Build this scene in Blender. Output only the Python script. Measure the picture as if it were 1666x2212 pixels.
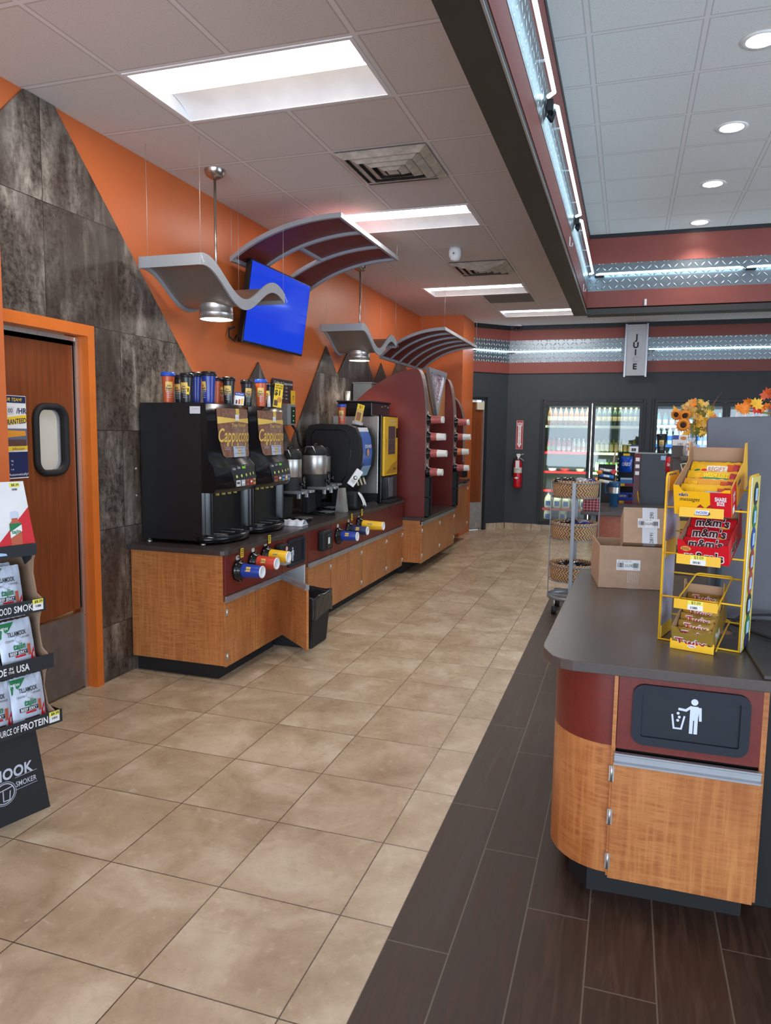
import bpy, bmesh, math, random
from mathutils import Matrix, Vector
random.seed(7)
for o in list(bpy.data.objects): bpy.data.objects.remove(o)
SC = bpy.context.scene
COL = SC.collection
# ------------------------------------------------------------------ camera
YAW, PITCH, ROLL, FPX = 0.3158, -0.1095, 0.0141, 1583.4
CAM = Vector((3.0034, -0.1606, 1.5662))
def camera():
    D = Vector((-math.sin(YAW)*math.cos(PITCH), math.cos(YAW)*math.cos(PITCH), math.sin(PITCH)))
    Rv = Vector((math.cos(YAW), math.sin(YAW), 0)); U = Rv.cross(D)
    R2 = Rv*math.cos(ROLL)+U*math.sin(ROLL); U2 = -Rv*math.sin(ROLL)+U*math.cos(ROLL)
    cd = bpy.data.cameras.new('camera'); c = bpy.data.objects.new('camera', cd); COL.objects.link(c)
    m = Matrix((R2, U2, -D)).transposed().to_4x4(); m.translation = CAM
    c.matrix_world = m
    cd.sensor_fit = 'HORIZONTAL'; cd.sensor_width = 36; cd.lens = 36*FPX/1666
    cd.clip_start = 0.02; cd.clip_end = 60
    SC.camera = c
camera()
# ------------------------------------------------------------------ exposure, world, lights
SC.view_settings.view_transform = 'Standard'; SC.view_settings.look = 'None'
SC.view_settings.gamma = 1.0; SC.view_settings.use_curve_mapping = False
SC.view_settings.exposure = 0.36
W = bpy.data.worlds.new('world'); SC.world = W; W.use_nodes = True
W.node_tree.nodes['Background'].inputs[0].default_value = (0.62, 0.78, 1.0, 1)
W.node_tree.nodes['Background'].inputs[1].default_value = 1.6
def area(name, loc, size, power, col, rot):
    l = bpy.data.lights.new(name, 'AREA'); l.shape = 'RECTANGLE'; l.size, l.size_y = size
    l.energy = power; l.color = col
    o = bpy.data.objects.new(name, l); COL.objects.link(o); o.location = loc; o.rotation_euler = rot
    return o
R90 = math.pi/2
DAY = (0.72, 0.86, 1.0)
# daylight through the three shop-front windows behind the camera and the side window
area('daylight_window', (1.35, -3.38, 1.45), (2.1, 2.3), 98, DAY, (R90+.46, 0, 0))
area('daylight_window', (3.9, -3.38, 1.45), (2.3, 2.3), 118, DAY, (R90+.46, 0, 0))
area('daylight_window', (6.4, -3.38, 1.45), (2.1, 2.3), 98, DAY, (R90+.46, 0, 0))
area('daylight_window', (7.9, 4.0, 1.5), (5.0, 2.2), 90, DAY, (R90, 0, R90))
# ------------------------------------------------------------------ mesh builder
class MB:
    def __init__(s, T=None):
        s.v = []; s.f = []; s.mi = []; s.sm = []; s.mats = []; s.T = T or Matrix.Identity(4)
    def m(s, mat):
        if mat not in s.mats: s.mats.append(mat)
        return s.mats.index(mat)
    def add(s, vs, fs, mat, smooth=False):
        b = len(s.v); i = s.m(mat)
        s.v += [s.T @ Vector(v) for v in vs]
        for k, f in enumerate(fs):
            s.f.append([b+j for j in f]); s.mi.append(i)
            s.sm.append(smooth[k] if isinstance(smooth, list) else smooth)
        return s
    def box(s, x0, x1, y0, y1, z0, z1, mat, bev=0):
        if bev:
            bm = bmesh.new(); bmesh.ops.create_cube(bm, size=1)
            for v in bm.verts: v.co = Vector(((x0+x1)/2+v.co.x*(x1-x0), (y0+y1)/2+v.co.y*(y1-y0), (z0+z1)/2+v.co.z*(z1-z0)))
            bmesh.ops.bevel(bm, geom=bm.edges[:], offset=bev, segments=2, profile=.6, affect='EDGES')
            s.bm(bm, mat); return s
        vs = [(x, y, z) for z in (z0, z1) for y in (y0, y1) for x in (x0, x1)]
        return s.add(vs, [(0,2,3,1),(4,5,7,6),(0,1,5,4),(2,6,7,3),(0,4,6,2),(1,3,7,5)], mat)
    def bm(s, bm, mat, smooth=False):
        bm.verts.index_update()
        s.add([v.co.copy() for v in bm.verts], [[v.index for v in f.verts] for f in bm.faces], mat, smooth); bm.free()
    def lathe(s, prof, mat, c=(0,0,0), M=None, seg=24, smooth=True, sx=1, sy=1, a0=0, a1=2*math.pi):
        full = abs(a1-a0-2*math.pi) < 1e-6; n = seg if full else seg+1
        M = M or Matrix.Identity(4); c = Vector(c); vs = []; fs = []
        for r, z in prof:
            for k in range(n):
                a = a0+(a1-a0)*k/seg
                vs.append(c+M@Vector((r*math.cos(a)*sx, r*math.sin(a)*sy, z)))
        for i in range(len(prof)-1):
            if prof[i] == prof[i+1]: continue
            for k in range(n if full else n-1):
                k2 = (k+1) % n
                fs.append((i*n+k, i*n+k2, (i+1)*n+k2, (i+1)*n+k))
        return s.add(vs, fs, mat, smooth)
    def cyl(s, p0, p1, r0, mat, r1=None, seg=16, caps=True, smooth=True):
        p0 = Vector(p0); p1 = Vector(p1); r1 = r0 if r1 is None else r1
        d = p1-p0; q = Vector((0,0,1)).rotation_difference(d.normalized()).to_matrix()
        vs = []; L = d.length
        for r, z in ((r0, 0), (r1, L)):
            for k in range(seg):
                a = 2*math.pi*k/seg; vs.append(p0+q@Vector((r*math.cos(a), r*math.sin(a), z)))
        fs = [(k, (k+1)%seg, seg+(k+1)%seg, seg+k) for k in range(seg)]; sm = [smooth]*seg
        if caps: fs += [list(range(seg))[::-1], list(range(seg, 2*seg))]; sm += [False, False]
        return s.add(vs, fs, mat, sm)
    def ell(s, c, rx, ry, rz, mat, seg=16, M=None):
        pr = [(math.sin(math.pi*i/10), -math.cos(math.pi*i/10)) for i in range(11)]
        pr[0] = (1e-4, -1); pr[-1] = (1e-4, 1)
        S = Matrix.Diagonal((rx, ry, rz, 1)); M = (M or Matrix.Identity(4)) @ S
        return s.lathe(pr, mat, c, M, seg)
    def prism(s, poly, lo, hi, mat, ax='x', smooth=False):
        def P(a, b, h): return {'x': (h, a, b), 'y': (a, h, b), 'z': (a, b, h)}[ax]
        n = len(poly); vs = [P(a, b, lo) for a, b in poly]+[P(a, b, hi) for a, b in poly]
        fs = [list(range(n))[::-1], list(range(n, 2*n))]+[(i, (i+1)%n, n+(i+1)%n, n+i) for i in range(n)]
        return s.add(vs, fs, mat, [False, False]+[smooth]*n)
    def tube(s, pts, r, mat, seg=8, closed=False, smooth=True):
        pts = [Vector(p) for p in pts]; n = len(pts); vs = []; fs = []; up = None
        for i, p in enumerate(pts):
            a = pts[i-1] if (i > 0 or closed) else p; b = pts[(i+1) % n] if (i < n-1 or closed) else p
            t = (b-a).normalized()
            if up is None: up = Vector((0,0,1)) if abs(t.z) < .9 else Vector((1,0,0))
            x = up.cross(t).normalized(); y = t.cross(x).normalized(); up = y
            rr = r[i] if isinstance(r, (list, tuple)) else r
            for k in range(seg):
                q = 2*math.pi*k/seg; vs.append(p+(x*math.cos(q)+y*math.sin(q))*rr)
        for i in range(n if closed else n-1):
            j = (i+1) % n
            for k in range(seg): fs.append((i*seg+k, i*seg+(k+1)%seg, j*seg+(k+1)%seg, j*seg+k))
        sm = [smooth]*len(fs)
        if not closed: fs += [list(range(seg))[::-1], list(range((n-1)*seg, n*seg))]; sm += [False]*2
        return s.add(vs, fs, mat, sm)
    def sheet(s, rows, mat, smooth=True):
        n = len(rows[0]); vs = [p for r in rows for p in r]
        fs = [(i*n+j, i*n+j+1, (i+1)*n+j+1, (i+1)*n+j) for i in range(len(rows)-1) for j in range(n-1)]
        return s.add(vs, fs, mat, smooth)
    def quad(s, a, b, c, d, mat): return s.add([a, b, c, d], [(0,1,2,3)], mat)
    def poly(s, o, ux, uy, pts, mat, off=0.0):
        o = Vector(o); ux = Vector(ux); uy = Vector(uy); n = ux.cross(uy).normalized()*off
        return s.add([o+ux*a+uy*b+n for a, b in pts], [list(range(len(pts)))], mat)
    def rect(s, o, ux, uy, a0, a1, b0, b1, mat, off=0.0):
        return s.poly(o, ux, uy, [(a0,b0),(a1,b0),(a1,b1),(a0,b1)], mat, off)
    def disc(s, o, ux, uy, cx, cy, rx, mat, off=0.0, ry=None, seg=16):
        ry = ry or rx
        return s.poly(o, ux, uy, [(cx+rx*math.cos(2*math.pi*k/seg), cy+ry*math.sin(2*math.pi*k/seg)) for k in range(seg)], mat, off)
    def ring(s, o, ux, uy, cx, cy, r0, r1, mat, off=0.0, seg=24, a0=0, a1=360):
        o = Vector(o); ux = Vector(ux); uy = Vector(uy); n = ux.cross(uy).normalized()*off; vs = []
        for k in range(seg+1):
            a = math.radians(a0+(a1-a0)*k/seg)
            for r in (r0, r1): vs.append(o+ux*(cx+r*math.cos(a))+uy*(cy+r*math.sin(a))+n)
        return s.add(vs, [(2*k, 2*k+2, 2*k+3, 2*k+1) for k in range(seg)], mat)
    def line(s, o, ux, uy, pts, w, mat, off=0.0):
        for (a, b), (c, d) in zip(pts, pts[1:]):
            t = Vector((c-a, d-b)); L = t.length
            if L < 1e-9: continue
            t /= L; nx, ny = -t.y*w/2, t.x*w/2; e = w*.35
            a_, b_, c_, d_ = a-t.x*e, b-t.y*e, c+t.x*e, d+t.y*e
            s.poly(o, ux, uy, [(a_-nx, b_-ny), (c_-nx, d_-ny), (c_+nx, d_+ny), (a_+nx, b_+ny)], mat, off)
        return s
    def text(s, o, ux, uy, txt, h, mat, w=None, cx=0, cy=0, off=.0008, bold=0.0, shear=0.0, fn=None, align='c'):
        """flat lettering, cap height h, centred (or left aligned) at (cx, cy); w stretches to a width"""
        vs, fs = glyphs(txt, bold, shear)
        if not vs: return s
        x0 = min(v[0] for v in vs); x1 = max(v[0] for v in vs)
        k = h/0.69; kx = (w/(x1-x0)) if w else k
        o = Vector(o); ux = Vector(ux); uy = Vector(uy); n = ux.cross(uy).normalized()*off
        out = []
        for x, y in vs:
            X = (x-x0)*kx-(0 if align == 'l' else (x1-x0)*kx/2)+cx; Y = (y-.345)*k+cy
            out.append(fn(X, Y) if fn else o+ux*X+uy*Y+n)
        return s.add(out, fs, mat)
    def build(s, name, parent=None, world=True, kind=None, label=None, bevel=0):
        me = bpy.data.meshes.new(name)
        vs = s.v
        if parent is not None and world:
            inv = WM[root_of(parent)].inverted(); vs = [inv@v for v in vs]
        me.from_pydata([tuple(v) for v in vs], [], s.f)
        for mt in s.mats: me.materials.append(mt)
        me.polygons.foreach_set('material_index', s.mi); me.polygons.foreach_set('use_smooth', s.sm)
        me.update()
        bm = bmesh.new(); bm.from_mesh(me); bmesh.ops.recalc_face_normals(bm, faces=bm.faces[:]); bm.to_mesh(me); bm.free()
        o = bpy.data.objects.new(name, me); COL.objects.link(o)
        if parent is not None: o.parent = parent
        if kind: o['kind'] = kind
        if label: o['label'] = label
        if bevel:
            b = o.modifiers.new('bevel', 'BEVEL'); b.width = bevel; b.segments = 2; b.limit_method = 'ANGLE'
        return o
WM = {}
def root_of(o):
    while o.parent is not None: o = o.parent
    return o.name
_g = {}
def glyphs(txt, bold, shear):
    key = (txt, bold, shear)
    if key not in _g:
        c = bpy.data.curves.new('lettering', 'FONT'); c.body = txt; c.offset = bold; c.shear = shear; c.resolution_u = 3; c.space_character = 1+bold*1.5
        o = bpy.data.objects.new('lettering', c)
        me = bpy.data.meshes.new_from_object(o)
        _g[key] = ([(v.co.x, v.co.y) for v in me.vertices], [tuple(p.vertices) for p in me.polygons])
        bpy.data.objects.remove(o); bpy.data.curves.remove(c); bpy.data.meshes.remove(me)
    return _g[key]
def thing(name, label, cat, loc=(0,0,0), rz=0.0, group=None, kind=None):
    o = bpy.data.objects.new(name, None); COL.objects.link(o); o.empty_display_size = .05
    o.location = loc; o.rotation_euler = (0, 0, rz)
    if label: o['label'] = label
    if cat: o['category'] = cat
    if group: o['group'] = group
    if kind: o['kind'] = kind
    WM[o.name] = Matrix.Translation(loc) @ Matrix.Rotation(rz, 4, 'Z')
    return o
def tag(o, label, cat, group=None, kind=None):
    o['label'] = label; o['category'] = cat
    if group: o['group'] = group
    if kind: o['kind'] = kind
    return o
def dup(root, loc, rz=None, label=None, group=None):
    def cp(o, par):
        c = o.copy(); COL.objects.link(c)
        if par is not None: c.parent = par
        for ch in list(o.children): cp(ch, c)
        return c
    r = cp(root, None); r.location = loc
    if rz is not None: r.rotation_euler = (0, 0, rz)
    if label: r['label'] = label
    if group: r['group'] = group
    WM[r.name] = Matrix.Translation(loc) @ r.rotation_euler.to_matrix().to_4x4()
    return r
def rotM(ax, a, c=(0,0,0)):
    c = Vector(c); return Matrix.Translation(c) @ Matrix.Rotation(a, 4, ax) @ Matrix.Translation(-c)
X3, Y3, Z3 = Vector((1,0,0)), Vector((0,1,0)), Vector((0,0,1))
# ------------------------------------------------------------------ materials
def srgb(c):
    return tuple(((x/255)/12.92 if x/255 <= .04045 else ((x/255+.055)/1.055)**2.4) for x in c)+(1,)
class NT:
    def __init__(s, name):
        s.mat = bpy.data.materials.new(name); s.mat.use_nodes = True; s.t = s.mat.node_tree; s.n = s.t.nodes
        s.b = s.n['Principled BSDF']; s.out = s.n['Material Output']
    def node(s, typ, **kw):
        n = s.n.new(typ)
        for k, v in kw.items(): setattr(n, k, v)
        return n
    def ln(s, a, b): s.t.links.new(a, b); return s
    def inp(s, node, key, v):
        if isinstance(v, bpy.types.NodeSocket): s.t.links.new(v, node.inputs[key])
        elif v is not None: node.inputs[key].default_value = v
    def co(s, scale=(1,1,1), loc=(0,0,0), rot=(0,0,0)):
        tc = s.node('ShaderNodeTexCoord'); mp = s.node('ShaderNodeMapping')
        mp.inputs['Scale'].default_value = scale; mp.inputs['Location'].default_value = loc; mp.inputs['Rotation'].default_value = rot
        s.ln(tc.outputs['Object'], mp.inputs['Vector']); return mp.outputs[0]
    def noise(s, vec, scale, detail=3, rough=.5, dist=0):
        n = s.node('ShaderNodeTexNoise'); s.ln(vec, n.inputs['Vector']); n.inputs['Scale'].default_value = scale
        n.inputs['Detail'].default_value = detail; n.inputs['Roughness'].default_value = rough; n.inputs['Distortion'].default_value = dist
        return n.outputs['Fac']
    def ramp(s, fac, stops):
        r = s.node('ShaderNodeValToRGB'); s.ln(fac, r.inputs[0]); e = r.color_ramp.elements
        while len(e) < len(stops): e.new(.5)
        for k, (p, c) in enumerate(stops):
            e[k].position = p; e[k].color = c if len(c) == 4 else srgb(c)
        return r.outputs[0]
    def math(s, op, a, b=None, c=None, clamp=False):
        n = s.node('ShaderNodeMath', operation=op); n.use_clamp = clamp
        for i, v in enumerate((a, b, c)): s.inp(n, i, v) if v is not None else None
        return n.outputs[0]
    def mix(s, fac, a, b, typ='MIX'):
        n = s.node('ShaderNodeMix', data_type='RGBA', blend_type=typ)
        s.inp(n, 0, fac); s.inp(n, 6, a); s.inp(n, 7, b); return n.outputs[2]
    def xyz(s, vec):
        n = s.node('ShaderNodeSeparateXYZ'); s.ln(vec, n.inputs[0]); return n.outputs
    def bump(s, h, strength=.3, dist=.01):
        n = s.node('ShaderNodeBump'); n.inputs['Strength'].default_value = strength; n.inputs['Distance'].default_value = dist
        s.ln(h, n.inputs['Height']); s.ln(n.outputs[0], s.b.inputs['Normal'])
    def set(s, color=None, rough=None, metal=None, **kw):
        if color is not None: s.inp(s.b, 'Base Color', color)
        if rough is not None: s.inp(s.b, 'Roughness', rough)
        if metal is not None: s.inp(s.b, 'Metallic', metal)
        for k, v in kw.items(): s.inp(s.b, k, v)
        return s.mat
_m = {}
def M(name, rgb, rough=.5, metal=0.0, var=.06, vs=6, bump=0, **kw):
    """plain surface with a faint procedural mottle"""
    if name in _m: return _m[name]
    t = NT(name); v = t.co(); n = t.noise(v, vs, 3)
    a = srgb(rgb); lo = tuple(x*(1-var) for x in a[:3])+(1,); hi = tuple(min(1, x*(1+var)) for x in a[:3])+(1,)
    t.set(t.ramp(n, [(.3, lo), (.7, hi)]), rough, metal, **kw)
    if bump: t.bump(t.noise(v, 90, 2), bump, .002)
    _m[name] = t.mat; return t.mat
def EM(name, rgb, strength):
    if name in _m: return _m[name]
    t = NT(name); t.set(srgb(rgb), .5); t.b.inputs['Emission Color'].default_value = srgb(rgb); t.b.inputs['Emission Strength'].default_value = strength
    _m[name] = t.mat; return t.mat
def grid(t, X, Y, x0, y0, sx, sy, w, offrow=None):
    """grout mask (1 on the line) and cell ids; offrow shifts each column of cells"""
    cx = t.math('DIVIDE', t.math('SUBTRACT', X, x0), sx); ix = t.math('FLOOR', cx); fx = t.math('FRACT', cx)
    yy = t.math('SUBTRACT', Y, y0)
    if offrow: yy = t.math('ADD', yy, t.math('MULTIPLY', ix, offrow))
    cy = t.math('DIVIDE', yy, sy); iy = t.math('FLOOR', cy); fy = t.math('FRACT', cy)
    dx = t.math('MULTIPLY', t.math('MINIMUM', fx, t.math('SUBTRACT', 1.0, fx)), sx)
    dy = t.math('MULTIPLY', t.math('MINIMUM', fy, t.math('SUBTRACT', 1.0, fy)), sy)
    g = t.math('LESS_THAN', t.math('MINIMUM', dx, dy), w/2)
    wn = t.node('ShaderNodeTexWhiteNoise'); cb = t.node('ShaderNodeCombineXYZ'); t.ln(ix, cb.inputs[0]); t.ln(iy, cb.inputs[1]); t.ln(cb.outputs[0], wn.inputs[0])
    return g, wn.outputs['Value'], wn.outputs['Color']
def shiftvec(t, vec, col, k):
    a = t.node('ShaderNodeVectorMath', operation='SCALE'); t.ln(col, a.inputs[0]); a.inputs['Scale'].default_value = k
    b = t.node('ShaderNodeVectorMath', operation='ADD'); t.ln(vec, b.inputs[0]); t.ln(a.outputs[0], b.inputs[1]); return b.outputs[0]
def mat_floor():
    t = NT('travertine_tile'); v = t.co(); x, y, z = t.xyz(v)
    g, r, c = grid(t, x, y, .8484, 1.4685, .447, .447, .0045)
    v2 = shiftvec(t, v, c, 7)
    n1 = t.noise(v2, 3.2, 6, .62, .6); n2 = t.noise(v2, 22, 5, .65, .3)
    sc = t.node('ShaderNodeMapping'); sc.inputs['Scale'].default_value = (1, 3.0, 1); t.ln(v2, sc.inputs[0])
    n3 = t.noise(sc.outputs[0], 9, 6, .7, .8)
    col = t.ramp(n1, [(.3, (158,136,108)), (.5, (184,164,136)), (.7, (210,195,170))])
    col = t.mix(t.math('MULTIPLY', t.math('SUBTRACT', n3, .54, clamp=True), 1.8, clamp=True), col, srgb((160,135,104)))
    col = t.mix(t.math('MULTIPLY', t.math('SUBTRACT', n2, .6, clamp=True), 4.0, clamp=True), col, srgb((226,210,186)))
    col = t.mix(t.math('MULTIPLY', r, .12), col, srgb((168,142,112)))
    col = t.mix(g, col, srgb((92,76,62)))
    t.set(col, t.ramp(n2, [(.3, (.22,.22,.22,1)), (.8, (.42,.42,.42,1))]))
    t.bump(t.math('SUBTRACT', n3, t.math('MULTIPLY', g, .6)), .12, .004)
    return t.mat
def mat_plank():
    t = NT('dark_wood_plank_tile'); v = t.co(); x, y, z = t.xyz(v)
    g, r, c = grid(t, x, y, 2.367, 1.857, .197, .8975, .005, .299)
    v2 = shiftvec(t, v, c, 9)
    sc = t.node('ShaderNodeMapping'); sc.inputs['Scale'].default_value = (1, .09, 1); t.ln(v2, sc.inputs[0])
    n1 = t.noise(sc.outputs[0], 34, 6, .6, 1.2); n2 = t.noise(v2, 5, 4, .6)
    col = t.ramp(n1, [(.32, (36,23,16)), (.5, (54,36,26)), (.68, (76,54,40))])
    col = t.mix(t.math('MULTIPLY', n2, .5), col, srgb((62,38,26)))
    col = t.mix(t.math('MULTIPLY', r, .3), col, srgb((48,40,35)))
    col = t.mix(g, col, srgb((98,88,76)))
    t.set(col, t.ramp(n1, [(.3, (.4,.4,.4,1)), (.7, (.58,.58,.58,1))])); t.bump(t.math('SUBTRACT', n1, g), .25, .003)
    return t.mat
def mat_slate():
    t = NT('oxidised_metal_wall_tile'); v = t.co(); x, y, z = t.xyz(v)
    g, r, c = grid(t, y, z, 3.09, .348, .6, .6, .004)
    v2 = shiftvec(t, v, c, 5)
    sc = t.node('ShaderNodeMapping'); sc.inputs['Scale'].default_value = (1, 1, .3); t.ln(v2, sc.inputs[0])
    n1 = t.noise(sc.outputs[0], 7, 7, .68, .5); n2 = t.noise(v2, 28, 6, .7, .4); n0 = t.noise(sc.outputs[0], 2.2, 4, .6)
    a = t.ramp(n1, [(.3, (38,29,25)), (.46, (66,54,47)), (.56, (120,110,100)), (.68, (172,164,154))])
    b = t.ramp(n2, [(.38, (50,38,32)), (.62, (150,140,128))])
    col = t.mix(.35, a, b)
    col = t.mix(t.ramp(n0, [(.36, (.9,.9,.9,1)), (.56, (0,0,0,1))]), col, srgb((62,48,40)))
    col = t.mix(g, col, srgb((44,36,32)))
    t.set(col, t.ramp(n2, [(.3, (.26,.26,.26,1)), (.7, (.46,.46,.46,1))]), .15)
    t.bump(t.math('SUBTRACT', n2, g), .12, .004)
    return t.mat
def mat_ceiling(name, x0, y0, sx, base):
    t = NT(name); v = t.co(); x, y, z = t.xyz(v)
    g, r, c = grid(t, x, y, x0, y0, sx, .61, .024); edge_shade, _, _ = grid(t, x, y, x0, y0, sx, .61, .040)
    n = t.noise(v, 160, 2, .8); n2 = t.noise(v, 3, 2)
    col = t.ramp(n, [(.3, tuple(int(k*.80) for k in base)), (.42, base)])
    col = t.mix(t.math('MULTIPLY', n2, .12), col, srgb(tuple(int(k*.85) for k in base)))
    col = t.mix(t.math('MULTIPLY', edge_shade, .35), col, srgb((120,112,106))); col = t.mix(g, col, srgb((226,222,220)))  # wider dark line paints the T-bars' shadow edges onto the tiles
    t.set(col, .85); t.bump(t.math('ADD', t.math('MULTIPLY', n, .25), t.math('MULTIPLY', g, 1.0)), .6, .006)
    return t.mat
def mat_wood(name, dark, mid, light, s=1.0, along='z', rough=.32, fig=False):
    """figured maple veneer / cherry door: grain along one axis with cross ripple"""
    t = NT(name)
    scl = {'z': (1, 1, .06), 'x': (.06, 1, 1), 'y': (1, .06, 1)}[along]
    v = t.co(scl); n1 = t.noise(v, 60*s, 5, .6, .3); vo = t.co()
    big = t.noise(vo, 3, 3)
    col = t.ramp(n1, [(.3, dark), (.5, mid), (.72, light)])
    if fig:
        cs = {'z': (.10, .10, 1), 'x': (1, .10, .10), 'y': (.10, 1, .10)}[along]
        w = t.noise(t.co(cs), 100*s, 3, .55, .7)
        w = t.ramp(w, [(.36, (0,0,0,1)), (.62, (1,1,1,1))])
        pt = t.noise(t.co((1, 1, .25)), 7, 2)
        col = t.mix(t.math('MULTIPLY', w, t.ramp(pt, [(.35, (.25,.25,.25,1)), (.6, (.85,.85,.85,1))])), col, srgb(light))
        col = t.mix(.25, col, t.ramp(big, [(.3, dark), (.7, light)]))
    else: col = t.mix(.25, col, t.ramp(big, [(.3, dark), (.7, light)]))
    t.set(col, rough); return t.mat
def mat_diamond():
    t = NT('diamond_plate'); v = t.co(); x, y, z = t.xyz(v)
    hxy = t.math('ADD', x, y)
    u = t.math('MULTIPLY', hxy, 15.0); w = t.math('MULTIPLY', z, 15.0)
    iu = t.math('FLOOR', u); iw = t.math('FLOOR', w)
    fu = t.math('SUBTRACT', t.math('FRACT', u), .5); fw = t.math('SUBTRACT', t.math('FRACT', w), .5)
    par = t.math('SUBTRACT', t.math('MULTIPLY', t.math('PINGPONG', t.math('ADD', iu, iw), 1.0), 2.0), 1.0)
    a = t.math('ADD', t.math('MULTIPLY', fu, par), fw); b = t.math('SUBTRACT', t.math('MULTIPLY', fu, par), fw)
    d = t.math('ADD', t.math('POWER', t.math('ABSOLUTE', t.math('DIVIDE', a, .62)), 2.0), t.math('POWER', t.math('ABSOLUTE', t.math('DIVIDE', b, .2)), 2.0))
    h = t.math('SUBTRACT', 1.0, d, clamp=True)
    t.set(t.ramp(h, [(0, (128,136,142)), (.6, (236,240,242))]), .3, .8)  # raised lozenges coloured brighter than the plate, a painted glint
    t.bump(h, 1.0, .012)
    return t.mat
def mat_wicker():
    t = NT('woven_water_hyacinth'); v = t.co(); x, y, z = t.xyz(v)
    an = t.math('ARCTAN2', y, x); u = t.math('MULTIPLY', an, 7.0); w = t.math('MULTIPLY', z, 38.0)
    iw = t.math('FLOOR', w); sg = t.math('SUBTRACT', t.math('MULTIPLY', t.math('PINGPONG', iw, 1.0), 2.0), 1.0)
    ph = t.math('ADD', t.math('MULTIPLY', t.math('FRACT', w), sg), u)
    h = t.math('ABSOLUTE', t.math('SINE', t.math('MULTIPLY', ph, 3.14159)))
    n = t.noise(v, 50, 4)
    col = t.ramp(t.math('ADD', t.math('MULTIPLY', h, .55), t.math('MULTIPLY', n, .6)), [(.2, (88,58,38)), (.5, (172,128,86)), (.9, (222,184,140))])
    t.set(col, .8); t.bump(h, .9, .01); return t.mat
def mat_hammered():
    t = NT('embossed_bronze_metal'); v = t.co(); n = t.noise(v, 120, 2, .4)
    t.set(srgb((172,158,146)), .42, .8); t.bump(n, .5, .004); return t.mat
def mat_brushed(name, rgb, rough=.25, metal=.9):
    t = NT(name); v = t.co((1, 1, .02)); n = t.noise(v, 80, 3)
    a = srgb(rgb); t.set(t.ramp(n, [(.3, tuple(k*.85 for k in a[:3])+(1,)), (.7, a)]), rough, metal); return t.mat
def mat_clear(name='clear_plastic', rgb=(235,240,245), alpha=.25, rough=.08):
    if name in _m: return _m[name]
    t = NT(name); tr = t.node('ShaderNodeBsdfTransparent'); mx = t.node('ShaderNodeMixShader')
    t.set(srgb(rgb), rough); mx.inputs[0].default_value = alpha
    t.ln(tr.outputs[0], mx.inputs[1]); t.ln(t.b.outputs[0], mx.inputs[2]); t.ln(mx.outputs[0], t.out.inputs['Surface'])
    _m[name] = t.mat; return t.mat
def mat_glass():
    """door pane: see-through, mirror-like at the surface"""
    t = NT('cooler_glass'); tr = t.node('ShaderNodeBsdfTransparent'); gl = t.node('ShaderNodeBsdfGlossy'); fr = t.node('ShaderNodeFresnel'); mx = t.node('ShaderNodeMixShader')
    gl.inputs['Roughness'].default_value = .02; fr.inputs[0].default_value = 1.48
    tr.inputs[0].default_value = (.93, .97, .95, 1)
    t.ln(fr.outputs[0], mx.inputs[0]); t.ln(tr.outputs[0], mx.inputs[1]); t.ln(gl.outputs[0], mx.inputs[2]); t.ln(mx.outputs[0], t.out.inputs['Surface'])
    return t.mat
FLOOR, PLANK, SLATE = mat_floor(), mat_plank(), mat_slate()
CEIL1 = mat_ceiling('ceiling_tile_warm', .5786, 2.9914, .61, (218,211,206))
CEIL2 = mat_ceiling('ceiling_tile_white', 2.70, 2.387, .595, (228,228,224))
MAPLE = mat_wood('figured_maple', (142,79,39), (166,98,50), (200,136,79), 1, 'z', .35, True)
CHERRY = mat_wood('cherry_veneer_door', (104,50,22), (124,62,28), (140,76,36), .8, 'z', .3)
DIAMOND, WICKER, HAMMER = mat_diamond(), mat_wicker(), mat_hammered()
STEEL = mat_brushed('brushed_steel', (214,210,204), .36); SCUFF = M('scuffed_stainless', (128,122,116), .42, .7, .15, 14, .1)
NICKEL = M('brushed_nickel', (176,168,158), .25, .9); ALU = M('satin_aluminium', (186,190,196), .34, .75); GREYP = M('silver_grey_paint', (158,160,164), .45, .15)
ORANGE = M('orange_paint', (206,106,52), .42, 0, .03); ORANGE2 = M('bright_orange_frame_paint', (216,112,38), .35)
REDP = M('oxblood_laminate', (106,35,27), .38, 0, .12, 60); REDF = M('brick_red_fascia', (136,66,56), .5, 0, .05); REDD = M('maroon_panel', (110,44,38), .45)
BLKW = M('charcoal_wall_paint', (50,55,60), .55); BLKT = M('black_trim', (26,27,30), .45); TOPM = M('dark_brown_worktop', (62,54,52), .28, 0, .12, 40)
TOPG = M('taupe_worktop', (80,72,68), .27, 0, .05, 60); BEAMM = M('dark_olive_beam', (50,48,43), .5)
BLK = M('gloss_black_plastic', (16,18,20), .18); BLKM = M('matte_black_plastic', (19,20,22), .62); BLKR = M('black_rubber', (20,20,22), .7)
WHITE = M('white_plastic', (228,230,232), .4); PAPER = M('white_paper', (232,233,232), .7); TAGY = M('shelf_tag_yellow', (236,228,92), .6); CREAM = M('cream_plastic', (214,206,178), .5)
YEL = M('yellow_enamel', (238,186,28), .35); YELC = M('yellow_card', (238,200,40), .6); BLUE = M('royal_blue', (26,58,150), .35); NAVY = M('navy_blue', (28,38,84), .4)
RED = M('bright_red', (206,26,34), .35); ORG = M('cup_orange', (190,84,40), .35); GREEN = M('leaf_green', (24,116,66), .5); LGREEN = M('lime_green', (120,180,60), .4)
CARD = M('corrugated_cardboard', (176,146,120), .8, 0, .06, 30); DGREY = M('dark_grey_board', (48,50,52), .6); INK = M('black_ink', (22,22,26), .6)
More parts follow.
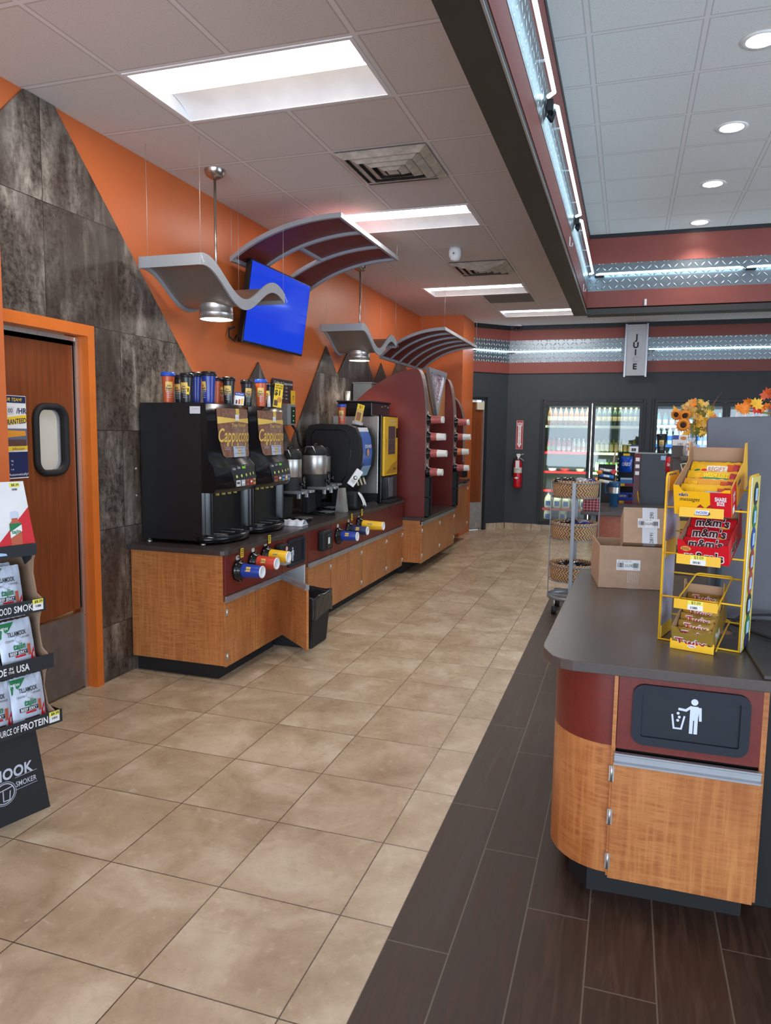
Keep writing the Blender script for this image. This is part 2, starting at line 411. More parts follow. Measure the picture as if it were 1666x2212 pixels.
GOLD = M('gold_foil', (176,142,66), .28, .6, .25, 40); GOLDP = M('gold_print', (222,186,92), .45); BROWN = M('chocolate_brown', (84,54,44), .5); LBLUE = M('pale_blue', (170,200,232), .5)
TROF = EM('lit_diffuser', (255,252,246), 5.0); NEON = EM('neon_tube_glow', (196,236,255), 6.0); LED = EM('lamp_lens_glow', (255,246,230), 9.0)
TROFW = M('troffer_white_enamel', (236,236,236), .4); GLASS = mat_glass(); CLEAR = mat_clear()
WIREM = M('steel_wire', (190,184,180), .35, .6)
# ------------------------------------------------------------------ SETTING
HC, WB = 3.2687, 11.87
def S(name, mb, label=None, **kw):
    o = mb.build(name, kind='structure', **kw)
    if label: o['label'] = label
    return o
m = MB(); m.box(-.5, 2.367, -3.6, 12.8, -.05, 0, FLOOR); m.box(2.367, 8.1, 7.4, 12.8, -.05, 0, FLOOR)
S('floor', m, 'beige travertine look floor tile')
m = MB(); m.box(2.367, 8.1, -3.6, 7.4, -.05, 0, PLANK); S('floor', m, 'dark wood look plank tile floor')
# low ceiling around the raised tray (x>2.36, y<8.62)
TL = [(.5786, 2.9914), (.5786, 5.4314), (.5786, 8.4814), (1.1886, 10.3114)]
m = MB(); yc = -3.6
for lx, ly in TL:
    m.box(-.3, 2.36, yc, ly+.01, HC, HC+.02, CEIL1); m.box(-.3, lx+.01, ly+.01, ly+.60, HC, HC+.02, CEIL1)
    if lx+1.21 < 2.36: m.box(lx+1.21, 2.36, ly+.01, ly+.60, HC, HC+.02, CEIL1)
    yc = ly+.60
m.box(-.3, 2.36, yc, 12.0, HC, HC+.02, CEIL1); m.box(2.42, 8.1, 8.62, 10.3214, HC, HC+.02, CEIL1); m.box(2.42, 8.1, 10.3214, 12.0, HC, HC+.02, CEIL1); m.box(2.36, 2.42, 8.62, 10.3214, HC, HC+.02, CEIL1); m.box(2.36, 2.42, 10.9114, 12.0, HC, HC+.02, CEIL1); m.box(2.4, 2.42, 10.3214, 10.9114, HC, HC+.02, CEIL1); S('ceiling', m, 'grey speckled drop ceiling panels')
m = MB(); m.box(2.36, 8.1, -3.6, 8.62, 3.73, 3.78, CEIL2); S('ceiling', m, 'raised white drop ceiling inside the soffit')
# left wall with door opening
DZ = 2.06
m = MB(); m.box(-.15, 0, -3.6, 2.76, 0, HC, ORANGE); m.box(-.15, 0, 3.40, 10.6, 0, HC, ORANGE); m.box(-.15, 0, 2.76, 3.40, 2.10, HC, ORANGE)
m.box(-.15, 0, 10.6, 11.4, 0, HC, ORANGE)
S('wall_left', m, 'orange painted wall')
m = MB(); m.box(0.0, .1, -3.0, 2.712, 0, 2.62, ORANGE); S('trim', m, 'orange wall pier left of the door').name = 'trim_1'
sil = [(3.44,0),(10.55,0),(10.55,2.55),(10.15,2.17),(9.6,2.68),(9.05,2.165),(8.739,2.423),(8.481,2.165),(7.877,2.703),(7.266,2.162),(6.956,2.435),(6.111,1.438),
       (5.483,2.134),(4.893,1.559),(3.199,3.266),(2.988,3.266),(2.6,2.84),(2.6,2.148),(3.44,2.148)]
m = MB(); m.prism(sil, .001, .014, SLATE, 'x'); S('trim_2', m, 'dark oxidised tile cladding cut like mountain peaks')
# orange pier at the far end
m = MB(); m.box(0, .66, 10.55, 11.35, 0, HC, ORANGE); S('wall_end', m, 'orange pier beside the rear door')
# angled wall with rear door, local x runs along the wall
TA = Matrix.Translation((1.13, WB, 0)) @ Matrix.Rotation(math.pi/4, 4, 'Z')
m = MB(TA); m.box(-.40, 0, 0, .1, 0, 2.52, BLKW); m.box(-1.5, -.40, 0, .1, 2.12, 2.52, BLKW)
S('wall_angled', m, 'charcoal wall around the rear door')
def fascia(T, x0, x1, zs, yf=-.03):
    """red / diamond plate / red / black bands on a wall face"""
    m = MB(T); m.box(x0, x1, yf, .1, zs[0], zs[1], REDF); m.box(x0, x1, yf, .1, zs[2], zs[3], REDF); m.box(x0, x1, yf-.01, .1, zs[3], zs[4], BLKT); return m
ZS = (2.52, 2.69, 3.04, 3.20, HC)
m = fascia(TA, -1.5, .012, ZS); S('trim_3', m, 'brick red fascia bands over the rear door')
TB = Matrix.Translation((1.13, WB, 0))
m = fascia(TB, -.012, 7, ZS); S('trim_4', m, 'brick red fascia bands over the coolers')
for T, x0, x1 in ((TA, -1.5, .012), (TB, -.012, 7)):
    m = MB(T); m.box(x0, x1, -.018, .1, ZS[1], ZS[2], DIAMOND); o = S('trim_5', m, 'silver diamond plate band on the far wall')
for T, x0, x1, lb in ((TA, -.75, -.02, 'short white neon tube over the rear door'), (TB, .0, 1.72, 'white neon tube left of the hanging juice sign'), (TB, 2.12, 6.8, 'white neon tube right of the hanging juice sign')):
    t = thing('neon_tube', lb, 'neon light', T @ Vector((x0, 0, 2.86)), 0)
    m = MB(T); m.cyl((x0, -.055, 2.86), (x1, -.055, 2.86), .010, NEON, seg=8); m.build('tube', t)
    k = x0+.3
    while k < x1: MB(T).box(k-.006, k+.006, -.055, -.018, 2.852, 2.868, CLEAR).build('bracket', t); k += 1.1
    MB(T).box(x0, x0+.09, -.06, -.02, 2.845, 2.86, BLKT).build('end_cap', t)
# back wall with cooler openings
m = MB()
def wallbox(a, b, z0, z1): m.box(a, b, WB, WB+.12, z0, z1, BLKW)
wallbox(1.13, 1.70, 0, 2.52); wallbox(3.22, 3.37, 0, 2.52); wallbox(6.4, 8.1, 0, 2.52); wallbox(1.70, 3.22, 2.08, 2.52); wallbox(3.37, 6.4, 2.08, 2.52); wallbox(1.70, 3.22, 0, .14); wallbox(3.37, 6.4, 0, .14)
S('wall_back', m, 'charcoal rear wall holding the coolers')
m = MB(); k = 1.145
while k < 8: m.box(k, k+.43, WB-.012, WB, 0, .1, FLOOR, .002); k += .435
S('baseboard_back', m, 'beige tile skirting')
m = MB(TA); m.box(-.22, -.005, -.012, 0, 0, .1, FLOOR, .002); m.box(-.36,-.225,-.012,0,0,.1,FLOOR,.002); S('baseboard_angled', m, 'beige tile skirting')
# right wall and shop front behind the camera
m = MB(); m.box(8.0, 8.1, -3.6, 12.8, 0, .4, BLKW); m.box(8.0, 8.1, -3.6, 1.4, .4, 3.78, REDF); m.box(8.0, 8.1, 6.6, 12.8, .4, 3.78, REDF); m.box(8.0, 8.1, 1.4, 6.6, 2.65, 3.78, REDF)
S('wall_right', m)
m = MB(); m.box(-.2, 8.1, -3.6, -3.5, 2.65, 3.78, ORANGE); m.box(-.2, 8.1, -3.6, -3.5, 0, .3, BLKW)
for a, b in ((-.2, .25), (2.45, 2.7), (5.1, 5.3), (7.5, 8.1)): m.box(a, b, -3.6, -3.5, .3, 2.65, BLKW)
S('wall_front', m)
# soffit ring of the raised ceiling
m = MB(); m.box(2.36, 2.51, -3.5, 8.62, 2.90, 2.94, BEAMM); m.box(2.36, 2.40, -3.5, 8.62, 2.94, 3.75, BEAMM)
m.box(2.51, 8.0, 8.42, 8.62, 2.88, 2.94, BEAMM); m.box(2.4, 8.0, 8.5, 8.62, 2.94, 3.75, BEAMM)
S('trim_6', m, 'dark beam edging the raised ceiling')
m = MB(); m.box(2.505, 2.514, -3.5, 8.42, 2.898, 2.905, ALU); m.box(2.44, 2.50, -3.5, 8.5, 2.94, 2.955, BLKT)
S('trim_7', m, 'thin metal edge strip along the beam')
m = MB(); m.box(2.44, 2.51, -3.5, 8.47, 2.955, 3.13, REDF); m.box(2.44, 2.51, -3.5, 8.47, 3.42, 3.69, REDF); m.box(2.44, 2.515, -3.5, 8.47, 3.69, 3.75, BLKT)
m.box(2.51, 8.0, 8.42, 8.5, 2.955, 3.13, REDF); m.box(2.51, 8.0, 8.42, 8.5, 3.42, 3.69, REDF); m.box(2.51, 8.0, 8.41, 8.5, 3.69, 3.75, BLKT)
S('trim_8', m, 'brick red soffit fascia')
m = MB(); m.box(2.44, 2.512, -3.5, 8.47, 3.13, 3.42, DIAMOND); S('trim_9', m, 'diamond plate band along the side of the soffit')
m = MB(); m.box(2.51, 8.0, 8.425, 8.5, 3.13, 3.42, DIAMOND); S('trim_10', m, 'diamond plate band on the far side of the soffit')
ys = [8.38, 6.15, 3.95, 1.75, -.5]
lbs = ['neon tube on soffit side, farthest from camera', 'neon tube on soffit side, second from the far corner', 'neon tube on soffit side, at the top of the photo', 'neon tube on soffit side, above the entrance']
for i in range(4):
    t = thing('neon_tube', lbs[i], 'neon light', (2.56, ys[i+1], 3.3))
    m = MB(); m.tube([(2.53, ys[i+1]+.05, 3.3), (2.565, ys[i+1]+.09, 3.3), (2.565, ys[i]-.09, 3.3), (2.53, ys[i]-.05, 3.3)], .0105, NEON); m.build('tube', t)
    k = ys[i+1]+.35
    while k < ys[i]: MB().box(2.512, 2.565, k-.008, k+.008, 3.288, 3.294, CLEAR).build('bracket', t); k += .7
    m = MB(); m.tube([(2.53, ys[i+1]+.10, 3.31), (2.55, ys[i+1]+.08, 3.27), (2.54, ys[i+1]+.05, 3.22), (2.525, ys[i+1]+.03, 3.24)], .012, BLKR); m.build('cable', t); MB().box(2.516, 2.55, ys[i+1]+.02, ys[i+1]+.10, 3.26, 3.32, BLKM, .005).build('end_cap', t)
for x0, x1, lb in ((2.6, 4.05, 'neon tube along the far soffit, left of the break'), (4.1, 7.6, 'neon tube along the far soffit, right of the break')):
    t = thing('neon_tube', lb, 'neon light', (x0, 8.37, 3.3))
    m = MB(); m.tube([(x0, 8.40, 3.3), (x0+.03, 8.365, 3.3), (x1-.03, 8.365, 3.3), (x1, 8.40, 3.3)], .0105, NEON); m.build('tube', t)
    k = x0+.3
    while k < x1: MB().box(k-.006, k+.006, 8.365, 8.425, 3.29, 3.294, CLEAR).build('bracket', t); k += 1.2
    MB().box(x0-.02, x0+.08, 8.37, 8.42, 3.275, 3.289, BLKM, .004).build('end_cap', t)
# sun-lit forecourt sky is seen only through the shop windows


# ------------------------------------------------------------------ DOORS
d = thing('door_1', 'cherry veneer swing door with a rounded window, left edge of the photo', 'door', (-.03, 2.76, 0), kind='structure')
m = MB()   # orange frame
m.box(-.12, .03, 3.385, 3.44, 0, 2.148, ORANGE2); m.box(-.12, .03, 2.72, 3.385, 2.085, 2.148, ORANGE2); m.box(-.12, .0, 2.72, 2.76, 0, 2.085, ORANGE2); m.build('door_frame', d)
RZ = [(-.02, 0)]
def rrect(cx, cy, hw, hh, r, n=6):
    out = []
    for sx, sy, a0 in ((1,1,0), (-1,1,90), (-1,-1,180), (1,-1,270)):
        for k in range(n+1):
            a = math.radians(a0+90*k/n); out.append((cx+sx*(hw-r)+r*math.cos(a), cy+sy*(hh-r)+r*math.sin(a)))
    return out
wc = (3.155, 1.493)
m = MB()
inner = rrect(wc[0], wc[1], .098, .17, .06)
outer = []
n = len(inner)
Lo, Hi, B0, T0 = 2.765, 3.378, .47, 2.06
for (a, b) in inner:
    dx, dy = a-wc[0], b-wc[1]
    k = min(((Hi-wc[0]) if dx > 0 else (Lo-wc[0]))/dx if abs(dx) > 1e-6 else 1e9, ((T0-wc[1]) if dy > 0 else (B0-wc[1]))/dy if abs(dy) > 1e-6 else 1e9)
    outer.append((wc[0]+dx*k, wc[1]+dy*k))
def ringface(xx):
    return [(xx, a, b) for a, b in inner]+[(xx, a, b) for a, b in outer]
m.add(ringface(-.05), [(i, (i+1)%n, n+(i+1)%n, n+i) for i in range(n)], CHERRY); m.add(ringface(-.09), [(i, (i+1)%n, n+(i+1)%n, n+i) for i in range(n)], CHERRY)
m.add([(-.05, a, b) for a, b in inner]+[(-.09, a, b) for a, b in inner], [(i, (i+1)%n, n+(i+1)%n, n+i) for i in range(n)], BLKR)
# corner fill
for a, b, c2, d2 in ((Lo, Hi, .0, B0),): m.box(-.09, -.05, a, b, .01, B0+.001, CHERRY)
m.box(-.09, -.05, Lo, Lo+.03, B0, T0, CHERRY); m.box(-.09, -.05, Hi-.03, Hi, B0, T0, CHERRY); m.box(-.09, -.05, Lo, Hi, T0-.03, T0, CHERRY)
leaf = m.build('door_leaf', d)
m = MB(); g = [(-.045+.016*math.cos(q), 1) for q in (0,)]
pts = [(-.042, a, b) for a, b in rrect(wc[0], wc[1], .112, .184, .07)]
m.tube(pts, .019, BLKR, 8, True); m.build('window_gasket', leaf)
m = MB(); m.prism(rrect(wc[0], wc[1], .1, .172, .06), -.072, -.068, CLEAR, 'x'); m.build('window_pane', leaf)
m = MB(); m.box(-.05, -.046, Lo, Hi, .01, .465, SCUFF); m.build('kick_plate', leaf)
m = MB(); m.box(-.05, -.036, Hi-.022, Hi+.006, .0, 2.075, STEEL); [m.cyl((-.036, Hi-.01, z), (-.033, Hi-.01, z), .004, NICKEL, seg=8) for z in (.1, .45, .8, 1.15, 1.5, 1.85)]; m.build('hinge', leaf)
m = MB(); m.box(-.06, -.04, Lo, Hi, 2.055, 2.078, STEEL); m.build('top_rail', leaf)
# stock room glimpsed through the pane
m = MB(); m.box(-2.6, -2.55, 1.4, 5.4, 0, 2.7, M('stockroom_wall_cream', (224,222,196), .7)); m.box(-2.6, -.15, 5.35, 5.4, 0, 2.7, M('stockroom_wall_cream', (224,222,196), .7)); m.box(-2.6,-.15,1.4,1.45,0,2.7,M('stockroom_wall_cream', (224,222,196), .7))
m.box(-2.6, -.15, 1.4, 5.4, -.05, 0, M('stockroom_floor', (150,146,138), .7)); m.box(-2.6, -.15, 1.4, 5.4, 2.7, 2.75, M('stockroom_wall_cream', (224,222,196), .7)); S('wall_stockroom', m)
area('stockroom_lamp', (-1.3, 3.6, 2.68), (.6, 1.2), 26, (1, .97, .88), (0, 0, 0))
t = thing('storage_shelf', 'steel rack with a dark tray, seen through the door window', 'shelf', (-1.9, 3.9, 0))
for zz in (1.62, 1.0, .3): MB().box(-2.2, -1.6, 3.4, 4.7, zz, zz+.03, ALU).build('shelf_board', t)
for a in (-2.18, -1.63):
    for b in (3.42, 4.67): MB().cyl((a, b, 0), (a, b, 1.9), .015, NICKEL, seg=8).build('post', t)
tag(MB().box(-2.1, -1.65, 3.5, 4.3, 1.655, 1.72, BLKM, .01).build('tray'), 'black tray on the rack behind the door window', 'tray')
# rear door in the angled wall
d = thing('door_2', 'cherry veneer door with steel kick plate in the charcoal corner', 'door', (.6, 11.4, 0), kind='structure')
m = MB(TA); m.box(-.44, -.40, -.015, .1, 0, 2.13, BLKT); m.box(-1.4, -.40, -.015, .1, 2.085, 2.13, BLKT); m.build('door_frame', d)
m = MB(TA); m.box(-1.33, -.445, .02, .06, .01, 2.05, CHERRY); lf = m.build('door_leaf', d)
m = MB(TA); m.box(-1.32, -.46, .015, .02, .02, .45, M('worn_steel_kick', (168,170,166), .45, .55, .15, 9)); m.build('kick_plate', lf)
m = MB(TA); m.box(-.465, -.445, .0, .03, 0, 2.07, STEEL); m.build('hinge', lf)
m = MB(TA); m.box(-.60, -.46, -.02, .02, 1.93, 2.05, CREAM, .004); m.build('door_closer', lf)
m = MB(TA); m.box(-1.3, -.6, -.01, .02, 2.055, 2.083, CREAM); m.build('top_rail', lf)
m = MB(TA); m.box(-.56, -.46, -.0, .02, .03, .12, STEEL, .003); m.build('pivot', lf)
# poster taped on the left door
t = thing('poster', 'white and navy hiring poster taped to the left door', 'poster', (-.047, 2.85, 1.5))
o_, ux, uy = Vector((-.045, 2.885, 1.292)), Y3, Z3
m = MB(); m.box(-.0485, -.0455, 2.725, 2.983, 1.292, 1.725, PAPER); m.build('sheet', t)
m = MB(); R_ = lambda a0, a1, b0, b1, mt, off=.0008: m.rect(o_, ux, uy, a0, a1, b0, b1, mt, off)
R_(-.16, .095, .395, .43, NAVY); m.text(o_, ux, uy, 'OUR TEAM!', .017, YELC, cx=.005, cy=.412, off=.0015, shear=.25, bold=.01)
m.text(o_, ux, uy, '/HR', .028, NAVY, cx=.065, cy=.355, off=.0015, bold=.02); R_(-.16, .015, .335, .375, M('pale_grey_tape', (214,216,218)))
m.text(o_, ux, uy, '00', .022, INK, cx=-.01, cy=.355, off=.0015)
m.poly(o_, ux, uy, [(-.16,.265),(.097,.295),(.097,.335),(-.16,.305)], YELC, .0008); m.text(o_, ux+uy*.09, uy, 'GUARANTEED', .026, NAVY, w=.19, cx=.0, cy=.297, off=.0016, bold=.02)
R_(-.16, .097, .17, .262, M('dusk_sky_print', (96,104,128))); m.poly(o_, ux, uy, [(-.1,.21),(.09,.225),(.085,.25),(-.1,.255)], M('awning_print', (226,150,40)), .0012); R_(-.1,.09,.17,.205,M('shop_print',(92,60,52)),.0012)
m.poly(o_, ux, uy, [(-.16,.14),(.097,.15),(.097,.172),(-.16,.165)], YELC, .0012); m.text(o_, ux, uy, 'jobs.com', .016, NAVY, cx=.035, cy=.158, off=.0018)
R_(-.16, .097, .006, .14, NAVY)
for s_, zz in (('ing', .095), ('nt', .075), ('s at', .05)): m.text(o_, ux, uy, s_, .010, WHITE, cx=-.01, cy=zz, off=.0015)
m.text(o_, ux, uy, 'Automatically!', .013, WHITE, cx=.03, cy=.022, off=.0015, w=.13)
m.build('print', t)
# ------------------------------------------------------------------ CEILING FIXTURES
gx, gy = .5786, 2.9914
def troffer(x0, y0, lb, p):
    t = thing('ceiling_light', lb, 'ceiling light', (x0+.61, y0+.305, HC), 0, 'recessed troffers over the coffee aisle')
    m = MB(); a, b, c, e = x0+.012, x0+1.208, y0+.012, y0+.598
    m.box(a, b, c, c+.02, HC-.004, HC+.004, TROFW); m.box(a, b, e-.02, e, HC-.004, HC+.004, TROFW); m.box(a, a+.02, c+.02, e-.02, HC-.004, HC+.004, TROFW); m.box(b-.02, b, c+.02, e-.02, HC-.004, HC+.004, TROFW)
    m.build('frame', t)
    RF = M('troffer_reflector', (240,240,242), .45); m = MB(); m.sheet([[(x, c+.30+(e-c-.32)*k/8, HC+.005+.065*math.sin(math.pi*(.25+.75*k/8))**.8 if k < 8 else HC) for k in range(9)] for x in (a+.02, b-.02)], RF); m.sheet([[(x, c+.02+.03*k, HC+.07*min(1, k)) for k in range(2)] for x in (a+.02, b-.02)], RF); m.sheet([[(x, y, HC+.075) for y in (c+.01, e-.01)] for x in (a, b)], RF)
    for x in (a+.015, b-.015): m.quad((x, c, HC), (x, e, HC), (x, e, HC+.08), (x, c, HC+.08), RF)
    m.build('reflector', t)
    m = MB(); m.sheet([[(x, c+.045+.25*k/8, HC+.020-.020*math.sin(math.pi*k/8)) for k in range(9)] for x in (a+.05, b-.03)], TROF); m.build('diffuser', t)
    area('troffer_lamp', ((a+b)/2, c+.17, HC-.003), (1.12, .27), p, (1.0, .95, .9), (0, 0, 0))
    return t
troffer(gx, gy, 'large lit recessed ceiling light nearest the camera', 15)
troffer(gx, gy+4*.61, 'lit ceiling light partly behind the arched canopy', 15)
troffer(gx, gy+9*.61, 'lit ceiling light beyond the small round sensor', 13)
troffer(gx+.61, gy+12*.61, 'farthest lit ceiling light beside the beam corner', 13)
def diffuser(x0, y0, lb):
    t = thing('air_vent', lb, 'air vent', (x0+.305, y0+.305, HC), 0)
    D1 = M('dusty_vent_enamel', (196,188,176), .55, 0, .2, 20)
    MB().box(x0+.02, x0+.59, y0+.02, y0+.59, HC-.003, HC+.0005, M('dark_vent_plenum', (84,80,76), .7)).build('plenum', t)
    cx, cy = x0+.305, y0+.305
    for k, (r, w, z) in enumerate(((.295, .054, .0), (.228, .052, -.008), (.16, .050, -.014), (.092, .046, -.018))):
        m = MB(); P = []
        for rr, zz in ((r, HC+z-.012), (r-w, HC+z-.034)):
            P += [(cx-rr, cy-rr, zz), (cx+rr, cy-rr, zz), (cx+rr, cy+rr, zz), (cx-rr, cy+rr, zz)]
        m.add(P, [(i, (i+1)%4, 4+(i+1)%4, 4+i) for i in range(4)], D1)
        P2 = [(a, b, c+.004) for a, b, c in P]; m.add(P2, [(i, (i+1)%4, 4+(i+1)%4, 4+i) for i in range(4)], D1)
        m.build('louvre', t)
    MB().box(cx-.035, cx+.035, cy-.035, cy+.035, HC-.05, HC-.045, D1).build('centre_plate', t)
diffuser(gx+.61, gy+2*.61, 'large square four-way ceiling vent nearest the camera')
diffuser(gx+.61, gy+7*.61, 'farther square ceiling vent behind the round sensor')
tag(MB().box(gx+.61*1.03, gx+.61*1.97, gy+10.05*.61, gy+10.95*.61, HC-.006, HC-.001, M('grey_filter_panel', (120,122,118), .8)).build('filter_panel'), 'plain grey ceiling panel between the two far lights', 'ceiling panel')
t = thing('ceiling_sensor', 'small white domed sensor hanging from the ceiling', 'sensor', (1.40, 6.72, HC))
MB().lathe([(.001,HC-.001),(.055,HC-.001),(.06,HC-.03),(.058,HC-.07),(.04,HC-.11),(.001,HC-.12)], WHITE, (1.40,6.72,0)).build('housing', t)
MB().disc((1.40,6.72-.06,HC-.06), X3, Z3, 0, 0, .022, M('sensor_face', (200,205,210)), 0).disc((1.40,6.72-.061,HC-.06), X3, Z3, 0, 0, .007, INK, 0).build('lens', t)
t = thing('security_camera', 'black dome security camera at the top of the far corner', 'security camera', (1.28, 11.7, HC))
MB().cyl((1.28,11.7,HC-.03),(1.28,11.7,HC-.001),.06,WHITE).build('mount', t); MB().lathe([(.06,HC-.03),(.055,HC-.06),(.03,HC-.09),(.001,HC-.095)], BLK, (1.28,11.7,0)).build('dome', t)
for k, yy in enumerate((4.54, 5.75, 6.98, 8.19)):
    t = thing('downlight', ['round lit downlight nearest the camera, at the right edge', 'second round downlight from the camera', 'third round downlight from the camera', 'farthest round downlight, near the soffit'][k], 'ceiling light', (3.60, yy, 3.73), 0, 'round downlights in the raised ceiling')
    MB().lathe([(.075,3.726),(.1,3.722),(.105,3.729)], TROFW, (3.6,yy,0), seg=28).build('trim_ring', t)
    MB().lathe([(.001,3.7245),(.078,3.7245)], LED, (3.6,yy,0), seg=28).build('lens', t)
    l = bpy.data.lights.new('downlight_lamp', 'SPOT'); l.energy = 26; l.spot_size = math.radians(110); l.spot_blend = .6; l.color = (1,.93,.84); l.shadow_soft_size = .07
    o = bpy.data.objects.new('downlight_lamp', l); COL.objects.link(o); o.location = (3.6, yy, 3.70)
for k in range(3):
    p = [(2.515, 5.75, 3.02), (2.515, 7.6, 3.02), (3.12, 8.415, 2.99)][k]
    dx, dy = ((1, 0), (1, 0), (0, -1))[k]
    m = MB(); m.box(p[0]-(.002 if dx else .012), p[0]+(.006 if dx else .012), p[1]-(.012 if dx else .006), p[1]+(.012 if dx else .002), p[2]-.035, p[2]+.035, WHITE, .002)
    m.tube([(p[0], p[1], p[2]-.03), (p[0]+dx*.02, p[1]+dy*.02, p[2]-.035), (p[0]+dx*.025, p[1]+dy*.025, p[2]-.01)], .004, WHITE, 6)
    tag(m.build('hook'), ['white adhesive hook on soffit side, nearest the camera', 'white adhesive hook on soffit side, near the corner', 'white adhesive hook on the far soffit face'][k], 'hook')
# hanging JUICE sign
t = thing('hanging_sign', 'tall grey vertical sign reading JUICE over the coolers', 'sign', (3.06, 11.72, 2.45))
MB().box(2.925, 3.205, 11.72, 11.735, 2.46, 3.22, M('sign_grey', (188,192,196), .4)).build('sign_board', t)
MB().box(2.900, 2.925, 11.705, 11.75, 2.44, 3.23, ALU).build('side_rail', t); MB().box(3.205, 3.23, 11.705, 11.75, 2.44, 3.23, ALU).build('side_rail', t)
for k, ch in enumerate('JUICE'):
    MB().text((3.06, 11.718, 0), X3, Z3, ch, .082, (M('faded_letter', (172,176,180)) if ch == 'C' else INK), cx=0, cy=3.02-k*.106+(.012 if k == 0 else 0), bold=.04).build('letter', t)
# ------------------------------------------------------------------ HANGING CANOPIES
def wave_canopy(cx, y0, lb):
    t = thing('wave_canopy_lamp', lb, 'hanging lamp', (cx, y0+.55, HC), 0, 'wave shaped metal canopies hung over the counter')
    x0, x1 = cx-.22, cx+.22; L = 1.13
    zc = lambda s: 2.486+.094*math.cos(2*math.pi*(s-.05)/.92)
    N = 36; ss = [L*k/N for k in range(N+1)]
    sh = MB(); sh.sheet([[(x, y0+s, zc(s)-.012) for x in (x0+.01, x1-.01)] for s in ss], HAMMER); sh.sheet([[(x, y0+s, zc(s)-.004) for x in (x0+.01, x1-.01)] for s in ss], HAMMER)
    sh.build('sheet', t)
    for xa, xb in ((x0, x0+.012), (x1-.012, x1)):
        m = MB(); vs = []; fs = []
        for s in ss:
            z = zc(s); vs += [(xa, y0+s, z-.036), (xb, y0+s, z-.036), (xb, y0+s, z+.034), (xa, y0+s, z+.034)]
        for k in range(N):
            for j in range(4): fs.append((4*k+j, 4*k+(j+1)%4, 4*k+4+(j+1)%4, 4*k+4+j))
        fs += [(0,1,2,3), (4*N, 4*N+1, 4*N+2, 4*N+3)]
        m.add(vs, fs, GREYP); m.build('side_band', t)
    for s in (0, L):
        MB().box(x0+.012, x1-.012, y0+s-.006, y0+s+.006, zc(s)-.036, zc(s)+.032, GREYP).build('end_band', t)
        for xx in (x0+.06, x1-.01):
            MB().cyl((xx, y0+s+(.01 if s == 0 else -.01), zc(s)), (xx, y0+s+(.01 if s == 0 else -.01), HC), .0013, WIREM, seg=6).build('suspension_wire', t)
        MB().tube([(x1+.002, y0+s, zc(s)+.02), (x1+.014, y0+s-.004, zc(s)-.01), (x1+.012, y0+s+.004, zc(s)-.028), (x1+.02, y0+s+.002, zc(s)-.012)], .003, CLEAR, 6).build('cable_loop', t)
    ly = y0+.53
    MB().cyl((cx, ly, zc(.53)), (cx, ly, HC-.03), .009, NICKEL, seg=10).build('down_rod', t)
    MB().lathe([(.001, HC-.055), (.03, HC-.055), (.055, HC-.04), (.066, HC-.018), (.07, HC-.001)], NICKEL, (cx, ly, 0), seg=24).build('ceiling_cup', t)
    MB().lathe([(.108, 2.43), (.11, 2.40), (.113, 2.395), (.11, 2.39), (.11, 2.345), (.114, 2.34), (.112, 2.335), (.114, 2.30), (.108, 2.30), (.104, 2.34)], STEEL, (cx, ly, 0), seg=32).build('lamp_can', t)
    MB().lathe([(.001, 2.303), (.107, 2.303)], LED, (cx, ly, 0), seg=32).build('lens', t)
    l = bpy.data.lights.new('canopy_lamp', 'SPOT'); l.energy = 22; l.spot_size = math.radians(120); l.spot_blend = .5; l.color = (1,.94,.85); l.shadow_soft_size = .09
    o = bpy.data.objects.new('canopy_lamp', l); COL.objects.link(o); o.location = (cx, ly, 2.295)
    return t
wave_canopy(.325, 3.765, 'nearer wave shaped metal canopy with a lit can lamp')
wave_canopy(.285, 6.67, 'farther wave shaped metal canopy, behind the television')
def arch_canopy(x0, z0, x1, z1, y0, y1, ribs, hole, lb):
    t = thing('arched_canopy', lb, 'canopy', ((x0+x1)/2, (y0+y1)/2, HC), 0, 'arched maroon ceiling canopies')
    N = 20
    def P(s):   # rising arc flattening toward the aisle
        a = math.radians(52)*(1-s); R = 1.0
        fx = 1-math.sin(a)/math.sin(math.radians(52)); fz = (math.cos(a)-math.cos(math.radians(52)))/(1-math.cos(math.radians(52)))
        return x0+(x1-x0)*fx, z0+(z1-z0)*fz
    pts = [P(k/N) for k in range(N+1)]
    def strip(ya, yb, h0, h1, mat, nm, k0=0, k1=N):
        m = MB(); vs = []; fs = []
        for (x, z) in pts[k0:k1+1]: vs += [(x, ya, z+h0), (x, yb, z+h0), (x, yb, z+h1), (x, ya, z+h1)]
        n = k1-k0
        for k in range(n):
            for j in range(4): fs.append((4*k+j, 4*k+(j+1)%4, 4*k+4+(j+1)%4, 4*k+4+j))
        fs += [(0,1,2,3), (4*n, 4*n+1, 4*n+2, 4*n+3)]
        m.add(vs, fs, mat, False); m.build(nm, t)
    YS = [y0]+ribs+[y1]
    for k in range(len(YS)-1):
        if hole and k == hole[0]: strip(YS[k], YS[k+1], .0, .010, REDD, 'panel', hole[1], N)
        else: strip(YS[k], YS[k+1], .0, .010, REDD, 'panel')
    for yy in [y0+.012]+ribs+[y1-.012]: strip(yy-.014, yy+.014, -.022, .012, GREYP, 'rib')
    for (x, z) in (pts[0], pts[-1]): MB().box(x-.012, x+.012, y0, y1, z-.022, z+.014, GREYP).build('edge_rail', t)
    if hole:
        x, z = pts[hole[1]]; MB().box(x-.012, x+.012, YS[hole[0]], YS[hole[0]+1], z-.02, z+.012, GREYP).build('edge_rail', t)
    for (x, z) in (pts[0], pts[-1]):
        for yy in (y0+.01, y1-.01): MB().cyl((x, yy, z), (x, yy, HC), .0013, WIREM, seg=6).build('suspension_wire', t)
